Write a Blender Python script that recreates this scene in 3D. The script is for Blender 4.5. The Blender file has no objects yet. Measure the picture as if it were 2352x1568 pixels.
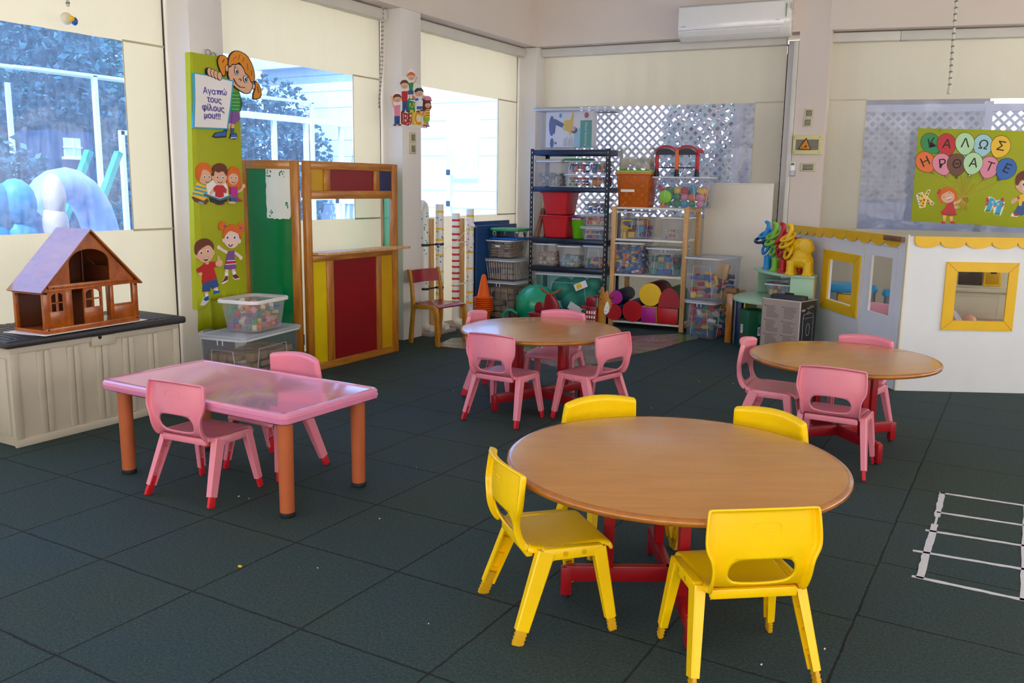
import bpy, bmesh, math, random
from mathutils import Vector as V, Matrix as M
rnd = random.Random(7)
R = math.radians
SC = bpy.context.scene
LINK = SC.collection.objects.link
I4 = M.Identity(4)
T = M.Translation
def RZ(d): return M.Rotation(R(d), 4, 'Z')
def RX(d): return M.Rotation(R(d), 4, 'X')
def RY(d): return M.Rotation(R(d), 4, 'Y')
WM = {}          # world matrices of the things built so far

# ------------------------------------------------------------------ materials
def hx(s):
    s = s.lstrip('#')
    v = [int(s[i:i + 2], 16) / 255 for i in (0, 2, 4)]
    return [c / 12.92 if c <= .04045 else ((c + .055) / 1.055) ** 2.4 for c in v]
def rgba(c): return (*(hx(c) if isinstance(c, str) else c), 1)
MATS = {}
class NT:
    def __init__(s, name):
        m = bpy.data.materials.new(name); m.use_nodes = True
        s.m = m; s.t = m.node_tree; s.t.nodes.clear()
        s.out = s.n('ShaderNodeOutputMaterial'); MATS[name] = m
    def n(s, typ, **k):
        x = s.t.nodes.new(typ)
        for a, b in k.items(): setattr(x, a, b)
        return x
    def l(s, a, b): s.t.links.new(a, b)
    def noise(s, scale, detail=3, vec=None, rough=.5):
        x = s.n('ShaderNodeTexNoise'); x.inputs['Scale'].default_value = scale; x.inputs['Detail'].default_value = detail
        x.inputs['Roughness'].default_value = rough
        if vec is not None: s.l(vec, x.inputs['Vector'])
        return x
    def ramp(s, fac, stops, interp='LINEAR'):
        x = s.n('ShaderNodeValToRGB'); e = x.color_ramp.elements; x.color_ramp.interpolation = interp
        while len(e) < len(stops): e.new(.5)
        for q, (p, c) in zip(e, stops): q.position = p; q.color = rgba(c)
        s.l(fac, x.inputs['Fac']); return x
    def coords(s, scale=(1, 1, 1), kind='Object', rot=(0, 0, 0)):
        tc = s.n('ShaderNodeTexCoord'); mp = s.n('ShaderNodeMapping')
        mp.inputs['Scale'].default_value = scale; mp.inputs['Rotation'].default_value = rot
        s.l(tc.outputs[kind], mp.inputs['Vector']); return mp.outputs['Vector']
    def math(s, op, a, b=None, c=None):
        x = s.n('ShaderNodeMath', operation=op)
        for i, q in enumerate((a, b, c)):
            if q is None: continue
            if isinstance(q, (int, float)): x.inputs[i].default_value = q
            else: s.l(q, x.inputs[i])
        return x.outputs[0]
    def bsdf(s, color=None, rough=.5, metal=0, spec=.5, coat=0, coatr=.1):
        b = s.n('ShaderNodeBsdfPrincipled')
        if color is not None: b.inputs['Base Color'].default_value = rgba(color)
        b.inputs['Roughness'].default_value = rough; b.inputs['Metallic'].default_value = metal
        b.inputs['Specular IOR Level'].default_value = spec
        b.inputs['Coat Weight'].default_value = coat; b.inputs['Coat Roughness'].default_value = coatr
        return b
    def bump(s, h, strength, dist, b):
        x = s.n('ShaderNodeBump'); x.inputs['Strength'].default_value = strength; x.inputs['Distance'].default_value = dist
        s.l(h, x.inputs['Height']); s.l(x.outputs[0], b.inputs['Normal'])
    def fin(s, sh): s.l(sh, s.out.inputs['Surface']); return s.m

def mat(name, color, rough=.5, metal=0, spec=.5, coat=0, vary=.06, scale=6, bump=0, bscale=200):
    t = NT(name); b = t.bsdf(color, rough, metal, spec, coat)
    c = hx(color); n = t.noise(scale, 4, t.coords())
    lo = [max(0, q * (1 - vary)) for q in c]; hi = [min(1, q * (1 + vary)) for q in c]
    r = t.ramp(n.outputs['Fac'], [(.3, lo), (.7, hi)]); t.l(r.outputs['Color'], b.inputs['Base Color'])
    if bump:
        n2 = t.noise(bscale, 2, t.coords()); t.bump(n2.outputs['Fac'], bump, .002, b)
    return t.fin(b.outputs[0])
def wood(name, c1, c2, c3, scale=(1, 1, 12), rough=.4, coat=.2, freq=5, rot=(0, 0, 0)):
    t = NT(name); b = t.bsdf(c1, rough, 0, .5, coat)
    v = t.coords(scale, rot=rot)
    n = t.noise(freq, 5, v, .6); n2 = t.noise(freq * 5, 3, v, .6)
    f = t.math('ADD', t.math('MULTIPLY', n.outputs['Fac'], .75), t.math('MULTIPLY', n2.outputs['Fac'], .25))
    r = t.ramp(f, [(.32, c1), (.5, c2), (.68, c3)]); t.l(r.outputs['Color'], b.inputs['Base Color'])
    return t.fin(b.outputs[0])
def clear(name, tint='#ffffff', body='#ffffff', fac=.25, rough=.35, vary=.0, vscale=8):
    """see-through plastic: part of the light passes straight, part is scattered by the frosted sheet"""
    t = NT(name); tr = t.n('ShaderNodeBsdfTransparent'); tr.inputs[0].default_value = rgba(tint)
    b = t.bsdf(body, rough); mx = t.n('ShaderNodeMixShader'); mx.inputs[0].default_value = fac
    if vary:
        n = t.noise(vscale, 4, t.coords())
        f = t.math('MULTIPLY_ADD', n.outputs['Fac'], vary * 2, fac - vary); t.l(f, mx.inputs[0])
    t.l(tr.outputs[0], mx.inputs[1]); t.l(b.outputs[0], mx.inputs[2]); return t.fin(mx.outputs[0])

# ------------------------------------------------------------------ mesh building
class MB:
    def __init__(s): s.bm = bmesh.new(); s.mi = 0
    def _add(s, tb, m=None):
        if m is not None: tb.transform(m)
        for f in tb.faces: f.material_index = s.mi
        me = bpy.data.meshes.new('t'); tb.to_mesh(me); tb.free(); s.bm.from_mesh(me); bpy.data.meshes.remove(me); return s
    def box(s, a, b, bev=0, m=None, seg=2):
        tb = bmesh.new(); bmesh.ops.create_cube(tb, size=1)
        a, b = V(a), V(b); d = b - a
        tb.transform(T((a + b) / 2) @ M.Diagonal((*[abs(q) for q in d], 1)))
        if bev:
            bev = min(bev, .48 * min(abs(q) for q in d))
            bmesh.ops.bevel(tb, geom=tb.edges[:], offset=bev, segments=seg, affect='EDGES', profile=.5)
        return s._add(tb, m)
    def bar(s, p, q, w, h, bev=0, up=(0, 0, 1), m=None):
        """box beam from p to q, w wide and h deep"""
        p, q = V(p), V(q); z = (q - p); L = z.length; z.normalize(); u = V(up)
        if abs(z.dot(u)) > .99: u = V((0, 1, 0))
        x = u.cross(z).normalized(); y = z.cross(x)
        mm = M((x, y, z)).transposed().to_4x4(); mm.translation = p
        return s.box((-w / 2, -h / 2, 0), (w / 2, h / 2, L), bev, (m @ mm) if m is not None else mm)
    def cyl(s, p, q, r, r2=None, n=16, m=None, bev=0):
        p, q = V(p), V(q); z = q - p; L = z.length
        tb = bmesh.new(); bmesh.ops.create_cone(tb, cap_ends=True, segments=n, radius1=r, radius2=r if r2 is None else r2, depth=L)
        if bev:
            ed = [e for e in tb.edges if abs(e.verts[0].co.z - e.verts[1].co.z) < 1e-6]
            bmesh.ops.bevel(tb, geom=ed, offset=bev, segments=2, affect='EDGES', profile=.5)
        mm = T((p + q) / 2) @ z.to_track_quat('Z', 'Y').to_matrix().to_4x4()
        return s._add(tb, (m @ mm) if m is not None else mm)
    def ball(s, c, r, u=16, v=10, m=None):
        tb = bmesh.new(); bmesh.ops.create_uvsphere(tb, u_segments=u, v_segments=v, radius=1)
        r = (r, r, r) if isinstance(r, (int, float)) else r
        mm = T(V(c)) @ M.Diagonal((*r, 1)); return s._add(tb, (m @ mm) if m is not None else mm)
    def loops(s, lp, closed=True, cap0=False, cap1=False, m=None):
        tb = bmesh.new(); vs = [[tb.verts.new(p) for p in L] for L in lp]; n = len(lp[0])
        for a, b in zip(vs, vs[1:]):
            for i in range(n if closed else n - 1):
                j = (i + 1) % n
                try: tb.faces.new((a[i], a[j], b[j], b[i]))
                except ValueError: pass
        if cap0: tb.faces.new(vs[0][::-1])
        if cap1: tb.faces.new(vs[-1])
        bmesh.ops.recalc_face_normals(tb, faces=tb.faces[:]); return s._add(tb, m)
    def lathe(s, prof, n=24, m=None, cap=True):
        return s.loops([[(r * math.cos(2 * math.pi * i / n), r * math.sin(2 * math.pi * i / n), z) for i in range(n)] for r, z in prof], True, cap, cap, m)
    def tube(s, pts, r, n=8, closed=False, m=None):
        pts = [V(p) for p in pts]; N = len(pts); lp = []; x = None
        for i in range(N):
            a = pts[(i - 1) % N] if closed or i else pts[0]; b = pts[(i + 1) % N] if closed or i < N - 1 else pts[-1]
            d = (b - a).normalized()
            if x is None: x = d.orthogonal().normalized()
            x = (x - d * x.dot(d)).normalized(); y = d.cross(x); rr = r[i] if isinstance(r, (list, tuple)) else r
            lp.append([pts[i] + (x * math.cos(2 * math.pi * k / n) + y * math.sin(2 * math.pi * k / n)) * rr for k in range(n)])
        if closed: lp.append(lp[0]); return s.loops(lp, True, False, False, m)
        return s.loops(lp, True, True, True, m)
    def prism(s, poly, h, m=None, z0=0, bev=0):
        tb = bmesh.new(); a = 0
        for (x0, y0), (x1, y1) in zip(poly, poly[1:] + poly[:1]): a += x0 * y1 - x1 * y0
        if a < 0: poly = poly[::-1]
        lo = [tb.verts.new((x, y, z0)) for x, y in poly]; hi = [tb.verts.new((x, y, z0 + h)) for x, y in poly]; n = len(poly)
        top = tb.faces.new(hi); bot = tb.faces.new(lo[::-1])
        for i in range(n): tb.faces.new((lo[i], lo[(i + 1) % n], hi[(i + 1) % n], hi[i]))
        if n > 4:
            top.normal_update(); bot.normal_update(); bmesh.ops.triangulate(tb, faces=[top, bot], ngon_method='EAR_CLIP')
        if bev:
            ed = [e for e in tb.edges if len(e.link_faces) == 2 and e.calc_face_angle(0) > .6]
            bmesh.ops.bevel(tb, geom=ed, offset=bev, segments=2, affect='EDGES', profile=.5)
        return s._add(tb, m)
    def text(s, body, size, m, depth=.0006, bold=0, align='CENTER'):
        c = bpy.data.curves.new('t', 'FONT'); c.body = body; c.size = 1; c.align_x = align; c.align_y = 'CENTER'
        c.extrude = .01; c.resolution_u = 3; c.space_line = 1.0
        o = bpy.data.objects.new('t', c); LINK(o); dg = bpy.context.evaluated_depsgraph_get()
        me = bpy.data.meshes.new_from_object(o.evaluated_get(dg)); tb = bmesh.new(); tb.from_mesh(me)
        bpy.data.objects.remove(o); bpy.data.curves.remove(c); bpy.data.meshes.remove(me)
        return s._add(tb, m @ T((0, 0, depth / 2)) @ M.Diagonal((size, size, depth / .02, 1)))
    def mesh(s, name, smooth=38):
        me = bpy.data.meshes.new(name); s.bm.to_mesh(me); s.bm.free()
        if smooth:
            me.shade_smooth(); me.set_sharp_from_angle(angle=R(smooth))
        return me
    def done(s, name, mats, parent=None, local=False, smooth=38):
        """link what was built as ONE object; coordinates are world ones unless local (to the parent)"""
        if parent is not None and not local: s.bm.transform(WM[parent.name].inverted())
        me = s.mesh(name, smooth)
        for q in (mats if isinstance(mats, (list, tuple)) else [mats]): me.materials.append(MATS[q])
        o = bpy.data.objects.new(name, me); LINK(o)
        if parent is not None: o.parent = parent; WM[o.name] = WM[parent.name].copy()
        else: WM[o.name] = I4.copy()
        return o
def tag(o, label=None, cat=None, group=None, kind=None):
    for k, v in (('label', label), ('category', cat), ('group', group), ('kind', kind)):
        if v: o[k] = v
    return o
def thing(name, label, cat, loc=(0, 0, 0), rot=0, group=None):
    o = bpy.data.objects.new(name, None); LINK(o); o.empty_display_size = .1
    o.location = loc; o.rotation_euler = (0, 0, R(rot)); WM[o.name] = T(V(loc)) @ RZ(rot)
    return tag(o, label, cat, group)
def dup(o, loc=None, rot=None, label=None, group=None, parent=None):
    c = o.copy(); LINK(c); c.parent = parent
    if loc is not None: c.location = loc
    if rot is not None: c.rotation_euler = (0, 0, R(rot))
    if label: c['label'] = label
    if group: c['group'] = group
    if parent is None: WM[c.name] = T(c.location) @ c.rotation_euler.to_matrix().to_4x4()
    for ch in o.children: dup(ch, parent=c)
    return c
def struct(mb, name, mats, **k): return tag(mb.done(name, mats, **k), kind='structure')
def frame(o, ang): return T(V((*o, 0))) @ RZ(ang)
FB = frame((-.45, 6.80), 5)              # back wall: x along the wall, y outwards, z up
FR = frame((2.568, 7.064), 14)           # right-hand wall
FL = frame((-.45, 0), 90)                # left wall: x = world y, y outwards
FS = frame((0, 6.2), 5)                  # front plane of the black shelf
FW = frame((1.516, 6.33), 5)             # front plane of the wooden shelf
# ------------------------------------------------------------------ material library
def build_mats():
    mat('wall_white', '#dccfc6', .75, vary=.02, scale=2)
    mat('pillar_white', '#e3ddd9', .6, vary=.02, scale=2)
    mat('trim_grey', '#d6d2ca', .5, vary=.03)
    mat('ceiling_white', '#e8e4de', .8, vary=.02)
    mat('dark_gap', '#3b352e', .8)
    # floor of half-metre rubber tiles
    t = NT('rubber_floor'); b = t.bsdf('#30444a', .82, 0, .35)
    tc = t.n('ShaderNodeTexCoord'); sep = t.n('ShaderNodeSeparateXYZ')
    wob = t.noise(5, 2, tc.outputs['Object']); jag = t.noise(60, 2, tc.outputs['Object'])
    t.l(tc.outputs['Object'], sep.inputs[0])
    w = t.math('ADD', t.math('MULTIPLY', t.math('SUBTRACT', wob.outputs['Fac'], .5), .012), t.math('MULTIPLY', t.math('SUBTRACT', jag.outputs['Fac'], .5), .009))
    right = t.math('GREATER_THAN', sep.outputs['X'], 4.0)
    xs = t.math('ADD', sep.outputs['X'], w); ys = t.math('ADD', t.math('ADD', sep.outputs['Y'], w), t.math('MULTIPLY', right, -.045))
    def seam(q): return t.math('ABSOLUTE', t.math('SUBTRACT', t.math('FRACT', t.math('ADD', t.math('DIVIDE', q, .5), .5)), .5))
    d = t.math('MULTIPLY', t.math('MINIMUM', seam(xs), seam(ys)), .5)
    mr = t.n('ShaderNodeMapRange'); t.l(d, mr.inputs['Value']); mr.inputs['From Min'].default_value = .0015; mr.inputs['From Max'].default_value = .006
    g1 = t.noise(260, 2, tc.outputs['Object'], .7); g2 = t.noise(90, 3, tc.outputs['Object'], .7); big = t.noise(1.3, 3, tc.outputs['Object'])
    gr = t.math('ADD', t.math('MULTIPLY', g1.outputs['Fac'], .6), t.math('MULTIPLY', g2.outputs['Fac'], .4))
    r1 = t.ramp(gr, [(.3, '#1c2628'), (.5, '#354748'), (.72, '#627371')])
    r2 = t.ramp(big.outputs['Fac'], [(.35, '#d8dccb'), (.65, '#c8dce8')])
    mx = t.n('ShaderNodeMix', data_type='RGBA', blend_type='MULTIPLY'); mx.inputs[0].default_value = 1
    t.l(r1.outputs['Color'], mx.inputs[6]); t.l(r2.outputs['Color'], mx.inputs[7])
    mx2 = t.n('ShaderNodeMix', data_type='RGBA'); t.l(mr.outputs[0], mx2.inputs[0]); mx2.inputs[6].default_value = rgba('#141a1a'); t.l(mx.outputs[2], mx2.inputs[7])
    t.l(mx2.outputs[2], b.inputs['Base Color'])
    hh = t.math('ADD', t.math('MULTIPLY', gr, .35), mr.outputs[0]); t.bump(hh, .7, .004, b); t.fin(b.outputs[0])
    # cream PVC blind: some daylight passes through the cloth
    t = NT('blind_cream'); d1 = t.bsdf('#ccc6b8', .5); tl = t.n('ShaderNodeBsdfTranslucent'); tl.inputs[0].default_value = rgba('#cbc8b8')
    mx = t.n('ShaderNodeMixShader'); mx.inputs[0].default_value = .27; t.l(d1.outputs[0], mx.inputs[1]); t.l(tl.outputs[0], mx.inputs[2])
    n = t.noise(1.0, 3, t.coords((9, 9, .7))); t.bump(n.outputs['Fac'], .5, .02, d1); t.fin(mx.outputs[0])
    mat('blind_seam', '#c4b99e', .6)
    # clear vinyl pane, a little milky and scratched
    for pane_name, pane_tint, pane_haze in (('vinyl_pane', '#86aff8', .26), ('vinyl_pane_back', '#c9d3f6', .30)):
        t = NT(pane_name); tr = t.n('ShaderNodeBsdfTransparent'); tr.inputs[0].default_value = rgba(pane_tint)
        tl = t.n('ShaderNodeBsdfTranslucent'); tl.inputs[0].default_value = rgba('#8fb6ff' if pane_name == 'vinyl_pane' else '#d5def8'); gl = t.n('ShaderNodeBsdfGlossy'); gl.inputs['Roughness'].default_value = .12
        a = t.n('ShaderNodeMixShader'); n = t.noise(6, 5, t.coords((1, 6, 1), rot=(.6, 0, .5)), .7)
        f = t.math('MULTIPLY_ADD', n.outputs['Fac'], pane_haze, .0); t.l(f, a.inputs[0]); t.l(tr.outputs[0], a.inputs[1]); t.l(tl.outputs[0], a.inputs[2])
        c = t.n('ShaderNodeMixShader'); c.inputs[0].default_value = .035; t.l(a.outputs[0], c.inputs[1]); t.l(gl.outputs[0], c.inputs[2])
        n2 = t.noise(3, 3, t.coords()); bp = t.n('ShaderNodeBump'); bp.inputs['Strength'].default_value = .5; bp.inputs['Distance'].default_value = .03
        t.l(n2.outputs['Fac'], bp.inputs['Height']); t.l(bp.outputs[0], gl.inputs['Normal']); t.fin(c.outputs[0])
    # furniture
    for nm, c in (('chair_pink', '#e9899c'), ('chair_yellow', '#ffd000')): mat(nm, c, .33, vary=.03, scale=8, bump=.05, bscale=700)
    mat('foot_red', '#d8202c', .4); mat('foot_yellow', '#d9a713', .45)
    mat('rivet_pink', '#d9a3a6', .4); mat('rivet_yellow', '#e0ae00', .4)
    mat('table_pink', '#df8aae', .18, coat=1.0, vary=.03, scale=4, bump=.08, bscale=400); mat('leg_terracotta', '#bb6239', .4, vary=.05)
    mat('rubber_black', '#17181a', .6)
    wood('table_beech', '#bd7e2e', '#c48533', '#ca8b39', (1.2, 9, 1), .25, .25, 3)
    wood('table_edge', '#8f5312', '#a8641b', '#b87424', (2, 2, 2), .25, .5, 4)
    mat('steel_red', '#9c0f1a', .35, vary=.08)
    wood('pine_brown', '#90560f', '#b3701d', '#cc8b34', (6, 6, .8), .35, .4, 4)
    wood('pine_brown_side', '#90560f', '#b3701d', '#cc8b34', (1, .8, 8), .35, .4, 4)
    wood('pine_light', '#b98448', '#cf9d60', '#dcb078', (8, 8, .8), .5, .05, 4)
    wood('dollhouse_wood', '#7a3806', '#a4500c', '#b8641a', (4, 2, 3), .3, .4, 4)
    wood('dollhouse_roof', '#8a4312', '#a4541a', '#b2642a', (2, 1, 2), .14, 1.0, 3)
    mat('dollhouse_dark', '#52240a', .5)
    mat('panel_green', '#007a45', .07, coat=.6, vary=.04, scale=3); mat('panel_teal', '#00b088', .3)
    mat('panel_red', '#850811', .3, vary=.05); mat('panel_yellow', '#dcc000', .3, vary=.06); mat('panel_mustard', '#c99a00', .4, vary=.08); mat('panel_blue', '#1d2452', .35, vary=.2)
    mat('chest_beige', '#c2b8a6', .5, vary=.03); mat('chest_lid', '#2e2c2f', .45)
    mat('paper_white', '#efeceb', .6, vary=.02); mat('lime_fabric', '#a4ac00', .6, vary=.04, scale=3); mat('lime_side', '#b3bb00', .6)
    mat('metal_grey', '#9a9a9c', .3, .9); mat('metal_black', '#22242b', .4, .3); mat('metal_navy', '#1f2c42', .3, .5)
    mat('shelf_white', '#e6e2da', .5)
    mat('ac_white', '#f1eeea', .16, coat=.4, vary=.01); mat('ac_grey', '#b8b6b3', .4); mat('led_green', '#7f9d84', .4)
    mat('switch_gold', '#c9c29a', .35); mat('switch_brown', '#8b7f72', .4); mat('box_cream', '#d9cd92', .4)
    clear('box_window', '#d0cdc0', '#a9a596', .35, .2)
    # clear plastics
    clear('crate_clear', '#f0f2f7', '#cdd0dc', .15, .3, .05); clear('crate_frost', '#f1efee', '#d2d0d3', .27, .4, .05)
    clear('crate_smoke', '#dfe1e6', '#a9acb6', .20, .3, .05); clear('lid_clear', '#eef1f3', '#d5d9df', .45, .35, .05)
    clear('bag_film', '#f3f3f3', '#d8d6d2', .34, .25, .14, 14); clear('crate_teal', '#cdeeee', '#7fb8c8', .16, .3, .05)
    clear('bin_orange', '#f09a4a', '#c96a22', .72, .3, .05); clear('jar_green', '#a8e83a', '#7ad018', .55, .25)
    mat('crate_rim', '#cfd2d8', .4); mat('rim_white', '#e4e0d8', .4)
    for nm, c in dict(red='#c3121f', blue='#1663b5', green='#188a4b', yellow='#f2c318', orange='#ee6f1e', purple='#7c4a97', cyan='#2fa2c9', pink='#e58aa4', navy='#1b2a5e', lime='#86c332', teal='#169a86', magenta='#b31a8b', white='#ecebe8', grey='#8c9097', black='#1b1b1f', brown='#6b3a1e', tan='#c8a06b', crimson='#a50f26', skyblue='#9fd0dd', mint='#b7dfae', peach='#e7a98f', cream='#e7d9b4', denim='#274d8c', maroon='#6f1430', darkgreen='#0c5a3a', slate='#51667a').items():
        mat(nm, c, .4, vary=.04)
    wood('block_wood', '#b08a63', '#c6a27c', '#d5b592', (1, 1, 5), .55, 0, 8)
    mat('cone_orange', '#f0610c', .4); mat('mat_blue', '#0d3f77', .4, vary=.06); mat('hopper_teal', '#10a077', .3, coat=.2)
    mat('mint_board', '#a9cfae', .4, vary=.03); mat('cardboard', '#a4948b', .7, vary=.05); mat('cardboard_edge', '#c9bbae', .7)
    mat('print_black', '#1c1c20', .4); mat('print_grey', '#5d5550', .6); mat('house_white', '#e3e5ea', .45, vary=.02); mat('house_yellow', '#eebb0a', .4, vary=.04)
    mat('house_edge', '#e8dcc4', .6)
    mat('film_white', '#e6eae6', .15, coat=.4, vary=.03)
    wood('latch_wood', '#6b4426', '#83562f', '#946a40', (2, 2, 2), .5, .1, 6)
    wood('chair_beech', '#a76a14', '#bd7d22', '#cc8f35', (2, 2, 4), .35, .3, 4); mat('chair_red', '#8f1424', .3, coat=.3)
    mat('pvc_white', '#e7e6e2', .3, vary=.02); mat('tie_brown', '#2f1c17', .5); mat('tape_white', '#cfcfd8', .6, vary=.05, scale=40)
    mat('rope', '#c9c3b6', .8); mat('rope_dark', '#7a746c', .8); mat('toy_pink_plastic', '#eaa0b4', .4); mat('toy_blue', '#2e9ed8', .35); mat('toy_beige', '#c9c3a8', .45); mat('oven_brown', '#4e4038', .25)
    mat('skin', '#e6b393', .6, vary=.02); mat('skin_light', '#efd0c4', .6, vary=.02); mat('ink', '#231c22', .6); mat('ink_purple', '#4b35a0', .6); mat('hair_orange', '#e08a10', .6, vary=.1); mat('hair_ginger', '#dd6a1c', .6, vary=.1); mat('hair_brown', '#6b3420', .6, vary=.1); mat('hair_dark', '#2f3029', .6); mat('gold_foil', '#8c7a1c', .35, .6)
    # road play mat
    t = NT('play_mat'); b = t.bsdf('#7b7679', .3, 0, .5, .2); v = t.coords((1.7, 1.7, 1.7))
    vo = t.n('ShaderNodeTexVoronoi', feature='DISTANCE_TO_EDGE'); vo.inputs['Scale'].default_value = 3.1; nz = t.noise(2.5, 2, v)
    ad = t.n('ShaderNodeMix', data_type='RGBA'); ad.inputs[0].default_value = .22; t.l(v, ad.inputs[6]); t.l(nz.outputs['Color'], ad.inputs[7]); t.l(ad.outputs[2], vo.inputs['Vector'])
    vc = t.n('ShaderNodeTexVoronoi'); vc.inputs['Scale'].default_value = 3.1; t.l(ad.outputs[2], vc.inputs['Vector'])
    sp = t.n('ShaderNodeSeparateColor'); t.l(vc.outputs['Color'], sp.inputs[0])
    land = t.ramp(sp.outputs[0], [(.0, '#4d6a35'), (.28, '#6b675c'), (.45, '#74584f'), (.6, '#6a6668'), (.72, '#3d7596'), (.8, '#6b5f4c'), (.9, '#4b7038')], 'CONSTANT')
    band = t.ramp(vo.outputs['Distance'], [(0, '#77716f'), (.004, '#c9c8b8'), (.012, '#6f6a6f'), (.105, '#c8c77a'), (.118, '#000000')], 'CONSTANT')
    sel = t.math('GREATER_THAN', vo.outputs['Distance'], .118); mx = t.n('ShaderNodeMix', data_type='RGBA'); t.l(sel, mx.inputs[0]); t.l(band.outputs['Color'], mx.inputs[6]); t.l(land.outputs['Color'], mx.inputs[7])
    t.l(mx.outputs[2], b.inputs['Base Color']); t.fin(b.outputs[0])
    # outdoors
    mat('leaf', '#2f6650', .6, vary=.35, scale=3); mat('leaf_dark', '#24504a', .6, vary=.35, scale=3); mat('bark', '#6a5646', .8); mat('ground_out', '#cdccc8', .9); mat('siding_white', '#eceef0', .6); mat('siding_line', '#a9b3c6', .7); mat('outdoor_white', '#e4e6ea', .5)
    mat('lattice_white', '#e9e5e0', .6); mat('play_blue', '#2a7d99', .5); mat('play_cream', '#d8aa82', .5); mat('play_grey', '#9298b4', .5); mat('play_green', '#30a070', .5); mat('glass_warm', '#cfe0a8', .3); mat('wall_lav', '#eceef6', .7); mat('wall_grey', '#85807a', .8); mat('shed_blue', '#26384c', .7)
build_mats()
# ------------------------------------------------------------------ the room
ZB = 2.88     # underside of the beams that run above the windows
ZC = 3.5
def room():
    m = MB(); m.box((-.95, -4.7, -.12), (8.75, 9.3, 0)); struct(m, 'floor', 'rubber_floor', smooth=0)
    m = MB(); m.box((-1.1, -4.9, ZC), (8.9, 9.5, ZC + .15)); struct(m, 'ceiling', 'ceiling_white', smooth=0)
    m = MB(); m.box((-.95, -4.7, ZB), (-.45, 6.83, ZC)); struct(m, 'wall_left', 'wall_white', smooth=0)
    m = MB(); m.box((-.12, 0, ZB), (3.03, .5, ZC), m=FB); m.box((2.745, 0, 0), (3.03, .5, ZB), m=FB); m.box((-.5, .23, 0), (0, .5, ZB), m=FB); struct(m, 'wall_back', 'wall_white', smooth=0)
    m = MB(); m.box((-.02, 0, ZB), (6.2, .5, ZC), m=FR); m.box((3.4, .0, 0), (6.2, .5, ZB), m=FR); struct(m, 'wall_right', 'wall_white', smooth=0)
    m = MB()      # sides behind the camera: low walls, posts and open window bays
    m.box((8.5, -4.7, 0), (8.75, 8.9, .75)); m.box((8.5, -4.7, 2.35), (8.75, 8.9, ZC))
    for y in (-4.7, -1.9, .9, 3.7, 6.5, 8.6): m.box((8.5, y, .75), (8.75, y + .25, 2.35))
    struct(m, 'wall_east', 'wall_white', smooth=0)
    m = MB(); m.box((-.95, -4.7, 0), (8.5, -4.45, .75)); m.box((-.95, -4.7, 2.75), (8.5, -4.45, ZC))
    for x in (-.95, 1.5, 4.0, 6.4): m.box((x, -4.7, .75), (x + .25, -4.45, 2.75))
    struct(m, 'wall_south', 'wall_white', smooth=0)
    k = 1
    for y0, y1 in ((2.17, 2.45), (4.42, 4.70), (-1.28, -1.0)):
        m = MB(); m.box((-.95, y0, 0), (-.45, y1, ZB), .006); struct(m, 'trim_%d' % k, 'pillar_white'); k += 1
    m = MB(); m.box((-.95, 6.82, 0), (-.45, 7.12, ZB), .006); struct(m, 'trim_%d' % k, 'pillar_white'); k += 1
    m = MB(); m.box((2.62, .19, 0), (2.745, .23, 2.83), m=FB); struct(m, 'trim_%d' % k, 'pillar_white'); k += 1
    m = MB(); m.box((2.70, -.012, .1), (2.742, .03, 2.80), .004, m=FB); struct(m, 'trim_%d' % k, 'trim_grey'); k += 1

def window(n, F, t0, t1, p, v, label, cassette=True, split=(), gap=0):
    """a roller blind of cream PVC cloth with a clear vinyl pane welded into it; p = pane (t0, t1, z0, z1)"""
    w = thing('window_%d' % n, None, None, tuple((F @ V(((t0 + t1) / 2, v, 0)))), 0); w['kind'] = 'structure'; w['label'] = label
    a, b, c, d = p; top = 2.80
    def cloth(x0, x1, z0, z1, mb, amp=.004):
        nx = max(2, int((x1 - x0) / .06)); nz = max(2, int((z1 - z0) / .2)); ph = n * 1.7
        lp = [[(x0 + (x1 - x0) * i / nx, v + amp * math.sin((x0 + (x1 - x0) * i / nx) * 26 + ph + z * .6) * (.3 + .7 * math.sin(3 * z + ph) ** 2), z) for i in range(nx + 1)] for z in [z0 + (z1 - z0) * j / nz for j in range(nz + 1)]]
        mb.loops(lp, False, m=F)
    m = MB(); e0, e1 = t0 + .004, t1 - gap
    cloth(e0, e1, d, top, m, .007); cloth(e0, e1, .02, c, m, .005); cloth(e0, a, c, d, m, .003); cloth(b, e1, c, d, m, .003)
    m.done('blind_cloth', 'blind_cream', w)
    m = MB(); cloth(a, b, c, d, m, .008); m.done('clear_pane', 'vinyl_pane_back' if n in (4, 5) else 'vinyl_pane', w)
    m = MB()
    for x0, x1, z0, z1 in ((e0, a, d - .004, d + .010), (b, e1, d - .004, d + .010), (e0, a, c - .010, c + .004), (b, e1, c - .010, c + .004), (a - .003, a + .003, c, d), (b - .003, b + .003, c, d)):
        m.box((x0, v - .006, z0), (x1, v - .003, z1), m=F)
    m.done('seam', 'blind_seam', w)
    if gap:
        m = MB(); m.box((e1, v + .01, .02), (t1, v + .03, top), m=F); m.done('gap_strip', 'dark_gap', w)
    if cassette:
        xs = [t0 + .01, *split, t1 - .01]
        for x0, x1 in zip(xs, xs[1:]):
            m = MB(); m.box((x0 + .001, v - .09, 2.785), (x1 - .001, v + .03, 2.868), .006, m=F); m.done('blind_cassette', 'trim_grey', w)
    m = MB(); m.tube([(e0 + .02, v, .02), (e1 - .02, v, .02)], .014, m=F); m.done('bottom_rail', 'trim_grey', w)
    return w
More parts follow.
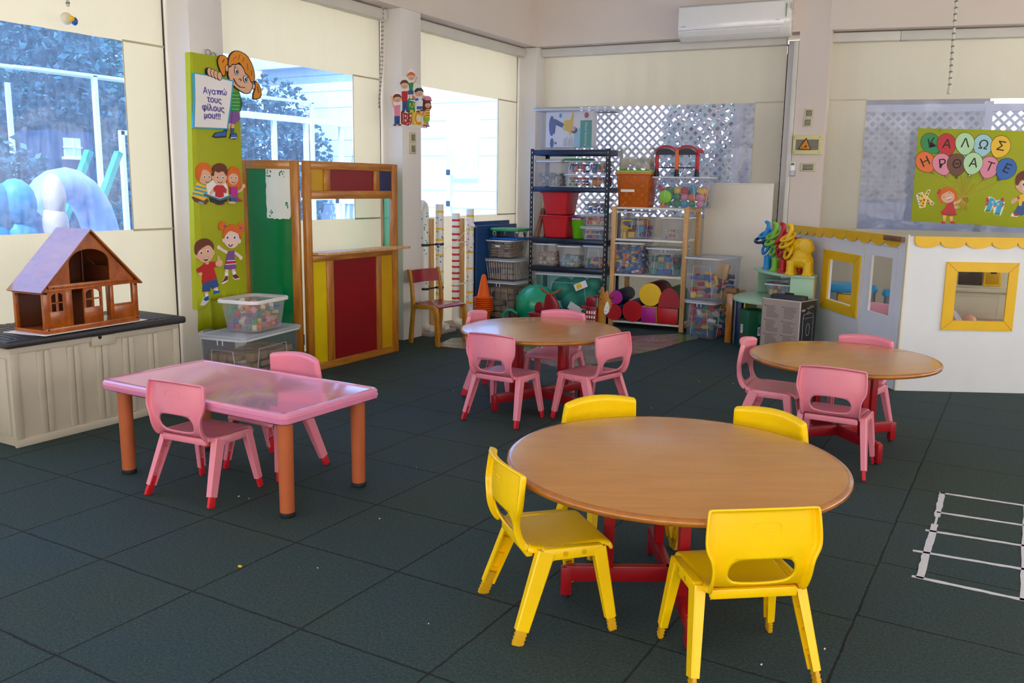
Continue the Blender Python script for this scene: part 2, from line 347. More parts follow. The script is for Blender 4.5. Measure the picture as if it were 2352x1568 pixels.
def windows():
    window(1, FL, -1.0, 2.17, (-.55, 1.84, 1.08, 2.26), .23, 'window beside the dollhouse, clear pane in a cream blind', gap=.02)
    window(2, FL, 2.45, 4.42, (2.62, 4.04, 1.10, 2.29), .23, 'window behind the puppet theatre, clear pane in a cream blind', gap=.02)
    window(3, FL, 4.70, 6.82, (4.86, 6.40, 1.09, 2.30), .23, 'window behind the spotted tubes, clear pane in a cream blind', gap=.02)
    window(4, FB, 0.0, 2.62, (.42, 2.33, 1.09, 2.25), .20, 'window under the air conditioner, clear pane in a cream blind', gap=.012)
    window(5, FR, 0.0, 3.4, (.375, 3.0, 1.03, 2.255), .20, 'window behind the balloon poster, clear pane in a cream blind', split=(.62,), gap=.0)
    window(6, FL, -4.45, -1.28, (-4.0, -1.7, 1.08, 2.26), .23, 'window left of the camera, clear pane in a cream blind', gap=.02)

# ------------------------------------------------------------------ outdoors
def foliage(c, rad, n, size, seed):
    r = random.Random(seed); m = MB(); tb = bmesh.new()
    for i in range(n):
        d = V((r.gauss(0, 1), r.gauss(0, 1), r.gauss(0, 1))).normalized(); k = r.uniform(.55, 1.0) * (1 + .18 * math.sin(d.x * 7 + seed) * math.sin(d.z * 6))
        p = V((c[0] + d.x * rad[0] * k, c[1] + d.y * rad[1] * k, c[2] + d.z * rad[2] * k))
        a = V((r.gauss(0, 1), r.gauss(0, 1), r.gauss(0, .6))).normalized(); b = a.orthogonal().normalized(); b = (b * math.cos(i) + a.cross(b) * math.sin(i)); s = size * r.uniform(.6, 1.4)
        tb.faces.new([tb.verts.new(p + q) for q in (-a * s, b * s * .5, a * s, -b * s * .5)])
    return m._add(tb)
def tree(c, rad, n, size, seed, trunk, label, dark=False):
    t = thing('tree', label, 'tree', (c[0], c[1], -.1), 0, 'garden trees')
    foliage(c, rad, n, size, seed).done('foliage', 'leaf_dark' if dark else 'leaf', t, smooth=0)
    m = MB(); m.tube([(c[0], c[1], -.1), (c[0] + .05, c[1], c[2] * .5), (c[0] - .04, c[1], c[2])], [trunk, trunk * .8, trunk * .5], 10)
    for k in range(4):
        a = k * 1.6; m.tube([(c[0], c[1], c[2] * .6), (c[0] + math.cos(a) * rad[0] * .6, c[1] + math.sin(a) * rad[1] * .6, c[2] + .2 * k)], [trunk * .5, trunk * .2], 7)
    m.done('trunk', 'bark', t)
def lattice(F, t0, t1, z0, z1, v, label, pitch=.096, posts=()):
    w = thing('lattice_fence', label, 'fence', tuple(F @ V(((t0 + t1) / 2, v, 0))), 0, 'lattice fences outside')
    m = MB(); H = z1 - z0
    for s, dv in ((1, 0), (-1, .012)):
        x = t0 - H
        while x < t1 + H:
            a, b = (x, z0), (x + s * H, z1)
            # clip the slat to the panel
            def at(q): return a[1] + (q - a[0]) * (b[1] - a[1]) / (b[0] - a[0])
            p, q = sorted((a, b)); pz = p; qz = q
            if p[0] < t0: pz = (t0, at(t0))
            if q[0] > t1: qz = (t1, at(t1))
            if qz[0] - pz[0] > .02 and p[0] < t1 and q[0] > t0:
                m.bar((pz[0], v + dv, pz[1]), (qz[0], v + dv, qz[1]), .027, .008, up=(0, 1, 0), m=F)
            x += pitch
    m.done('lattice', 'lattice_white', w, smooth=0)
    m = MB()
    for z in (z0, z1):
        m = MB(); m.box((t0, v - .02, z - .035), (t1, v + .03, z + .035), m=F); m.done('rail', 'lattice_white', w, smooth=0)
    for x in (t0, t1, *posts):
        m = MB(); m.box((x - .035, v - .03, -.1), (x + .035, v + .04, z1 + .06), m=F); m.done('post', 'lattice_white', w, smooth=0)
    return w
def outdoors():
    m = MB(); m.box((-22, -14, -.3), (22, 26, -.125)); tag(m.done('ground', 'ground_out', smooth=0), kind='structure')
    tree((-8.4, 5.2, 2.5), (1.5, 2.3, 2.1), 9000, .07, 1, .16, 'dark leafy tree seen through the window beside the dollhouse', True)
    tree((-10.2, 8.3, 3.0), (1.6, 2.2, 2.3), 8000, .08, 2, .18, 'leafy tree farther back through the window beside the dollhouse')
    tree((-7.4, 1.6, 1.9), (1.2, 1.3, 1.8), 5000, .07, 3, .14, 'leafy tree at the left edge of the window beside the dollhouse', True)
    tree((-7.72, 10.05, 1.68), (1.05, 1.05, 1.5), 6000, .065, 4, .14, 'rounded tree seen through the window behind the puppet theatre', True)
    tree((-5.25, 3.7, .85), (.3, .8, .95), 3500, .05, 6, .08, 'low dark shrub left of the garden shed', True)
    tree((-5.3, 5.65, .8), (.3, .6, .9), 2500, .05, 7, .08, 'low shrub right of the garden shed', True)
    tree((.3, 11.2, 1.9), (1.1, .8, 1.6), 3500, .07, 5, .15, 'leafy tree behind the lattice under the air conditioner', True)
    t = thing('hedge', 'tall dense hedge closing the garden behind the trees', 'hedge', (-13.5, 6, -.1)); foliage((-13.5, 6.5, 2.4), (.9, 8, 3.2), 9000, .2, 9).done('foliage', 'leaf_dark', t, smooth=0)
    m = MB(); m.box((-14, 0, -.12), (-13.6, 12.5, 3.0)); m.done('stems', 'leaf_dark', t, smooth=0)
    # white house with clapboard siding
    h = thing('clapboard_house', 'white clapboard house seen through the window behind the spotted tubes', 'house', (-5, 11.2, 0))
    m = MB(); m.box((-9.0, 11.2, 0.0), (-1.8, 14, 3.6))
    for k in range(12): m.box((-9.02, 11.165, .1 + k * .30), (-1.78, 11.21, .1 + k * .30 + .285), m=I4)
    m.done('siding', 'siding_white', h, smooth=0)
    m = MB()
    for k in range(12): m.box((-9.02, 11.168, .1 + k * .30 + .284), (-1.78, 11.2, .1 + k * .30 + .301))
    m.done('board_shadow_gap', 'siding_line', h, smooth=0)
    m = MB(); m.box((-4.6, 11.12, 1.5), (-3.95, 11.18, 2.7), .01); m.done('shutter', 'outdoor_white', h)
    m = MB(); m.box((-9.1, 11.0, 3.55), (-1.7, 14, 3.75)); m.done('roof', 'outdoor_white', h, smooth=0)
    m = MB()
    for z in (1.05, 1.55): m.box((-6.3, 10.1, z), (-2.5, 10.16, z + .09))
    for x in (-6.25, -5.2, -3.9, -2.6): m.box((x, 10.1, -.12), (x + .08, 10.18, 1.64))
    tag(m.done('porch_railing', 'outdoor_white'), 'white porch railing in front of the clapboard house', 'railing')
    # white frame and pergola
    p = thing('pergola', 'white slatted pergola roof seen through the window beside the dollhouse', 'pergola', (-5.2, 5.0, 0))
    for k in range(7):
        m = MB(); m.bar((-5 - .28 * k, 3.9, 2.56 + .03 * k), (-5 - .28 * k, 8.4, 2.56 + .03 * k), .05, .03); m.done('slat', 'outdoor_white', p, smooth=0)
    for x, y in ((-5, 4.66), (-6.7, 4.66), (-5, 8.2)):
        m = MB(); m.box((x - .025, y - .025, -.1), (x + .025, y + .025, 2.56)); m.done('post', 'outdoor_white', p, smooth=0)
    m = MB(); m.bar((-4.7, 4.75, -.1), (-4.7, 4.75, 1.95), .05, .05); m.bar((-4.7, 5.1, -.1), (-4.7, 5.1, 1.95), .05, .05); m.bar((-4.7, 4.73, 1.93), (-4.7, 5.12, 1.93), .05, .05); tag(m.done('garden_gate', 'outdoor_white'), 'white metal gate frame outside at the right of the first window', 'gate')
    r = thing('pipe_railing', 'white pipe railing seen through the window behind the puppet theatre', 'railing', (-6.6, 10, 0))
    m = MB(); m.box((-6.62, 8.3, 2.40), (-6.54, 11.1, 2.50)); m.done('top_beam', 'outdoor_white', r, smooth=0)
    for y in (9.0, 9.75, 10.65):
        m = MB(); m.box((-6.61, y - .04, -.12), (-6.55, y + .04, 2.4)); m.done('post', 'outdoor_white', r, smooth=0)
    for z in (1.1, 1.7):
        m = MB(); m.box((-6.6, 8.3, z), (-6.56, 11.1, z + .04)); m.done('cross_rail', 'outdoor_white', r, smooth=0)
    s = thing('garden_shed', 'dark shed with a small lit window under the garden trees', 'shed', (-5.9, 4.4, 0))
    m = MB(); m.box((-6.2, 4.45, -.12), (-5.6, 5.0, 1.96)); m.done('shed_wall', 'shed_blue', s, smooth=0)
    for y in (4.62, 4.73):
        m = MB(); m.box((-5.61, y, 1.66), (-5.58, y + .10, 1.88)); m.done('shed_pane', 'glass_warm', s, smooth=0)
    m = MB(); m.box((-5.6, 4.59, 1.63), (-5.56, 4.86, 1.66)); m.box((-5.6, 4.72, 1.66), (-5.56, 4.73, 1.88)); m.box((-5.6, 4.61, 1.765), (-5.56, 4.84, 1.775)); m.done('shed_window_frame', 'outdoor_white', s, smooth=0)
    # playground pieces just outside the first window
    m = MB()
    for i in range(4):
        for j in range(4):
            m.ball((-2.55 + .03 * (i % 2), 1.60 + .19 * i, .30 + .30 * j), (.14, .15, .20), 14, 9)
    m.box((-2.62, 1.49, -.12), (-2.5, 2.24, 1.20), .05)
    tag(m.done('climbing_panel', 'play_blue'), 'lumpy blue plastic climbing panel outside the first window', 'play panel')
    m = MB()
    for k, (z, rr) in enumerate(((.1, .11), (.35, .10), (.6, .11), (.83, .105), (1.05, .11), (1.25, .10))): m.ball((-2.26, 2.32, z), (.10, rr * .85, .19), 14, 9)
    tag(m.done('play_post', 'play_cream'), 'knobbly cream plastic play post outside the first window', 'play post')
    m = MB(); pts = [(-2.72, 2.72 + .33 * math.cos(a), .75 + .60 * math.sin(a)) for a in [math.pi * (1 - k / 14) for k in range(15)]]
    m.tube([(-2.72, 2.39, -.1)] + pts + [(-2.72, 3.05, -.1)], .15, 12)
    tag(m.done('play_arch', 'play_grey'), 'pale grey plastic arch outside the first window', 'play arch')
    for k, y in enumerate((0, .30)):
        m = MB(); m.bar((-3.0, 2.78 + y, .85), (-3.0, 3.16 + y, 1.65), .07, .05); tag(m.done('slide_rail', 'play_green'), ('green slide rail nearer the pale grey play arch', 'green slide rail at the right edge of the first window')[k], 'slide rail', 'green slide rails')
    # lattice fences behind the two back windows
    lattice(FB, .0, 2.75, .55, 2.36, .75, 'white lattice fence outside the window under the air conditioner', posts=(2.06,))
    lattice(FR, .12, 3.5, 1.30, 2.22, .75, 'white lattice fence outside the window behind the balloon poster', posts=(1.55,))
    m = MB(); m.box((.1, .72, -.12), (3.6, .8, 1.28), m=FR); struct(m, 'wall_outside', 'wall_lav', smooth=0)
    m = MB(); m.box((1.75, 2.3, -.12), (4.5, 2.4, 3.0), m=FB); tag(m.done('garden_wall', 'wall_grey', smooth=0), 'plain grey wall behind the lattice fences', 'wall')
# ------------------------------------------------------------------ moulded children's chairs
def lerp(tab, k):
    for (a, *p), (b, *q) in zip(tab, tab[1:]):
        if k <= b: f = (k - a) / (b - a); return [x + (y - x) * f for x, y in zip(p, q)]
    return list(tab[-1][1:])
def chair_shell(name, col, parent, back):
    # profile along the shell: y, z, half width, how far the middle is pushed back
    P = [(.168, .262, .140, 0), (.160, .283, .141, 0), (.135, .291, .140, 0), (.06, .287, .138, 0), (-.03, .283, .136, 0), (-.085, .287, .135, .002), (-.116, .300, .135, .008),
         (-.124, .309, .135, .013), (-.131, .320, .136, .017), (-.139, .338, .137, .021), (-.1435, .355, .138, .024), (-.1455, .372, .139, .026), (-.1455, .392, .144, .029), (-.145, .406, .152, .031), (-.143, .425, .161, .033), (-.140, .455, .161, .035), (-.136, .490, .158, .037), (-.132, .518, .155, .038), (-.130, .527, .153, .038)]
    S = 6
    rows = P[S:] if back else P[:S + 1]; U = [-1, -.86, -.66, -.45, -.22, 0, .22, .45, .66, .86, 1]; NU = len(U)
    Pt = [V((0, y, z)) for y, z, _, _ in P]
    def nrm(i):
        a = Pt[max(0, i - 1)]; b = Pt[min(len(Pt) - 1, i + 1)]; d = (b - a).normalized(); n = V((0, d.z, -d.y)); return n if n.z > .0 or n.y > 0 else -n
    m = MB(); tb = bmesh.new(); G = []; off = S if back else 0
    prof = sorted((z, y, b) for y, z, w, b in P[S:])
    def ydz(z):
        y, b = lerp([(q[0], q[1], q[2]) for q in prof], z); return y, b
    for k, (y, z, w, b) in enumerate(rows):
        i = k + off; n = nrm(i); row = []
        for u in U:
            p = V((u * w, y - b * (1 - u * u), z + (.014 * (1 - u * u) * max(0, z - .45) / .077 if back else 0))); row.append(p)
        G.append((row, n))
    # the hand hole: rows at z .309 .. .406, columns -.66 .. .66 ; its border is rounded
    hole = set()
    if back:
        zc, ha, hb = .3545, .098, .0405
        k0 = [k for k, r in enumerate(rows) if abs(r[1] - .309) < 1e-4][0]; k1 = [k for k, r in enumerate(rows) if abs(r[1] - .406) < 1e-4][0]
        for k in range(k0, k1):
            for c in range(2, 8): hole.add((k, c))
        for k in range(k0, k1 + 1):
            for c in range(2, 9):
                if k in (k0, k1) or c in (2, 8):
                    p = G[k][0][c]; dx, dz = p.x / ha, (p.z - zc) / hb; s = (abs(dx) ** 3.2 + abs(dz) ** 3.2) ** (1 / 3.2); x, z = dx / s * ha, zc + dz / s * hb * (1.12 if dz > 0 else 1.0)
                    y, b = ydz(z); G[k][0][c] = V((x, y - b * (1 - min(1, abs(x) / .138) ** 2), z))
    vs = [[tb.verts.new(p) for p in r] for r, n in G]
    for k in range(len(vs) - 1):
        for c in range(NU - 1):
            if (k, c) not in hole: tb.faces.new((vs[k][c], vs[k][c + 1], vs[k + 1][c + 1], vs[k + 1][c]))
    # turned-back rim along the free edges
    D = .026
    def rim(i, c, s): r, n = G[i]; k = i + off; d = D * (.55 if k < 6 else 1); return r[c] - n * d + V((s * .004, 0, 0))
    L = [tb.verts.new(rim(i, 0, -1)) for i in range(len(G))]; Rr = [tb.verts.new(rim(i, NU - 1, 1)) for i in range(len(G))]
    for i in range(len(G) - 1):
        tb.faces.new((L[i], vs[i][0], vs[i + 1][0], L[i + 1])); tb.faces.new((vs[i][-1], Rr[i], Rr[i + 1], vs[i + 1][-1]))
    if back:
        top = [tb.verts.new(G[-1][0][c] - G[-1][1] * D + V((0, 0, .003))) for c in range(NU)]
        for c in range(NU - 1): tb.faces.new((vs[-1][c], vs[-1][c + 1], top[c + 1], top[c]))
        tb.faces.new((L[-1], vs[-1][0], top[0])); tb.faces.new((vs[-1][-1], Rr[-1], top[-1]))
    bmesh.ops.recalc_face_normals(tb, faces=tb.faces[:]); m._add(tb)
    o = m.done(name, col, parent, local=True)
    s = o.modifiers.new('s', 'SUBSURF'); s.levels = s.render_levels = 2
    k = o.modifiers.new('k', 'SOLIDIFY'); k.thickness = .007; k.offset = 0
    return o
def make_chair(kind, label):
    col, foot, riv = 'chair_' + kind, {'pink': 'foot_red', 'yellow': 'foot_yellow'}[kind], 'rivet_' + kind
    t = thing('school_chair', label, 'chair', (0, 0, 0), 0)
    chair_shell('seat', col, t, False); chair_shell('backrest', col, t, True)
    if kind == 'pink' or 1:
        m = MB()
        for a, b, cz in ((.042, .026, .478), (.020, .003, .486), (.020, .003, .470)):
            m.tube([(a * math.copysign(abs(math.cos(R(q))) ** .4, math.cos(R(q))), -(.1372 + .036 * (1 - (a * math.cos(R(q)) / .158) ** 2)) - .0036, cz + b * math.copysign(abs(math.sin(R(q))) ** .4, math.sin(R(q)))) for q in range(0, 360, 15)], .0006, 5, True)
        m.done('embossed_badge', col, t, local=True)
    m = MB(); m.box((-.128, -.122, .258), (.128, -.098, .288), .006); m.done('crossbar', col, t, local=True)
    def leg(s, top, bot, w0, w1):
        top, bot = V((s * top[0], top[1], top[2])), V((s * bot[0], bot[1], bot[2])); d = (bot - top).normalized(); L = (bot - top).length
        yy = (V((0, 1, 0)) - d * d.y).normalized(); xx = yy.cross(d) * 1.0
        if xx.x * s < 0: xx = -xx
        m = MB(); wl, dp, dp1 = .006, .032, .024; ring = []
        e = .84 * L
        for f, w, q in ((0, w0, dp), (.5 * e, (w0 + w1) / 2, (dp + dp1) / 2), (e, w1, dp1)):
            c = top + d * f; h = w / 2
            sec = [(q / 2, -h + .004), (q / 2, h - .004), (q / 2 - .004, h), (-q / 2, h), (-q / 2, h - wl), (q / 2 - wl, h - wl), (q / 2 - wl, -h + wl), (-q / 2, -h + wl), (-q / 2, -h), (q / 2 - .004, -h)]
            ring.append([c + xx * a + yy * b for a, b in sec])
        m.loops(ring, True, True, True)
        for f in (.3, .55, .78):
            c = top + d * (f * e); w = w0 + (w1 - w0) * f
            m.bar(c - d * .002 - xx * .002, c + d * .002 - xx * .002, .015, w - .008, up=tuple(yy))
        o = m.done('leg', col, t, local=True)
        m = MB(); a = top + d * (e - .04); w = w1 - .008
        m.bar(a, bot, w, .013, .002, up=tuple(xx))
        fo = MB(); fo.bm = m.bm
        for f in (.25, .5, .75):
            c = top + d * (e + (L - e) * f); fo.bar(c - d * .0012, c + d * .0012, w + .0025, .0152, up=tuple(xx))
        fo.done('foot', foot, o, local=True)
    for s in (-1, 1):
        m = MB(); m.prism([(-.092, .240), (-.088, .276), (-.072, .292), (.118, .288), (.130, .278), (.136, .240), (.112, .245), (.09, .252), (-.04, .252), (-.06, .245)], .028, M(((0, 0, 1, s * .1505 - .014), (1, 0, 0, 0), (0, 1, 0, 0), (0, 0, 0, 1))), bev=.004)
        sr = m.done('side_rail', col, t, local=True)
        for y in (-.005, .058):
            m = MB(); m.cyl((s * .1635, y, .271), (s * .1662, y, .271), .0085, n=14); m.done('rivet', riv, sr, local=True)
        leg(s, (.1505, -.066, .280), (.187, -.168, 0), .056, .044); leg(s, (.1505, .112, .278), (.181, .158, 0), .044, .034)
    return t
def chairs():
    Yg, Pg = 'yellow chairs around the nearest round table', 'pink chairs at the other tables'
    y = make_chair('yellow', 'yellow plastic chair nearest the camera, its back turned to us')
    y.location = (3.733, .545, 0); y.rotation_euler = (0, 0, R(37.8)); y['group'] = Yg; WM[y.name] = T(y.location)
    dup(y, (3.108, .522, 0), -41.3, 'yellow plastic chair seen side on at the left end of the nearest table')
    dup(y, (3.045, 1.21, 0), -129, 'yellow plastic chair across the nearest table, at its far left')
    dup(y, (3.52, 1.325, 0), 160, 'yellow plastic chair across the nearest table, at its far right')
    p = make_chair('pink', 'pink plastic chair in front of the pink rectangular table, back to us')
    p.location = (1.226, .728, 0); p.rotation_euler = (0, 0, R(5)); p['group'] = Pg; WM[p.name] = T(p.location)
    for loc, rz, lb in (((1.235, 1.152, 0), 180, 'pink plastic chair on the far side of the pink rectangular table'),
                        ((1.714, 2.575, 0), -1, 'pink plastic chair at the front left of the middle round table, back to us'),
                        ((2.151, 2.89, 0), 76, 'pink plastic chair at the right of the middle round table, turned toward the left'),
                        ((1.311, 3.15, 0), -80, 'pink plastic chair at the far left of the middle round table, before the orange cones'),
                        ((1.644, 3.37, 0), -171, 'pink plastic chair at the back of the middle round table, before the big green ball'),
                        ((3.605, 2.70, 0), 0, 'pink plastic chair in front of the right round table, back to us'),
                        ((3.563, 3.468, 0), 170, 'pink plastic chair at the back of the right round table, before the playhouse door'),
                        ((3.182, 3.11, 0), -88, 'pink plastic chair at the left side of the right round table')):
        dup(p, loc, rz, lb)
# ------------------------------------------------------------------ tables
def round_table(c, Rr, h, ang, label):
    t = thing('round_table', label, 'table', (*c, 0), ang, 'round tables')
    m = MB(); m.lathe([(0.001, h - .024), (Rr - .006, h - .024), (Rr - .006, h - .0006), (Rr - .012, h), (0.001, h)], 96, cap=False); m.done('tabletop', 'table_beech', t, local=True)
    m = MB(); m.lathe([(Rr - .0065, h - .025), (Rr + .004, h - .0235), (Rr + .010, h - .018), (Rr + .0115, h - .012), (Rr + .010, h - .006), (Rr + .004, h - .0012), (Rr - .0065, h - .0002)], 96, cap=False); m.done('edge_band', 'table_edge', t, local=True)
    L = .355
    for a in (0, 90):
        m = MB(); q = RZ(a); m.box((-L, -.014, .062), (L, .014, .118), .003, m=q)
        for s in (-1, 1): m.box((s * L - .018, -.0145, 0.012), (s * L + .018, .0145, .112), .003, m=q)
        m.done('base_bar', 'steel_red', t, local=True)
    for k in range(4):
        m = MB(); m.box((.195, -.017, .112), (.229, .017, h - .05), .002, m=RZ(90 * k)); m.done('leg', 'steel_red', t, local=True)
        m = MB(); m.cyl(RZ(90 * k) @ V((L, 0, 0)), RZ(90 * k) @ V((L, 0, .014)), .012, n=12); m.done('glide', 'rubber_black', t, local=True)
    m = MB()
    for a in (0, 90): m.box((-.32, -.015, h - .052), (.32, .015, h - .025), .002, m=RZ(a))
    m.done('top_bar', 'steel_red', t, local=True)
def pink_table():
    t = thing('rectangular_table', 'low pink rectangular table on round terracotta legs', 'table', (1.245, .925, 0), -.5)
    h, a, b = .468, .60, .305
    def rr(a, b, r, z, n=6): return [(sx * (a - r) + r * math.cos(q), sy * (b - r) + r * math.sin(q), z) for sx, sy, q0 in ((1, 1, 0), (-1, 1, 90), (-1, -1, 180), (1, -1, 270)) for q in [R(q0 + 90 * i / n) for i in range(n + 1)]]
    m = MB(); m.loops([rr(a - .03, b - .03, .025, h - .05), rr(a - .008, b - .008, .035, h - .05), rr(a + .002, b + .002, .04, h - .042), rr(a + .004, b + .004, .04, h - .028), rr(a - .001, b - .001, .04, h - .025), rr(a + .003, b + .003, .04, h - .022), rr(a + .002, b + .002, .04, h - .008), rr(a - .006, b - .006, .035, h), rr(a - .022, b - .022, .022, h + .0005), rr(a - .026, b - .026, .02, h - .003), rr(a - .028, b - .028, .02, h - .004)], True, True, True)
    m.done('tabletop', 'table_pink', t, local=True)
    for x in (-.525, .525):
        for y in (-.23, .23):
            m = MB(); m.cyl((x, y, .02), (x, y, h - .045), .031, .034, 28); o = m.done('leg', 'leg_terracotta', t, local=True)
            m = MB(); m.cyl((x, y, 0), (x, y, .022), .033, n=28, bev=.003); m.done('leg_cap', 'rubber_black', o, local=True)
def tables():
    round_table((3.418, .832), .556, .501, 31, 'nearest round wooden table, the one with the yellow chairs')
    round_table((1.735, 2.985), .502, .503, 67, 'middle round wooden table standing by the road mat')
    round_table((3.555, 3.10), .487, .505, 45, 'round wooden table at right, in front of the white playhouse')
    pink_table()
# ------------------------------------------------------------------ storage chest and doll's house
def chest():
    t = thing('storage_chest', 'beige plastic storage chest with a black lid under the dollhouse', 'chest', (-.36, 1.165, 0))
    x0, x1, y0, y1, h = -.62, -.105, .632, 1.70, .535
    m = MB(); m.box((x0, y0 + .012, 0), (x1 - .012, y1 - .012, h), .012)
    m.box((x1 - .02, y0 + .004, 0), (x1, y1 - .004, .045), .006); m.box((x1 - .02, y0 + .004, h - .035), (x1, y1 - .004, h), .006)
    for y in (y0 + .003, y1 - .049): m.box((x1 - .02, y, .002), (x1 - .0012, y + .046, h - .002), .006)
    for k in range(5):
        yc = y0 + .19 + k * .172
        for d in (-.021, .021): m.box((x1 - .016, yc + d - .017, .05), (x1 - .004, yc + d + .017, h - .04), .004)
    for k in range(3): m.box((x0 + .06 + k * .15, y0 + .002, .06), (x0 + .17 + k * .15, y0 + .02, h - .06), .006)
    m.done('chest_body', 'chest_beige', t)
    m = MB(); m.box((x1 - .006, 1.10, h - .062), (x1 + .008, 1.25, h - .004), .005); o = m.done('latch_plate', 'chest_beige', t)
    m = MB(); m.cyl((x1 + .007, 1.15, h - .012), (x1 + .0095, 1.15, h - .012), .011, n=14); m.done('latch_hole', 'rubber_black', o)
    m = MB(); m.box((x0 - .03, y0 - .028, h), (x1 + .035, y1 + .028, h + .042), .014, seg=3)
    n = 26
    for k in range(n):
        y = y0 - .005 + k * (y1 - y0 + .01) / n; m.box((x0, y + .006, h + .036), (x1 + .005, y + (y1 - y0 + .01) / n - .006, h + .047), .003)
    m.done('chest_lid', 'chest_lid', t)
    zl = h + .0472
    m = MB(); m.prism([(-.045, .80), (-.10, 1.47), (-.37, 1.44), (-.335, .745)], .003, T((0, 0, zl))); tag(m.done('paper_sheet', 'paper_white'), 'white paper sheet lying under the dollhouse on the black chest lid', 'sheet')
    # doll's house; local frame: x along the front, y inwards (away from the room), z up
    zl += .003
    t = thing('dollhouse', 'open wooden toy dollhouse standing on the storage chest', 'dollhouse', (-.075, .822, zl), 93.8)
    W, D, He, Ha = .605, .25, .235, .535; k = .016
    Wd, Dk = 'dollhouse_wood', 'dollhouse_dark'
    def P(nm, boxes, mt=Wd, par=t, bev=.0015):
        m = MB()
        for a, b in boxes: m.box(a, b, bev)
        return m.done(nm, mt, par, local=True)
    P('floor_board', [((0, 0, 0), (W, D, .014))]); P('upper_floor', [((0, 0, He - .004), (W, D, He + .006))])
    P('corner_post', [((0, 0, 0), (.035, .02, He))]); P('corner_post', [((W - .035, 0, 0), (W, .02, He))]); P('corner_post', [((0, D - .02, 0), (.02, D, He))]); P('corner_post', [((W - .02, D - .02, 0), (W, D, He))])
    P('base_rail', [((0, -.004, 0), (W, .014, .028))]); P('side_rail', [((-.004, 0, 0), (.014, D, .02))]); P('side_rail', [((-.004, 0, He - .025), (.014, D, He))])
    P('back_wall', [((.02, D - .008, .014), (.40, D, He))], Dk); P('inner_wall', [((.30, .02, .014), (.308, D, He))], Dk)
    P('front_beam', [((0, -.006, He - .012), (W, .012, He - .002)), ((.03, -.0062, He - .003), (W - .03, .0118, He + .022))])
    def arch_window(x0, x1, z0, z1, ztop, nm='window_panel'):
        """a solid panel with a four-light arched window cut in it"""
        m = MB(); c, hw, zb, zs = (x0 + x1) / 2, (x1 - x0) / 2 - .014, z1, ztop - .012
        m.box((x0, .002, z0), (x1, .012, zb), .001); m.box((x0, .002, zb), (c - hw, .012, ztop)); m.box((c + hw, .002, zb), (x1, .012, ztop))
        A = [(c + hw * math.cos(R(180 - q)), zs - .022 + .022 * math.sin(R(180 - q))) for q in range(0, 181, 15)]
        m.prism([(c - hw, ztop)] + A + [(c + hw, ztop)], .010, M(((1, 0, 0, 0), (0, 0, 1, .002), (0, 1, 0, 0), (0, 0, 0, 1))))
        m.box((c - .004, .001, zb), (c + .004, .013, zs + .002)); zm = (zb + zs) / 2 - .004; m.box((c - hw, .001, zm - .003), (c + hw, .013, zm + .004))
        return m.done(nm, Wd, t, local=True)
    arch_window(.035, .135, .028, .115, He - .01); P('jamb', [((.135, 0, .028), (.172, .012, He - .01))])
    arch_window(.245, .365, .028, .115, He - .01, 'house_door')
    P('jamb', [((.415, 0, .028), (.438, .014, He - .01))]); P('front_panel', [((.438, .002, .028), (W - .035, .012, .105))]); P('front_panel', [((.438, .002, .105), (W - .035, .014, .115))])
    # gable with an arched opening
    zc = He + .022
    def Y(x): return Ha - (Ha - He) * abs(x - W / 2) / (W / 2) - .006
    XZ = M(((1, 0, 0, 0), (0, 0, 1, 0), (0, 1, 0, 0), (0, 0, 0, 1)))
    a0, a1 = .165, .42; c = (a0 + a1) / 2; hw = (a1 - a0) / 2; zs = zc + .105
    A = [(c + hw * math.cos(R(q)), zs + .075 * math.sin(R(q))) for q in range(0, 181, 12)]
    m = MB(); m.prism([(.032, zc), (a0, zc), (a0, Y(a0))], .010, XZ); m.prism([(a1, zc), (W - .032, zc), (a1, Y(a1))], .010, XZ)
    m.prism([(a1, zs)] + A[1:-1] + [(a0, zs), (a0, Y(a0)), (W / 2, Ha - .006), (a1, Y(a1))], .010, XZ); m.done('gable', Wd, t, local=True)
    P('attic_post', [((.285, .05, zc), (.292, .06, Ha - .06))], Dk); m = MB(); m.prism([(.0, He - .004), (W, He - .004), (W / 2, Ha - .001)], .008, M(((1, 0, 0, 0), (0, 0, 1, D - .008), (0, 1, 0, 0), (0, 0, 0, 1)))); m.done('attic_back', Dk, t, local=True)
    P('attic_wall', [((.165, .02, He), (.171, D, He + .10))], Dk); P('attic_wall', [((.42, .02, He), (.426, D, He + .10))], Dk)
    for s in (-1, 1):
        e = .018; x1 = W / 2 + s * (W / 2 + e); z1 = He - (Ha - He) / (W / 2) * e
        m = MB(); d = V((x1 - W / 2, 0, z1 - Ha)).normalized(); n = V((-d.z, 0, d.x)) * (1 if s > 0 else -1); n = n if n.z > 0 else -n
        pts = [V((W / 2, 0, Ha)), V((x1, 0, z1)), V((x1, 0, z1)) + n * .009, V((W / 2, 0, Ha + .011))]
        m.prism([(p.x, p.z) for p in pts], D + .03, M(((1, 0, 0, 0), (0, 0, 1, -.018), (0, 1, 0, 0), (0, 0, 0, 1)))); m.done('roof_panel', 'dollhouse_roof', t, local=True)
    m = MB()
    for x, z in ((.017, .02), (.017, He - .02), (W - .017, .02), (W - .017, He - .02), (.06, He + .006)): m.cyl((x, -.0065, z), (x, .002, z), .005, n=10)
    m.done('screw', 'rubber_black', t, local=True)
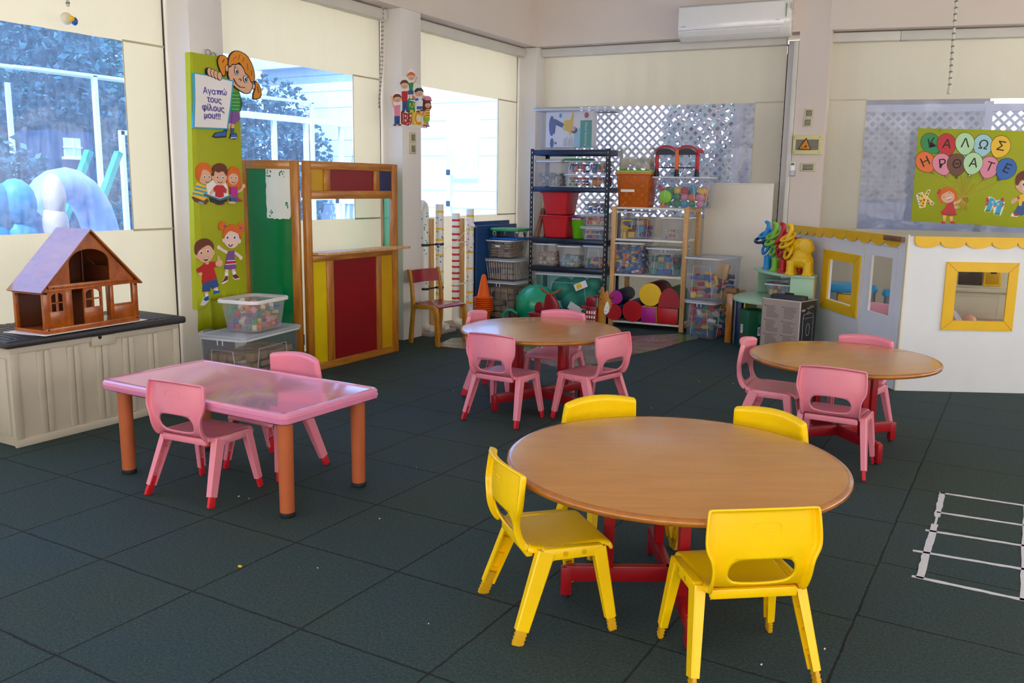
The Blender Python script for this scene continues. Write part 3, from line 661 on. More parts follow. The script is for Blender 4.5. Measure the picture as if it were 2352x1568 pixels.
# ------------------------------------------------------------------ puppet theatre
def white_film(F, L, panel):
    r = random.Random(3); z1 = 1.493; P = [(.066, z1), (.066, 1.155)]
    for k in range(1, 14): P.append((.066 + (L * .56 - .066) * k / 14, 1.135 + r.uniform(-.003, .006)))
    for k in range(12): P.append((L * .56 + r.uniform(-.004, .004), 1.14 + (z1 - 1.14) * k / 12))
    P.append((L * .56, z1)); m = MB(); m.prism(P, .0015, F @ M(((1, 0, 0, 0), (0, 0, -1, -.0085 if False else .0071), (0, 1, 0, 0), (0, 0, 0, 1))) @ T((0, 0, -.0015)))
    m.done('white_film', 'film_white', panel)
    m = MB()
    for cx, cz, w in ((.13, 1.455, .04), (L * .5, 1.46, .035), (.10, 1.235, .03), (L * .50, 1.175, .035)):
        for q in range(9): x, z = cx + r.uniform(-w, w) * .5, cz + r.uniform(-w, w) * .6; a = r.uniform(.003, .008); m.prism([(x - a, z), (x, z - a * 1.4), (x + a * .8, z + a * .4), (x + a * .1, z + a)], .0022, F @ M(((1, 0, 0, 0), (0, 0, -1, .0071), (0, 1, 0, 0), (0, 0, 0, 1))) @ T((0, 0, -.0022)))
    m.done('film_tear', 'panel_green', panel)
def theatre():
    t = thing('puppet_theatre', 'wooden folding puppet theatre with red, yellow and blue panels and green wings', 'puppet theatre', (-.2, 3.43, 0))
    x0, x1 = -.205, -.17; y0, y1, H = 2.905, 3.985, 1.555
    def B(nm, yz, mt, xa=x0, xb=x1, bev=.003):
        m = MB(); m.box((xa, yz[0], yz[2]), (xb, yz[1], yz[3]), bev); return m.done(nm, mt, t)
    st, rl = 'pine_brown', 'pine_brown_side'
    B('stile', (y0, y0 + .062, 0, H), st); B('stile', (y1 - .072, y1, 0, H), st)
    for z0, z1 in ((1.497, H), (1.280, 1.342), (.82, .872), (0, .055)): B('rail', (y0 + .062, y1 - .072, z0, z1), rl)
    ya, yb = y0 + .062, y1 - .072
    for a, b, mt in ((ya, 3.105, 'panel_mustard'), (3.172, 3.685, 'panel_red'), (3.752, yb, 'panel_blue')): B('color_panel', (a, b, 1.342, 1.497), mt, x0 + .008, x1 - .012, 0)
    for a, b in ((3.105, 3.172), (3.685, 3.752)): B('mullion', (a, b, 1.342, 1.497), st)
    for a, b, mt in ((ya, 3.115, 'panel_yellow'), (3.19, 3.705, 'panel_red'), (3.765, yb, 'panel_mustard')): B('color_panel', (a, b, .055, .82), mt, x0 + .008, x1 - .012, 0)
    for a, b in ((3.115, 3.19), (3.705, 3.765)): B('mullion', (a, b, .055, .82), st)
    m = MB(); m.prism([(-.225, 2.968), (-.12, 2.968), (-.05, 3.02), (-.05, 4.0), (-.225, 4.0)], .018, T((0, 0, .874)), bev=.002); m.done('counter_shelf', 'pine_light', t)
    def wing(p, q, nm, front):
        p, q = V((*p, 0)), V((*q, 0)); ang = math.degrees(math.atan2(q.y - p.y, q.x - p.x)); L = (q - p).length; F = T(p) @ RZ(ang)
        f = MB(); f.box((0, -.016, 0), (.062, .016, H), .003, m=F); f.box((L - .05, -.016, 0), (L, .016, H), .003, m=F); a = f.done('wing_stile', st, t)
        for z0, z1 in ((H - .062, H), (0, .06)):
            f = MB(); f.box((.062, -.016, z0), (L - .05, .016, z1), .003, m=F); f.done('wing_rail', rl, t)
        f = MB(); f.box((.06, -.007, .055), (L - .048, .007, H - .058), m=F); o = f.done('wing_panel', front, t)
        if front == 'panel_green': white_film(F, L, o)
    wing((-.213, 2.885), (-.655, 2.755), 'wing', 'panel_green'); wing((-.213, 4.0), (-.60, 4.335), 'wing', 'panel_teal')
    m = MB()
    for z in (.25, 1.3): m.cyl((-.21, 2.893, z - .04), (-.21, 2.893, z + .04), .006, n=10)
    m.done('hinge', 'metal_grey', t)
# ------------------------------------------------------------------ little wooden chair in the corner
def wooden_chair():
    t = thing('wooden_chair', 'small beech chair with dark red seat and backrest beside the spotted tubes', 'chair', (-.15, 4.53, 0), -6)
    # local: x forward, y to the left of a sitter
    for s in (-1, 1):
        y = s * .19; XZ = M(((1, 0, 0, 0), (0, 0, 1, y - .014), (0, 1, 0, 0), (0, 0, 0, 1)))
        m = MB(); m.prism([(-.175, 0), (-.135, 0), (-.105, .32), (-.120, .50), (-.155, .655), (-.185, .655), (-.150, .50), (-.137, .32)], .028, XZ, bev=.003); m.done('rear_leg', 'chair_beech', t, local=True)
        m = MB(); m.prism([(.145, 0), (.185, 0), (.172, .29), (.160, .335), (.13, .355), (.09, .360), (-.115, .350), (-.112, .312), (.09, .322), (.118, .318), (.133, .29)], .028, XZ, bev=.003); m.done('front_leg', 'chair_beech', t, local=True)
    m = MB(); lp = []
    for k in range(9):
        x = -.12 + .285 * k / 8; z = .352 - .012 * math.sin(math.pi * k / 8) - (0.02 if k == 8 else 0); lp.append([(x, -.176, z), (x, .176, z), (x, .176, z + .012), (x, -.176, z + .012)])
    m.loops(lp, True, True, True); m.done('seat', 'chair_red', t, local=True)
    m = MB(); lp = []
    for k in range(11):
        y = -.19 + .38 * k / 10; x = -.135 - .045 * (1 - ((y) / .19) ** 2); lp.append([(x - .0, y, .535), (x + .010, y, .535), (x - .018, y, .645), (x - .028, y, .645)])
    m.loops(lp, True, True, True); m.done('backrest', 'chair_red', t, local=True)
# ------------------------------------------------------------------ storage boxes and what is in them
def rrect(w, d, r, z, n=4):
    w, d = w / 2, d / 2; r = min(r, w * .9, d * .9)
    return [(sx * (w - r) + r * math.cos(q), sy * (d - r) + r * math.sin(q), z) for sx, sy, q0 in ((1, 1, 0), (-1, 1, 90), (-1, -1, 180), (1, -1, 270)) for q in [R(q0 + 90 * i / n) for i in range(n + 1)]]
def crate(label, F, c, w, d, h, rot=0, body='crate_clear', rim='crate_rim', lid=None, taper=.07, panel=True, clips=False, name='storage_box', cat='box', group='clear plastic storage boxes', ribs=0, rimh=.014, lipw=.012, corner=.025, note=False):
    """a tapered plastic box; F @ c is the middle of its base, w across, d deep, h high (outer rim size)"""
    p = F @ V(c); ang = math.degrees(math.atan2(F[1][0], F[0][0])) + rot
    t = thing(name, label, cat, tuple(p), ang, group)
    W, D = w - 2 * lipw, d - 2 * lipw; k = 1 - taper; hb = h - .001
    m = MB(); m.loops([rrect(W * k - .02, D * k - .02, corner, .001), rrect(W * k, D * k, corner, .008), rrect(W, D, corner, hb)], True, True, False)
    m.done('box_body', body, t, local=True)
    m = MB(); m.loops([rrect(W, D, corner, h - rimh), rrect(w, d, corner + lipw, h - rimh), rrect(w + .002, d + .002, corner + lipw, h - rimh * .4), rrect(w - .004, d - .004, corner + lipw, h), rrect(W, D, corner, h)])
    m.done('box_rim', rim, t, local=True)
    if panel:
        m = MB()
        for q, wd, hw in ((T((0, -D / 2, 0)), W, 1), (T((W / 2, 0, 0)) @ RZ(90), D, 1)):
            a = wd * .24; z0, z1 = .06 * h, h * .80
            def y(z): return (1 - z / h) * taper / 2 * (D if wd == W else W) - .0015
            pts = [(-a * 1.25, y(z0), z0), (-a, y(z1), z1), (a, y(z1), z1), (a * 1.25, y(z0), z0)]
            m.tube(pts, .0022, 5, m=q)
        m.done('panel_ridge', rim, t, local=True)
    if ribs:
        m = MB()
        for i in range(ribs):
            x = -W * .42 + W * .84 * i / (ribs - 1); m.tube([(x * k, -D * k / 2 - .001, .012), (x, -D / 2 - .001, h - .02)], .0022, 5)
            yv = -D * .42 + D * .84 * i / (ribs - 1); m.tube([(W * k / 2 + .001, yv * k, .012), (W / 2 + .001, yv, h - .02)], .0022, 5)
        m.done('rib', rim, t, local=True)
    if clips:
        m = MB()
        for x in (-.02, .02): m.box((x * 1 - .004, -d / 2 - .004, h - .045), (x + .004, -d / 2 + .001, h - .004), .001)
        m.done('clip', rim, t, local=True)
    if lid:
        m = MB(); e = .006; m.loops([rrect(w + 2 * e, d + 2 * e, corner + lipw, h + .0005), rrect(w + 2 * e, d + 2 * e, corner + lipw, h + .012), rrect(w, d, corner + lipw, h + .017), rrect(w - .03, d - .03, corner, h + .017), rrect(w - .04, d - .04, corner, h + .012)], True, True, True)
        m.done('box_lid', lid, t, local=True)
    if note:
        m = MB(); m.box((-W * .12, -D * .5 - .004 + .2 * taper * D, h * .62), (W * .06, -D * .5 - .002 + .2 * taper * D, h * .72), m=I4); m.done('paper_label', 'paper_white', t, local=True)
    t['_dim'] = (W, D, h, k)
    return t
PIECES = {}
def piece(kind):
    """a mesh for one small toy, 1 unit across"""
    if kind in PIECES: return PIECES[kind]
    m = MB()
    if kind == 'block': m.box((-.5, -.5, -.5), (.5, .5, .5), .04)
    if kind == 'ball': m.ball((0, 0, 0), .5, 14, 9)
    if kind == 'cap': m.lathe([(.5, -.22), (.5, .22), (.44, .25), (.38, .25), (.38, .05), (.001, .05)], 14)
    if kind == 'tube': m.lathe([(.3, -.5), (.3, .5), (.22, .5), (.22, -.5), (.3, -.5)], 10, cap=False)
    if kind == 'brick':
        m.box((-.5, -.25, -.2), (.5, .25, .15), .02)
        for x in (-.25, .25): m.cyl((x, 0, .15), (x, 0, .25), .14, n=8)
    if kind == 'gear':
        P = []
        for i in range(24):
            a = 2 * math.pi * i / 24; r = .5 if (i // 1) % 3 != 0 else .36; P.append((r * math.cos(a), r * math.sin(a)))
        m.prism(P, .2, T((0, 0, -.1))); m.cyl((0, 0, -.13), (0, 0, .13), .14, n=10)
    PIECES[kind] = m; me = m.mesh('piece_' + kind); PIECES[kind] = me; return me
def put_piece(kind, colr, mtx, name, label, cat, group):
    key = kind + colr
    if key not in PIECES:
        me = piece(kind).copy(); me.materials.clear(); me.materials.append(MATS[colr]); PIECES[key] = me
    o = bpy.data.objects.new(name, PIECES[key]); LINK(o); o.matrix_world = mtx
    return tag(o, label, cat, group)
def cells(t, nx, ny, nz, fill=.8, seed=1, shown=True):
    W, D, h, k = t['_dim']; r = random.Random(seed); Fm = WM[t.name]
    w, d = (W - .03) * k, (D - .03) * k; zz = .012; cx, cy, cz = w / nx, d / ny, (h * fill - zz) / nz
    for kz in range(nz):
        for i in range(nx):
            for j in range(ny):
                if shown and not (i == nx - 1 or j == 0 or kz == nz - 1): continue
                yield Fm @ T((-w / 2 + cx * (i + .5), -d / 2 + cy * (j + .5), zz + cz * (kz + .5))), cx, cy, cz, r
def fill_ind(t, n, kinds, cols, name, label, cat, group, fill=.8, seed=1, size=None, flat=False):
    """separate toys packed in a box, the ones next to its see-through sides and on top"""
    for F, cx, cy, cz, r in cells(t, *n, fill, seed):
        if r.random() < .06: continue
        kd = r.choice(kinds); co = r.choice(cols)
        if kd == 'block': S = M.Diagonal((cx * r.uniform(.72, .96), cy * r.uniform(.5, .96), cz * r.uniform(.6, .97), 1)); rot = RZ(r.uniform(-9, 9)) @ RY(r.uniform(-7, 7))
        else:
            s = (cx * cy * cz) ** (1 / 3) * r.uniform(.95, 1.15); S = M.Diagonal((s, s, s, 1)); rot = RZ(r.uniform(0, 360)) @ RX(r.choice((0, 70, 90, 30)) + r.uniform(-20, 20))
        if kd == 'cap': F = F @ T((r.uniform(-.3, .3) * cx, r.uniform(-.1, .3) * cy, r.uniform(-.3, .3) * cz))
        put_piece(kd, co, F @ rot @ S, name, label, cat, group)
def fill_stuff(t, n, kinds, cols, name, label, fill=.6, seed=1):
    """a jumble nobody could count behind frosted plastic: one object"""
    m = MB()
    for F, cx, cy, cz, r in cells(t, *n, fill, seed):
        if r.random() < .08: continue
        kd = r.choice(kinds); m.mi = r.randrange(len(cols)); s = min(cx, cy, cz) * r.uniform(.85, 1.15)
        tb = bmesh.new(); tb.from_mesh(piece(kd)); S = M.Diagonal((cx * r.uniform(.6, 1.05), cy * r.uniform(.6, 1), cz * r.uniform(.6, 1), 1)) if kd == 'block' else M.Diagonal((s, s, s, 1))
        m._add(tb, F @ RZ(r.uniform(0, 180)) @ RX(r.uniform(-50, 50)) @ S)
    return tag(m.done(name, cols), label, 'toys', None, 'stuff')
TOYS = ['red', 'blue', 'green', 'yellow', 'orange', 'purple', 'pink', 'teal']
def floor_boxes():
    G = 'clear plastic storage boxes'
    # pair between the lime banner and the puppet theatre
    F = frame((.143, 1.985), 9.5)
    a = crate('large clear lidded box of wooden blocks by the puppet theatre', F, (-.19, .325, 0), .37, .64, .405, body='crate_smoke', rim='crate_rim', lid='lid_clear', clips=True, taper=.08)
    fill_ind(a, (4, 6, 5), ['block'], ['block_wood', 'block_wood', 'tan'], 'wooden_block', 'natural wooden building block in the large clear box beside the puppet theatre', 'block', 'wooden blocks beside the theatre', .72, 3)
    b = crate('frosted open box of coloured toys with a white rim on the big block box', F, (-.165, .33, .4225), .325, .40, .215, body='crate_frost', rim='rim_white', panel=False, taper=.16, rimh=.022, lipw=.018, corner=.04)
    fill_stuff(b, (5, 6, 4), ['block', 'brick', 'block'], TOYS + ['tan', 'cream'], 'toy_brick_jumble', 'jumble of coloured toy bricks inside the frosted white-rimmed box', .8, 5)
    # three boxes of wooden blocks by the black shelf
    F = frame((-.43, 6.0), 0); WB = 'wooden blocks in the corner boxes'
    c1 = crate('bottom box of the three stacked boxes left of the black shelf', F, (.02, .23, 0), .40, .46, .395, body='crate_smoke', lid='lid_clear', clips=True)
    c2 = crate('middle ribbed box of the three stacked boxes left of the black shelf', F, (.015, .225, .4125), .385, .44, .215, body='crate_smoke', lid='lid_clear', panel=False, ribs=11, taper=.10)
    c3 = crate('top box of the three stacked boxes left of the black shelf, under the scooter boards', F, (0, .21, .6450), .335, .40, .19, body='crate_smoke', panel=False, taper=.12, note=True)
    for c, n, fl, s in ((c1, (4, 5, 5), .85, 11), (c2, (4, 5, 3), .85, 12), (c3, (3, 4, 6), .9, 13)):
        fill_ind(c, n, ['block'], ['block_wood', 'tan', 'block_wood'], 'wooden_block', 'natural wooden building block in the corner box stack', 'block', WB, fl, s)
    # two boxes right of the wooden shelf
    F = frame((1.90, 6.04), -8)
    lo = crate('lower of the two clear boxes right of the wooden shelf, full of gear toys', F, (-.15, .25, 0), .325, .48, .345, body='crate_clear', lid='lid_clear', clips=True)
    fill_ind(lo, (4, 5, 5), ['gear', 'gear', 'brick', 'tube'], ['red', 'blue', 'green', 'white', 'yellow', 'blue', 'teal'], 'construction_piece', 'plastic construction piece in the lower box right of the wooden shelf', 'toy', 'construction pieces, lower box', .95, 21)
    up = crate('upper of the two clear boxes right of the wooden shelf, open on top', F, (-.14, .25, .363), .375, .52, .40, body='crate_clear', taper=.10, note=False)
    fill_ind(up, (4, 5, 4), ['gear', 'gear', 'brick'], ['red', 'yellow', 'blue', 'slate', 'navy', 'red', 'yellow'], 'construction_piece', 'plastic construction piece in the upper box right of the wooden shelf', 'toy', 'construction pieces, upper box', .58, 22)
    m = MB(); q = WM[up.name]; m.box((.02, -.10, .225), (.13, -.06, .37), .004, m=q @ RY(12)); tag(m.done('wooden_wedge', 'tan'), 'tan wooden slab sticking up in the upper box right of the wooden shelf', 'block')
def black_shelf():
    t = thing('metal_shelf', 'black metal shelf unit crowded with boxes in the far corner', 'shelf', tuple(FS @ V((.28, .2, 0))), 5)
    x0, x1, D, H = -.15, .705, .42, 1.772
    for x, s in ((x0, 1), (x1, -1)):
        for y, q in ((0, 1), (D, -1)):
            m = MB(); m.box((x, y, 0), (x + s * .036, y + q * .003, H), m=FS); m.box((x, y, 0), (x + s * .003, y + q * .036, H), m=FS); o = m.done('post', 'metal_black', t)
            if y == 0:
                m = MB()
                for k in range(34): m.box((x + s * .015, -.0008, .06 + k * .0505), (x + s * .021, .0, .06 + k * .0505 + .018), m=FS)
                m.done('slot', 'shelf_white', o)
    for z in (1.762, 1.392, .868, .575, .075):
        m = MB(); m.box((x0 + .004, .004, z - .008), (x1 - .004, D - .004, z), m=FS); s = m.done('shelf_board', 'metal_black', t)
        m = MB()
        for y in (.003, D - .012): m.box((x0 + .004, y, z - .052), (x1 - .004, y + .009, z - .004), .002, m=FS)
        for x in (x0 + .003, x1 - .012): m.box((x, .012, z - .052), (x + .009, D - .012, z - .004), m=FS)
        m.done('shelf_beam', 'metal_navy', s)
    C = crate
    # top
    b = C('big clear box with a boxed board game inside, on top of the black shelf', FS, (.275, .21, 1.762), .81, .50, .40, body='crate_clear', rim='crate_rim', lid='lid_clear', panel=False, taper=.10, lipw=.03, corner=.04)
    g = thing('game_carton', 'white printed carton with a child picture, inside the big box on the shelf top', 'carton', tuple(FS @ V((.26, .05, 1.775))), 5)
    m = MB(); m.box((.0, .03, 1.785), (.50, .17, 2.135), .003, m=FS); m.done('carton', 'paper_white', g)
    Q = FS @ M(((1, 0, 0, 0), (0, 0, -1, .0298), (0, 1, 0, 0), (0, 0, 0, 1)))   # x right, y up on the carton front
    m = MB(); m.mi = 0; m.prism([(.31, 1.787), (.50, 1.787), (.50, 1.99), (.31, 1.97)], .0006, Q); m.mi = 1; m.prism([(.375, 1.79), (.498, 1.79), (.498, 2.05), (.375, 2.05)], .001, Q)
    def E(cx, cy, a, b, mi, n=20, rot=0):
        m.mi = mi; c, s = math.cos(R(rot)), math.sin(R(rot)); m.prism([(cx + a * math.cos(2 * math.pi * k / n) * c - b * math.sin(2 * math.pi * k / n) * s, cy + a * math.cos(2 * math.pi * k / n) * s + b * math.sin(2 * math.pi * k / n) * c) for k in range(n)], .0012 + mi * .0002, Q)
    E(.065, 2.00, .03, .10, 2); m.mi = 2; m.prism([(.05, 2.06), (.10, 2.07), (.20, 2.02), (.18, 1.98), (.11, 2.01), (.10, 1.92), (.05, 1.94)], .0018, Q)
    m.mi = 3; m.prism([(.19, 1.96), (.20, 2.05), (.27, 2.06), (.29, 2.13), (.305, 2.13), (.30, 2.04), (.29, 1.95), (.27, 1.90), (.25, 1.94)], .002, Q)
    E(.31, 1.955, .035, .032, 4); E(.295, 1.97, .028, .026, 5); E(.07, 1.83, .02, .05, 2); E(.11, 1.83, .012, .012, 4)
    E(.44, 2.10, .022, .028, 6); E(.16, 2.10, .015, .022, 7); m.mi = 8
    m.text('Moon Balancing', .036, Q @ T((.437, 1.915, .0012)) @ RZ(-90), .0008)
    m.mi = 4
    for k in range(7): m.box((.20 + .016 * k, 1.80, .0), (.203 + .016 * k, 1.87 + .012 * (k % 3), .001), m=Q)
    m.done('carton_print', ['skyblue', 'teal', 'denim', 'yellow', 'black', 'skin', 'red', 'cyan', 'paper_white'], g)
    G = 'small boxes on the black shelf'
    # second board
    a = C('grey-filled square box at the left of the second board of the black shelf', FS, (.035, .14, 1.392), .30, .26, .262, body='crate_frost', panel=False, taper=.03, lid='lid_clear')
    fill_stuff(a, (6, 5, 4), ['tube', 'block'], ['slate', 'slate', 'grey'], 'grey_fabric_scraps', 'blue grey scraps inside the square box on the second board', .52, 31)
    for k, (x, z, s, lb) in enumerate(((.327, 1.392, 41, 'small toy box at lower left of the four on the second shelf board'), (.572, 1.392, 42, 'small toy box at lower right of the four on the second shelf board'), (.327, 1.5265, 43, 'small toy box at upper left of the four on the second shelf board'), (.572, 1.5265, 44, 'small toy box at upper right of the four on the second shelf board'))):
        c = C(lb, FS, (x, .15, z), .238, .27, .128, body='crate_clear', taper=.08, rimh=.01, corner=.015)
        fill_ind(c, (5, 4, 3), [['brick', 'block'], ['ball', 'gear'], ['brick', 'tube'], ['ball', 'block', 'tube']][k], [TOYS, ['magenta', 'green', 'yellow', 'purple', 'orange'], ['red', 'blue', 'navy', 'orange'], ['green', 'blue', 'orange', 'yellow', 'magenta']][k], 'small_toy', ('coloured brick in the lower left small box, second board', 'coloured shape in the lower right small box, second board', 'coloured piece in the upper left small box, second board', 'coloured piece in the upper right small box, second board')[k], 'toy', 'toys in the four small boxes %d' % k, .8, s)
    m = MB(); m.box((.20, .03, 1.66), (.46, .28, 1.678), .006, m=FS); tag(m.done('green_tray', 'green'), 'flat green tray lying on the upper left small box', 'tray')
    # third board: red bins, jar, three small boxes, rolls
    for lb, z in (('lower red plastic bin of the two stacked on the black shelf', .868), ('upper red plastic bin of the two stacked on the black shelf', 1.105)):
        c = C(lb, FS, (.11, .20, z), .345, .34, .235, rot=-3, body='red', rim='red', panel=False, taper=.20, name='red_bin', cat='bin', group='red bins on the black shelf', lipw=.018, corner=.03, rimh=.012)
    j = thing('toy_bucket', 'bright green see-through bucket beside the lower red bin', 'bucket', tuple(FS @ V((.355, .12, .868))), 5)
    m = MB(); m.lathe([(.045, .0), (.058, .006), (.068, .12), (.075, .14), (.078, .205)], 24, cap=False); m.lathe([(.045, 0), (.001, .0)], 24, cap=False); m.done('bucket_body', 'jar_green', j, local=True)
    m = MB(); m.lathe([(.08, .205), (.082, .222), (.06, .228), (.001, .228)], 24); m.done('bucket_lid', 'navy', j, local=True)
    m = MB(); m.box((-.05, -.083, .195), (.05, -.074, .213), .003); m.done('bucket_latch', 'pink', j, local=True)
    m = MB()
    for i in range(14): m.ball((.035 * math.cos(i * 2.4), .035 * math.sin(i * 2.4), .02 + .006 * i), .016, 8, 6)
    tag(m.done('green_toy_pieces', 'lime', j, local=True), 'green pieces')
    for k, (z, h, lb) in enumerate(((.868, .122, 'lowest of three small clear boxes at the right of the middle shelf board'), (1.008, .112, 'middle of three small clear boxes at the right of the middle shelf board'), (1.138, .125, 'topmost of three small clear boxes at the right of the middle shelf board'))):
        c = C(lb, FS, (.545, .13, z), .285, .24, h, body='crate_clear', lid='lid_clear', taper=.09, rimh=.01, corner=.015)
        fill_ind(c, (5, 4, 2), [['block', 'brick'], ['block', 'gear'], ['brick', 'tube']][k], [['teal', 'purple', 'orange', 'navy', 'maroon'], ['yellow', 'red', 'blue', 'green', 'orange', 'pink'], ['purple', 'blue', 'tan', 'magenta', 'teal']][k], 'small_toy', ('coloured piece in the lowest of the three small boxes', 'coloured piece in the middle of the three small boxes', 'coloured piece in the topmost of the three small boxes')[k], 'toy', 'toys in the three small boxes %d' % k, .8, 50 + k)
    for k in range(3):
        m = MB(); m.tube([(-.115 + .028 * k, .05 + .03 * k, .870), (-.075 + .03 * k, .14 + .02 * k, 1.17 + .03 * k)], .013, 10, m=FS); tag(m.done('paper_roll', ('latch_wood', 'brown', 'cardboard')[k]), ('thin brown roll leaning at the left, in front of the other rolls', 'dark brown roll leaning between the other two rolls', 'greyish roll leaning right behind the dark brown one')[k], 'roll', 'rolls beside the red bins')
    # fourth board
    c = C('frosted box at the left of the fourth board of the black shelf', FS, (.02, .16, .575), .262, .30, .235, body='crate_frost', panel=False, taper=.12)
    fill_stuff(c, (4, 4, 3), ['ball', 'block'], ['tan', 'cream', 'pink'], 'doll_things', 'pale blurred toys inside the left frosted box of the fourth board', .6, 61)
    c = C('frosted box in the middle of the fourth board of the black shelf', FS, (.285, .15, .575), .265, .30, .222, body='crate_frost', panel=False, taper=.14)
    fill_stuff(c, (4, 4, 3), ['ball', 'block'], ['skyblue', 'cream', 'grey'], 'cloth_things', 'pale blurred toys inside the middle frosted box of the fourth board', .55, 62)
    c = C('clear box with a bright blue lid at the right of the fourth board', FS, (.555, .16, .575), .25, .30, .235, body='crate_clear', lid='blue', taper=.10)
    fill_ind(c, (4, 4, 3), ['brick', 'block', 'tube'], ['yellow', 'red', 'blue', 'pink', 'green', 'orange'], 'small_toy', 'coloured toy in the blue-lidded box', 'toy', 'toys in the blue-lidded box', .45, 63)
    # bottom
    c = C('large teal-tinted lidded box on the bottom of the black shelf', FS, (.285, .20, .075), .76, .38, .425, body='crate_teal', rim='crate_rim', lid='lid_clear', taper=.08)
    for k, (x, z, r) in enumerate(((.18, .33, .13), (.36, .38, .10), (.47, .26, .12), (.28, .21, .12), (.52, .40, .085))):
        m = MB(); m.ball((x, .17, z), r, 22, 14, m=FS); tag(m.done('rubber_ball', 'hopper_teal'), ('teal ball at the left in the large bottom box', 'teal ball at the upper middle in the large bottom box', 'teal ball at the right in the large bottom box', 'teal ball low in the large bottom box', 'small teal ball at the upper right in the large bottom box')[k], 'ball', 'teal balls in the bottom box')
    m = MB(); m.box((.36, .012, .36), (.50, .015, .43), m=FS @ T((.43, 0, .4)) @ RY(-24) @ T((-.43, 0, -.4))); m.mi = 1; m.box((.385, .009, .375), (.44, .012, .42), m=FS @ T((.43, 0, .4)) @ RY(-24) @ T((-.43, 0, -.4)))
    tag(m.done('picture_card', ['paper_white', 'yellow']), 'picture card stuck at the upper right of the teal-tinted box', 'card')
    m = MB(); m.box((.30, .012, .12), (.45, .015, .20), m=FS @ T((.37, 0, .16)) @ RY(28) @ T((-.37, 0, -.16)))
    tag(m.done('paper_slip', 'paper_white'), 'white paper slip at the lower middle of the teal-tinted box', 'paper')
def wooden_shelf():
    t = thing('wooden_shelf', 'pine shelf unit with white boards holding boxes and foam shapes', 'shelf', tuple(FW @ V((-.38, .25, 0))), 5)
    x0, x1, D, H = -.775, 0, .52, 1.212
    for x in (x0, x1 - .045):
        for y in (0, D - .035):
            m = MB(); m.box((x, y, 0), (x + .045, y + .035, H), .002, m=FW); o = m.done('post', 'pine_light', t)
            if x > -.5:
                m = MB()
                for k in range(24): m.cyl((x + .0225, y - .001, .06 + k * .048), (x + .0225, y + .0005, .06 + k * .048), .0032, n=8, m=FW)
                m.done('peg_hole', 'pine_brown', o)
        m = MB()
        m.box((x + .004, .034, H - .045), (x + .041, D - .034, H - .005), .002, m=FW); m.done('cross_piece', 'pine_light', t)
        m = MB(); m.box((x + .004, .034, .03), (x + .041, D - .034, .06), .002, m=FW); m.done('cross_piece', 'pine_light', t)
    for z in (1.205, .892, .540, .068):
        m = MB(); m.box((x0 + .046, .004, z - .018), (x1 - .046, D - .004, z), .002, m=FW); m.done('shelf_board', 'shelf_white', t)
    m = MB(); m.tube([(x0 + .05, D - .002, .60), (x1 - .05, D - .002, 1.10)], .002, 6, m=FW); m.tube([(x0 + .05, D - .002, 1.10), (x1 - .05, D - .002, .60)], .002, 6, m=FW); m.done('brace_wire', 'metal_grey', t)
    C = crate
    # top board
    o = thing('orange_bin', 'tall orange see-through bin with a lime lid on the wooden shelf', 'bin', tuple(FW @ V((-.575, .16, 1.205))), 5)
    m = MB(); m.loops([rrect(.29, .26, .04, .001), rrect(.30, .27, .04, .01), rrect(.355, .31, .045, .33)], True, True, False); m.done('bin_body', 'bin_orange', o, local=True)
    m = MB(); m.loops([rrect(.355, .31, .045, .315), rrect(.385, .34, .05, .32), rrect(.385, .34, .05, .335), rrect(.355, .31, .045, .337)]); m.done('bin_rim', 'orange', o, local=True)
    m = MB(); m.loops([rrect(.375, .33, .05, .338), rrect(.375, .33, .05, .352), rrect(.34, .30, .05, .360)], True, True, True); m.done('bin_lid', 'lime', o, local=True)
    m = MB(); m.box((-.11, -.160, .165), (.03, -.157, .19), .0005, m=RX(6) @ T((0, .006, 0))); m.done('paper_label', 'paper_white', o, local=True)
    m = MB(); m.mi = 0; r = random.Random(5)
    for k in range(36):
        x, y, z = r.uniform(-.12, .12), r.choice((-.125, -.12, -.115)) , r.uniform(.02, .23) if k > 9 else r.uniform(.01, .05); m.mi = 1 if k < 6 else 0
        m.box((x - .012, y - .004, z - .007), (x + .012, y + .008, z + .007), .002, m=T((x, y, z)) @ RZ(r.uniform(0, 90)) @ RY(r.uniform(-60, 60)) @ T((-x, -y, -z)))
    tag(m.done('orange_brick_jumble', ['orange', 'red'], o, local=True), 'orange bricks', kind='stuff')
    c = C('cloudy box wrapped in plastic film standing on the orange bin', FW, (-.575, .165, 1.567), .37, .32, .225, body='bag_film', rim='bag_film', panel=False, taper=.10, lipw=.008)
    fill_stuff(c, (4, 4, 3), ['block'], ['cream', 'tan', 'grey'], 'wrapped_blocks', 'pale things blurred by the plastic film', .5, 71)
    c = C('wide clear box of coloured balls right of the orange bin', FW, (-.105, .21, 1.205), .56, .42, .30, body='crate_clear', taper=.12, corner=.03)
    fill_ind(c, (6, 4, 3), ['ball', 'ball', 'cap'], ['blue', 'red', 'orange', 'teal', 'yellow', 'green', 'pink', 'cyan'], 'play_ball', 'coloured play ball in the wide box on the wooden shelf', 'ball', 'play balls in the wide box', .66, 72)
    m = MB(); m.lathe([(.001, 0), (.062, 0), (.062, .02), (.055, .024), (.001, .02)], 28, m=FW @ T((-.245, .045, 1.315)) @ RX(90)); tag(m.done('lime_disc', 'lime'), 'round lime lid pressed against the front of the wide ball box', 'disc')
    g = thing('toy_garage', 'red and black toy garage with an arched roof on the wide ball box', 'toy', tuple(FW @ V((-.16, .2, 1.522))), 5)
    def L(x, y, z): return FW @ V((x, y, 1.506 + z))
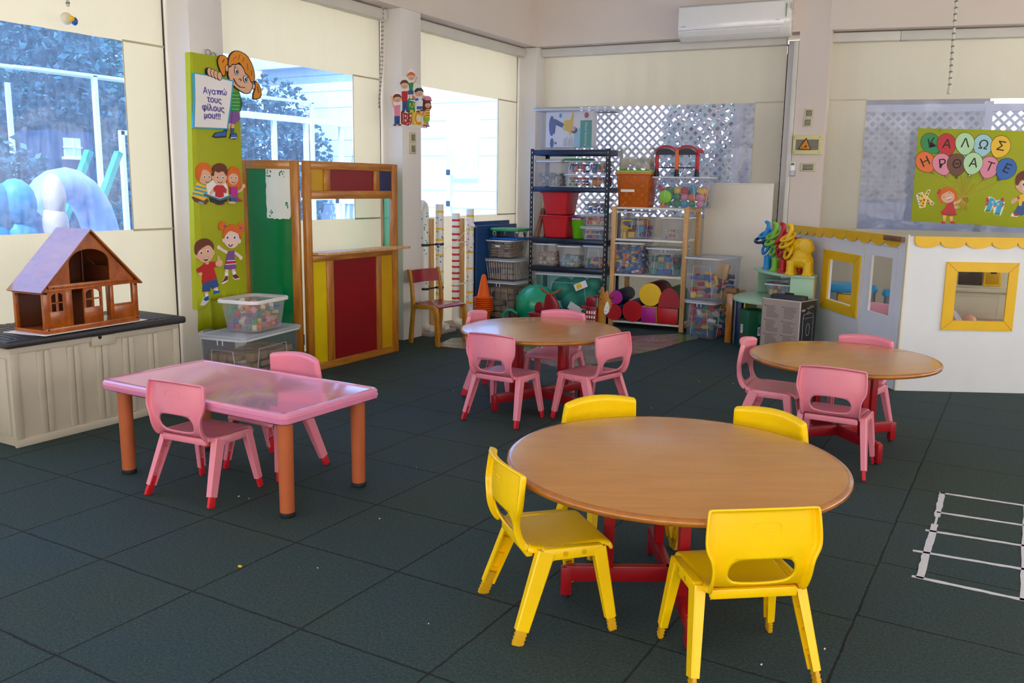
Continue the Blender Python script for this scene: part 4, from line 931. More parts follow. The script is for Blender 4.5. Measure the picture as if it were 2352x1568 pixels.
    for k, (x, y) in enumerate(((-.355, .08), (-.15, .05), (.035, .10), (-.22, .32))):
        m = MB(); m.box((x - .016, y - .016, 1.506 + .06), (x + .016, y + .016, 1.506 + .255), .003, m=FW); m.done('pillar', 'orange' if k == 1 else 'red', g)
        m = MB(); m.cyl((x, y, 1.506), (x, y, 1.506 + .07), .026, .019, n=10, m=FW); m.done('pillar_foot', 'metal_black', g)
    m = MB(); m.box((-.33, .06, 1.506 + .082), (-.02, .33, 1.506 + .092), .002, m=FW); m.done('garage_floor', 'metal_black', g)
    for xc in (-.265, -.06):
        P = [(xc + .105 * math.cos(R(q)), .225 + .075 * math.sin(R(q)) + .0) for q in range(0, 181, 12)]; P2 = [(xc + .09 * math.cos(R(q)), .225 + .05 * math.sin(R(q))) for q in range(180, -1, -12)]
        XZ = FW @ M(((1, 0, 0, 0), (0, 0, 1, .05), (0, 1, 0, 1.506), (0, 0, 0, 1)))
        m = MB(); m.prism(P + P2, .27, XZ); m.done('arched_roof', 'crimson', g)
        m = MB(); P3 = [(xc + .098 * math.cos(R(q)), .205 + .06 * math.sin(R(q))) for q in range(0, 181, 12)]; m.prism(P3, .012, XZ @ T((0, 0, -.012))); m.cyl((xc + .03, .036, 1.506 + .238), (xc + .03, .039, 1.506 + .238), .014, n=14, m=FW); m.done('gable_truss', 'metal_black', g)
    # second board
    c = C('clear box of mixed toys on the second board of the wooden shelf', FW, (-.585, .23, .892), .325, .44, .272, body='crate_clear', taper=.08)
    fill_ind(c, (3, 4, 3), ['block', 'ball', 'tube'], ['tan', 'maroon', 'teal', 'cream', 'purple', 'orange', 'cyan', 'yellow'], 'mixed_toy', 'mixed toy in the clear box on the second wooden board', 'toy', 'mixed toys, second wooden board', .7, 73)
    m = MB(); q = FW @ T((-.62, .028, 1.035)) @ RY(6); m.tube([(-.06, 0, -.035), (.05, 0, -.035), (.05, 0, .045), (-.06, 0, .03)], .007, 6, True, m=q); tag(m.done('toy_window', 'yellow'), 'thin yellow toy frame behind the front of the mixed toy box', 'toy')
    c = C('frosted white-rimmed box on the second board of the wooden shelf', FW, (-.16, .20, .892), .28, .34, .225, body='crate_frost', rim='rim_white', panel=False, taper=.14)
    fill_stuff(c, (5, 4, 4), ['ball', 'brick'], ['pink', 'cream', 'red', 'mint'], 'pale_toy_pieces', 'pink and pale toy pieces blurred inside the frosted box', .45, 74)
    # third board
    c = C('clear box full of blue and yellow bottle caps on the wooden shelf', FW, (-.60, .19, .540), .335, .38, .315, body='crate_clear', taper=.06, panel=False)
    fill_ind(c, (8, 6, 8), ['cap'], ['blue', 'blue', 'cyan', 'blue', 'navy', 'yellow', 'orange', 'white', 'denim', 'blue'], 'bottle_cap', 'plastic bottle cap in the box on the third wooden board', 'cap', 'bottle caps', .86, 75)
    c = C('clear box of blue and green toys beside the bottle caps', FW, (-.235, .20, .540), .365, .38, .275, body='crate_clear', taper=.09, clips=True)
    fill_ind(c, (4, 4, 3), ['block', 'block', 'tube'], ['blue', 'teal', 'maroon', 'darkgreen', 'tan', 'navy', 'blue'], 'mixed_toy', 'blue or green toy in the box beside the bottle caps', 'toy', 'toys beside the bottle caps', .7, 76)
    # foam shapes on the bottom board
    z0 = .068
    def cylf(x, z, r, face, body, lb, y0=.0, L=.42):
        t = thing('foam_cylinder', lb, 'foam shape', tuple(FW @ V((x, y0 + L / 2, z - r))), 5, 'foam play shapes')
        m = MB(); m.cyl((x, y0 + .004, z), (x, y0 + L, z), r, n=32, m=FW, bev=.006); m.done('shape_body', body, t)
        m = MB(); m.cyl((x, y0 - .002, z), (x, y0 + .004, z), r * .985, n=32, m=FW); m.done('end_face', face, t)
    cylf(-.715, z0 + .083, .083, 'red', 'navy', 'red-ended foam roll at the lower left of the bottom wooden board')
    cylf(-.700, z0 + .236, .070, 'magenta', 'navy', 'magenta-ended foam roll on top of the lower left red one')
    cylf(-.520, z0 + .108, .108, 'red', 'navy', 'large red-ended foam roll in the middle of the bottom wooden board')
    cylf(-.345, z0 + .168 + .117, .115, 'yellow', 'maroon', 'large yellow-ended foam roll resting on the magenta cube')
    def cube(x0_, x1_, za, zb, face, body, lb):
        t = thing('foam_block', lb, 'foam shape', tuple(FW @ V(((x0_ + x1_) / 2, .2, za))), 5, 'foam play shapes')
        m = MB(); m.box((x0_, .004, za), (x1_, .42, zb), .008, m=FW); m.done('shape_body', body, t)
        m = MB(); m.box((x0_ + .004, -.003, za + .004), (x1_ - .004, .006, zb - .004), .003, m=FW); m.done('end_face', face, t)
    cube(-.432, -.272, z0, z0 + .165, 'magenta', 'yellow', 'magenta-faced foam block under the yellow roll'); cube(-.264, -.055, z0, z0 + .165, 'red', 'darkgreen', 'red-faced foam block at the right end of the bottom wooden board')
    t = thing('foam_arch', 'red half-round foam block on top of the red-faced foam block', 'foam shape', tuple(FW @ V((-.15, .2, z0 + .166))), 5, 'foam play shapes')
    P = [(-.15 + .112 * math.cos(R(q)), z0 + .167 + .02 + .175 * math.sin(R(q))) for q in range(0, 181, 10)]; P = [(-.038, z0 + .167)] + P + [(-.262, z0 + .167)]
    XZ = FW @ M(((1, 0, 0, 0), (0, 0, 1, .006), (0, 1, 0, 0), (0, 0, 0, 1))); m = MB(); m.prism(P, .41, XZ); m.done('shape_body', 'darkgreen', t)
    m = MB(); m.prism([(x * .98 - .003, z - .002 + .004) for x, z in P], .008, XZ @ T((0, 0, -.009))); m.done('end_face', 'crimson', t)
# ------------------------------------------------------------------ left corner: tubes, mats, cones, scooters
def tube_stands():
    def stand(label, y_post, tubes, zp):
        t = thing('tube_stand', label, 'tube stand', (-.50, y_post, 0), 0, 'sound tube stands'); X = -.50
        m = MB(); m.box((X - .025, y_post - .025, .03), (X + .025, y_post + .025, zp), .003); m.done('wooden_post', 'pine_light', t)
        m = MB(); m.box((X - .17, y_post - .20, 0), (X + .15, y_post + .22, .03), .004); m.done('base_board', 'cardboard', t)
        for k, (y, ztop, style, dx) in enumerate(tubes):
            m = MB(); r = .038
            if style == 'hook':
                pts = [(X + dx, y, .12), (X + dx, y, ztop - .07)] + [(X + dx, y - .045 * (1 - math.cos(R(q))), ztop - .07 + .06 * math.sin(R(q))) for q in range(15, 181, 15)]
                m.tube(pts, r, 16)
            else: m.lathe([(r, .10), (r, ztop), (r - .006, ztop), (r - .006, ztop - .2)], 20, m=T((X + dx, y, 0)), cap=False)
            pts = [(X + dx, y, .13), (X + dx, y, .09), (X + dx + .02, y, .062), (X + dx + .06, y, .05), (X + dx + .09, y, .05)]
            m.tube(pts, r * 1.02, 16)
            # painted bands and dots
            cols = {'yb': ('yellow', 'blue'), 'hook': (None, 'teal'), 'red': ('red', None), 'yr': ('yellow', 'magenta')}[style]
            rr = random.Random(k + int(y * 100))
            if cols[0]:
                m.mi = 1; z = .22
                while z < ztop - .03:
                    m.lathe([(r + .0008, z), (r + .0008, z + .020)], 20, m=T((X + dx, y, 0)) @ RX(rr.uniform(-4, 4) if cols[0] == 'red' else 0) if False else T((X + dx, y, 0)), cap=False); z += rr.uniform(.055, .075) if cols[0] == 'red' else rr.uniform(.09, .17)
            if cols[1]:
                m.mi = 2
                for q in range(46):
                    a = rr.uniform(-2.6, 1.2); z = rr.uniform(.18, ztop - .04); p = V((X + dx + math.cos(a) * r, y + math.sin(a) * r, z)); n = V((math.cos(a), math.sin(a), 0)); m.cyl(p - n * .001, p + n * .0012, .0075 if cols[1] != 'magenta' else .006, n=9)
            m.done('tube', ['pvc_white', cols[0] or 'pvc_white', cols[1] or 'pvc_white'], t)
        for z in (.42, .83):
            m = MB()
            for y, zt, st, dx in tubes:
                if z < zt: m.lathe([(.0395, z), (.041, z + .004), (.041, z + .018), (.0395, z + .022)], 20, m=T((X + dx, y, 0)), cap=False)
            m.box((X + .02, min(q[0] for q in tubes), z + .004), (X + .028, max(q[0] for q in tubes), z + .018)); m.done('cable_tie', 'tie_brown' if y_post < 5.2 else 'pvc_white', t)
        return t
    stand('tube stand by the pillar, with blue and green dotted white tubes', 4.91, [(4.82, 1.23, 'hook', .0), (5.015, 1.215, 'yb', .03)], 1.085)
    stand('tube stand by the blue mats, with red banded and pink dotted tubes', 5.43, [(5.335, 1.125, 'red', .0), (5.545, 1.165, 'yr', .03)], 1.075)
    m = MB(); m.tube([(-.44, 4.95, .84), (-.43, 5.05, .80), (-.43, 5.2, .83), (-.43, 5.4, .95), (-.43, 5.52, 1.0), (-.42, 5.58, .985)], .003, 5); m.tube([(-.43, 5.5, .99), (-.42, 5.4, .85), (-.43, 5.33, .72)], .002, 5); m.ball((-.425, 5.53, 1.0), .022, 10, 6)
    tag(m.done('white_string', 'pvc_white'), 'thin white string tied between the tube stands', 'string')
def corner_things():
    for lb, y0, y1, z, x in (('taller blue exercise mat leaning against the corner window, nearer the tubes', 5.80, 6.57, 1.025, -.645), ('blue exercise mat in front, reaching farther right behind the scooter boards', 5.84, 6.66, .985, -.605)):
        m = MB(); m.box((x, y0, 0), (x + .03, y1, z), .008)
        for k in range(5): m.box((x + .026, y0 + .03, .15 + k * .19), (x + .032, y1 - .03, .155 + k * .19))
        tag(m.done('exercise_mat', 'mat_blue'), lb, 'mat', 'blue exercise mats')
    # cones
    cx, cy = -.40, 5.70
    def cone(z, label, first):
        t = thing('traffic_cone', label, 'cone', (cx, cy, z), 0, 'stacked orange cones')
        m = MB(); m.lathe([(.072, .012), (.066, .02), (.024, .225), (.014, .240), (.001, .243)], 24, cap=False); m.done('cone_body', 'cone_orange', t, local=True)
        m = MB(); m.lathe([(.060, 0), (.098, 0), (.101, .005), (.098, .010), (.060, .014), (.060, 0)], 24, cap=False); m.done('cone_rim', 'cone_orange', t, local=True); return t
    n = 7; c0 = cone(.135, 'lowest of the stacked orange cones, just above the orange pot', True)
    names = ['second orange cone rim from the bottom of the stack', 'third orange cone rim from the bottom of the stack', 'fourth orange cone rim from the bottom of the stack', 'fifth orange cone rim from the bottom of the stack', 'sixth orange cone rim from the bottom, right under the whole one', 'topmost orange cone, the only one whose whole point shows']
    for k in range(1, n): dup(c0, (cx, cy, .135 + k * .0215), None, names[k - 1])
    m = MB(); m.lathe([(.06, 0), (.075, .12), (.08, .13), (.072, .134), (.05, .02), (.001, .02)], 24, m=T((cx, cy, 0))); tag(m.done('orange_pot', 'cone_orange'), 'orange pot carrying the stack of cones', 'pot')
    # scooter boards on the top crate
    def scooter(z, colr, label, rot):
        t = thing('scooter_board', label, 'scooter board', (-.40, 6.21, z), rot, 'scooter boards')
        def ring(s, zz):
            P = []
            for i in range(40):
                a = 2 * math.pi * i / 40; r = .185 / (abs(math.cos(a)) ** 5 + abs(math.sin(a)) ** 5) ** .2 * (1 - .06 * math.cos(4 * a) ** 2) * s; P.append((r * math.cos(a) * 1.02, r * math.sin(a), zz))
            return P
        m = MB(); m.loops([ring(.97, .068), ring(1, .074), ring(1, .090), ring(.97, .096)], True, True, True); m.done('board', colr, t, local=True)
        for x in (-.125, .125):
            for y in (-.12, .12):
                m = MB(); m.cyl((x, y, .060), (x, y, .068), .028, n=14); m.box((x - .018, y - .012, .022), (x - .012, y + .018, .062), .002); m.box((x + .012, y - .012, .022), (x + .018, y + .018, .062), .002); o = m.done('caster', 'metal_grey', t, local=True)
                m = MB(); m.cyl((x - .009, y + .008, .026), (x + .009, y + .008, .026), .026, n=20, bev=.004); m.done('wheel', 'slate', o, local=True)
        return t
    m = MB(); z = .838; P = [(-.57, 6.05), (-.23, 6.05), (-.22, 6.36), (-.58, 6.36)]
    m.box((-.565, 6.045, z), (-.215, 6.37, z + .020), .008); tag(m.done('blue_scooter_deck', 'blue'), 'blue scooter board lying flat under the green one on the top crate', 'scooter board', 'scooter boards')
    scooter(z + .021, 'green', 'green scooter board on grey casters, on top of the crate stack', 8)
    # space hopper
    t = thing('space_hopper', 'big glossy teal jumping ball on the floor before the black shelf', 'ball', (.09, 5.93, 0))
    m = MB(); m.ball((.09, 5.93, .208), (.213, .213, .207), 40, 24); m.done('ball_body', 'hopper_teal', t)
    m = MB(); m.tube([(-.06, 5.80, .12), (-.11, 5.77, .155), (-.16, 5.75, .145), (-.19, 5.735, .10), (-.18, 5.735, .05)], .017, 10); m.done('handle', 'hopper_teal', t)
    # reindeer and giraffe push-along toys
    t = thing('reindeer_rider', 'red wooden reindeer ride-on toy with brown antlers before the teal ball', 'ride-on toy', (.5, 5.40, 0))
    XZ = M(((1, 0, 0, 0), (0, 0, 1, 5.38), (0, 1, 0, 0), (0, 0, 0, 1)))
    m = MB(); m.prism([(.462, .06), (.625, .06), (.628, .25), (.615, .31), (.580, .37), (.545, .405), (.505, .405), (.485, .385), (.470, .30)], .035, XZ, bev=.004); m.done('body_board', 'chair_red', t)
    for s in (-1, 1):
        P = [(.535, .385), (.535 + s * .03, .40), (.535 + s * .075, .415), (.535 + s * .112, .445), (.535 + s * .118, .465), (.535 + s * .105, .462), (.535 + s * .098, .452), (.535 + s * .085, .455), (.535 + s * .075, .440), (.535 + s * .06, .443), (.535 + s * .05, .427), (.535 + s * .036, .430), (.535 + s * .02, .415)]
        m = MB(); m.prism(P, .02, XZ @ T((0, 0, .0)), bev=.002); m.done('antler', 'latch_wood', t)
    P = [(.338, .215)] + [(.39 + .052 * math.cos(R(q)), .25 + .06 * math.sin(R(q))) for q in range(180, -1, -15)] + [(.442, .215)]
    m = MB(); m.prism(P, .02, XZ @ T((0, 0, .06)), bev=.003); m.done('seat_back', 'chair_red', t)
    m = MB(); m.box((.315, 5.33, .195), (.47, 5.47, .215), .004); m.box((.33, 5.36, .10), (.46, 5.44, .195), .003); m.done('seat_box', 'chair_red', t)
    for x in (.36, .59):
        for y in (5.34, 5.45):
            m = MB(); m.cyl((x, y, .045), (x, y + .02, .045), .045, n=24, bev=.004); m.done('wheel', 'pine_light', t)
    m = MB(); m.box((.33, 5.37, .045), (.62, 5.43, .065), .003); m.done('axle_board', 'chair_red', t)
    t = thing('giraffe_rider', 'yellow wooden giraffe ride-on toy with a red basket beside the wooden shelf', 'ride-on toy', (.93, 5.60, 0))
    XZ = M(((1, 0, 0, 0), (0, 0, 1, 5.585), (0, 1, 0, 0), (0, 0, 0, 1)))
    m = MB(); m.prism([(.935, .05), (1.01, .05), (1.012, .22), (1.045, .25), (1.068, .30), (1.06, .36), (1.035, .41), (1.03, .445), (1.015, .45), (1.005, .425), (.99, .43), (.982, .47), (.968, .485), (.955, .46), (.962, .42), (.945, .37), (.94, .28)], .03, XZ, bev=.003); m.done('body_board', 'chair_beech', t)
    m = MB(); m.prism([(1.035, .355), (1.055, .30), (1.05, .25), (1.025, .225), (1.005, .235), (1.0, .27), (1.018, .33)], .005, XZ @ T((0, 0, -.0055)))
    m.done('face_patch', 'paper_white', t)
    m = MB(); m.cyl((.965, 5.578, .365), (.965, 5.586, .365), .006, n=10); m.cyl((1.035, 5.574, .29), (1.035, 5.58, .29), .003, n=8); m.tube([(1.012, 5.578, .262), (1.02, 5.578, .256), (1.03, 5.578, .262)], .0016, 5); m.done('face_mark', 'ink', t)
    m = MB(); m.prism([(.975, .435), (.985, .435), (.978, .47)], .004, XZ @ T((0, 0, -.005))); m.done('ear_patch', 'red', t)
    m = MB(); m.cyl((.895, 5.60, .388), (.985, 5.60, .388), .013, n=16); m.cyl((1.0, 5.60, .388), (1.08, 5.60, .388), .013, n=16); m.done('handlebar', 'chair_red', t)
    m = MB(); m.cyl((.915, 5.62, .29), (.915, 5.62, .375), .02, n=14); m.done('bell', 'metal_grey', t)
    P = [(.79, .29)] + [(.843 + .052 * math.cos(R(q)), .335 + .045 * math.sin(R(q))) for q in range(180, -1, -15)] + [(.895, .29)]
    m = MB(); m.prism(P, .018, XZ @ T((0, 0, .04)), bev=.003); m.done('seat_back', 'chair_red', t)
    m = MB(); m.box((.775, 5.54, .268), (.94, 5.68, .288), .004); m.done('seat', 'chair_red', t)
    m = MB(); m.box((.825, 5.55, .08), (.935, 5.66, .268), .004); m.done('basket', 'chair_red', t)
    m = MB()
    for i in range(4):
        for j in range(4): m.box((.836 + .025 * i, 5.5485, .095 + .043 * j), (.850 + .025 * i, 5.5505, .120 + .043 * j))
    m.done('basket_squares', 'paper_white', t)
    for x in (.84, .99):
        for y in (5.53, 5.65):
            m = MB(); m.cyl((x, y, .04), (x, y + .018, .04), .04, n=24, bev=.004); m.done('wheel', 'pine_light', t)
    # board leaning at the back
    m = MB(); m.box((1.93, -.045, 0), (2.60, -.012, 1.455), .004, m=FB); m.box((1.95, -.05, 1.44), (2.58, -.04, 1.452), .002, m=FB); tag(m.done('white_board', 'blind_seam' if False else 'toy_cream_board', ), 'plain cream board leaning on the back wall right of the shelves', 'board')
def floor_marks():
    P = [(-.05, 4.335), (.15, 4.37), (.5, 4.40), (.85, 4.30), (1.23, 4.13), (1.36, 4.16), (1.48, 4.42), (1.60, 4.68), (1.56, 4.95), (1.66, 5.35), (1.70, 5.8), (1.76, 6.05), (1.72, 6.18), (1.5, 6.22), (.8, 5.35), (.2, 5.15), (-.15, 4.75)]
    m = MB(); m.prism(P, .004, T((0, 0, .0005))); tag(m.done('road_mat', 'play_mat'), 'grey plastic play mat printed with roads under the middle table', 'play mat')
    r = random.Random(2)
    t = thing('tape_ladder', 'white masking tape ladder stuck on the floor at right', 'floor tape', (4.3, 2.0, 0))
    def strip(p, q, w, nm='tape_strip'):
        p, q = V((*p, .0008)), V((*q, .0008)); d = (q - p).normalized(); n = V((-d.y, d.x, 0)); k = 14; L = []; Rr = []
        for i in range(k + 1):
            c = p.lerp(q, i / k); L.append(c + n * w / 2 * r.uniform(.75, 1.15)); Rr.append(c - n * w / 2 * r.uniform(.75, 1.15))
        m = MB(); m.prism([(v.x, v.y) for v in L + Rr[::-1]], .0012, T((0, 0, .0004))); return m.done(nm, 'tape_white', t)
    strip((4.138, 2.555), (4.147, 2.19), .026); strip((4.147, 2.19), (4.149, 2.09), .009); strip((4.147, 2.09), (4.151, 1.47), .028); strip((4.487, 2.56), (4.485, 1.465), .03)
    for y0, y1, x0 in ((2.545, 2.565, 4.13), (2.255, 2.285, 4.14), (1.995, 2.03, 4.12), (1.735, 1.77, 4.10), (1.475, 1.475, 4.125)): strip((x0, y0), (4.49, y1), .02)
    for x, y, c, lb in ((3.02, .62, 'yellow', None),):
        pass
    m = MB()
    for k in range(40):
        x, y = r.uniform(-.1, 5), r.uniform(-.6, 5.2); s = r.uniform(.002, .005); m.box((x, y, .0005), (x + s, y + s * r.uniform(.5, 2.5), .003), m=I4)
    tag(m.done('floor_crumbs', 'paper_white'), 'scattered pale crumbs on the rubber floor', 'crumbs', None, 'stuff')
    m = MB(); m.box((1.98, .22, .0005), (1.993, .228, .006)); tag(m.done('yellow_scrap', 'yellow'), 'tiny yellow paper scrap on the floor in the left foreground', 'scrap')
# ------------------------------------------------------------------ mint desk, elephants, carton
def desk():
    t = thing('mint_desk', 'pale mint green corner desk carrying the elephants', 'desk', (2.5, 6.0, 0))
    m = MB(); m.prism([(2.13, 6.45), (2.09, 6.2), (2.10, 5.96), (2.16, 5.78), (2.26, 5.655), (2.40, 5.59), (2.55, 5.585), (2.70, 5.63), (2.83, 5.74), (2.83, 5.9), (2.50, 6.38), (2.30, 6.60)], .022, T((0, 0, .428)), bev=.003); m.done('desk_top', 'mint_board', t)
    m = MB(); m.prism([(2.17, 6.33), (2.28, 6.10), (2.44, 5.90), (2.56, 5.81), (2.66, 5.775), (2.835, 5.785), (2.83, 5.95), (2.55, 6.33), (2.36, 6.58)], .020, T((0, 0, .66)), bev=.003); m.done('upper_shelf', 'mint_board', t)
    m = MB(); m.box((2.635, 5.795, .4505), (2.826, 5.94, .6595), .001); m.done('cupboard', 'mint_board', t); m = MB(); m.box((2.8262, 5.7945, .4505), (2.831, 5.94, .6595), .0005); m.done('cupboard_edge', 'toy_beige', t)
    m = MB(); m.bar((2.22, 6.34, .555), (2.40, 6.56, .555), .21, .015, up=(0, 0, 1)) if False else m.box((0, -.008, .4505), (.26, .008, .66), .001, m=T((2.215, 6.33, 0)) @ RZ(52)); m.done('side_panel', 'mint_board', t)
    m = MB(); m.box((2.50, 5.98, 0), (2.54, 6.2, .428), .002); m.box((2.74, 5.76, 0), (2.78, 5.9, .428), .002); m.done('desk_leg', 'mint_board', t)
    c = crate('shallow frosted box with a loose lid on the mint desk, full of bright toys', frame((2.465, 6.08), -9), (0, .10, .4505), .275, .22, .115, body='crate_frost', rim='crate_rim', panel=False, taper=.14, corner=.03, lipw=.014)
    fill_ind(c, (5, 4, 2), ['ball', 'block'], ['red', 'cyan', 'yellow', 'green', 'red'], 'bright_toy', 'bright toy in the shallow frosted box on the mint desk', 'toy', 'toys in the box on the mint desk', 1.0, 81)
    m = MB(); m.loops([rrect(.27, .22, .04, 0), rrect(.28, .23, .045, .004), rrect(.26, .21, .04, .010)], True, True, True, m=T((2.425, 6.185, .590)) @ RZ(-9) @ RY(-5)); tag(m.done('loose_lid', 'lid_clear'), 'loose clear lid lying askew on the shallow frosted box', 'lid')
    # boards standing under the desk
    for x0, x1, z, c, lb in ((2.025, 2.082, .455, 'pine_brown', 'brown wooden frame standing leftmost under the mint desk'), (2.10, 2.118, .40, 'slate', 'grey board standing next to the brown wooden frame under the desk'), (2.125, 2.165, .41, 'navy', 'dark blue board standing between the grey and the yellow ones'), (2.185, 2.20, .41, 'panel_yellow', 'thin yellow board standing under the mint desk')):
        m = MB(); m.box((x0, 6.02, 0), (x1, 6.42, z), .003); tag(m.done('standing_board', c), lb, 'board', 'boards under the mint desk')
    m = MB(); m.prism([(2.03, .458), (2.16, .458), (2.15, .492), (2.05, .496)], .10, M(((1, 0, 0, -.005), (0, 0, 1, 6.47), (0, 1, 0, 0), (0, 0, 0, 1))) if False else M(((1, 0, 0, -.07), (0, 0, 1, 6.10), (0, 1, 0, 0), (0, 0, 0, 1))), bev=.003); tag(m.done('wooden_tray', 'latch_wood'), 'small brown wooden tray resting on the brown wooden frame', 'tray')
    t = thing('number_cube', 'green cube with red and numbered windows under the mint desk', 'cube', (2.34, 5.80, 0), 40)
    m = MB(); m.box((-.095, -.095, .02), (.095, .095, .36), .008); m.done('cube_body', 'darkgreen', t, local=True)
    for q, lst in ((0, (('green', .03, .25, .06, .09), ('paper_white', .02, .14, .04, .075))), (-90, (('paper_white', -.02, .15, .04, .075), ('red', -.02, .05, .05, .085)))):
        for c, x, z, w, h in lst:
            m = MB(); m.box((x - w / 2, -.098, z), (x + w / 2, -.0945, z + h), m=RZ(q)); m.done('window_sticker', c, t, local=True)
    m = MB()
    for q, ch, x, z in ((0, '8', .02, .178), (-90, '7', -.02, .188)): m.text(ch, .07, RZ(q) @ M(((1, 0, 0, x), (0, 0, -1, -.0982), (0, 1, 0, z), (0, 0, 0, 1))), .001, .002)
    for q, x, z in ((0, .03, .295), (-90, -.02, .092)): m.ball((x, -.0985, z), (.014, .003, .03), 12, 8, m=RZ(q))
    m.done('numeral', 'ink_purple', t, local=True)
    # carton with a printed side
    t = thing('cardboard_box', 'worn cardboard box with printed text and a black loudspeaker side', 'carton', (2.86, 5.225, 0), -15.5)
    W, D, H = .342, .262, .525; w = .006
    m = MB(); m.box((-W, 0, 0), (0, w, H)); m.box((-W, 0, 0), (-W + w, D, H)); m.box((-W, D - w, 0), (0, D, H)); m.box((-W, 0, 0), (0, D, w)); m.done('box_wall', 'cardboard', t, local=True)
    m = MB(); m.box((-w, 0.0, 0), (0.0005, D, H)); m.done('black_side', 'print_black', t, local=True)
    m = MB(); m.box((-W - .001, -.0012, H - .006), (0, w, H + .003), .001); m.box((-.009, -.0012, 0), (.0012, .004, H), .001); m.box((-.001, 0, H - .004), (.0015, D, H + .002), .0005); m.done('worn_edge', 'cardboard_edge', t, local=True)
    m = MB(); r = random.Random(4)
    for cx in (-W + .035, -W / 2 + .02):
        for b in range(4):
            z = H - .06 - b * .115; m.box((cx - .012, -.0014, z), (cx + .004, .0, z + .006))
            for k in range(9): m.box((cx + (.008 if k else .0), -.0012, z - .011 * k), (cx + .02 + r.uniform(.05, .105), .0, z - .011 * k + .0035))
    m.done('printed_text', 'print_grey', t, local=True)
    m = MB(); Q = M(((0, 0, 1, .0008), (1, 0, 0, 0), (0, 1, 0, 0), (0, 0, 0, 1)))
    def line(pts, rr=.0011): m.tube([Q @ V((a, b, 0)) for a, b in pts], rr, 5)
    line([(.05, .05), (.05, .40), (.065, .42), (.20, .42)]); line([(.20, .42), (.215, .40), (.215, .05)]); line([(.05, .385), (.215, .385)]); line([(.11, .42), (.125, .435), (.145, .435), (.155, .42)])
    line([(.135 + .03 * math.cos(R(a)), .29 + .05 * math.sin(R(a))) for a in range(0, 361, 20)]); line([(.135 + .06 * math.cos(R(a)), .10 + .075 * math.sin(R(a))) for a in range(0, 361, 15)])
    line([(.10, .46), (.12, .47), (.13, .455), (.15, .48), (.165, .46), (.18, .485), (.20, .465), (.22, .475)])
    m.done('speaker_outline', 'paper_white', t, local=True)
    m = MB(); m.text('one', .035, M(((0, 0, 1, .0012), (1, 0, 0, .045), (0, 1, 0, .455), (0, 0, 0, 1))), .0006, .001); m.done('printed_word', 'paper_white', t, local=True)
    t2 = thing('black_case', 'black plastic case sticking out of the open cardboard box', 'case', tuple(WM[t.name] @ V((-W / 2 - .01, D / 2, .05))), -15.5)
    m = MB(); m.box((-.145, -.03, 0), (.145, .06, .505), .012); m.done('case_body', 'print_black', t2, local=True)
    m = MB(); m.tube([(-.04, .01, .50), (-.035, .01, .515), (.035, .01, .515), (.04, .01, .50)], .007, 8); m.done('case_handle', 'print_black', t2, local=True)
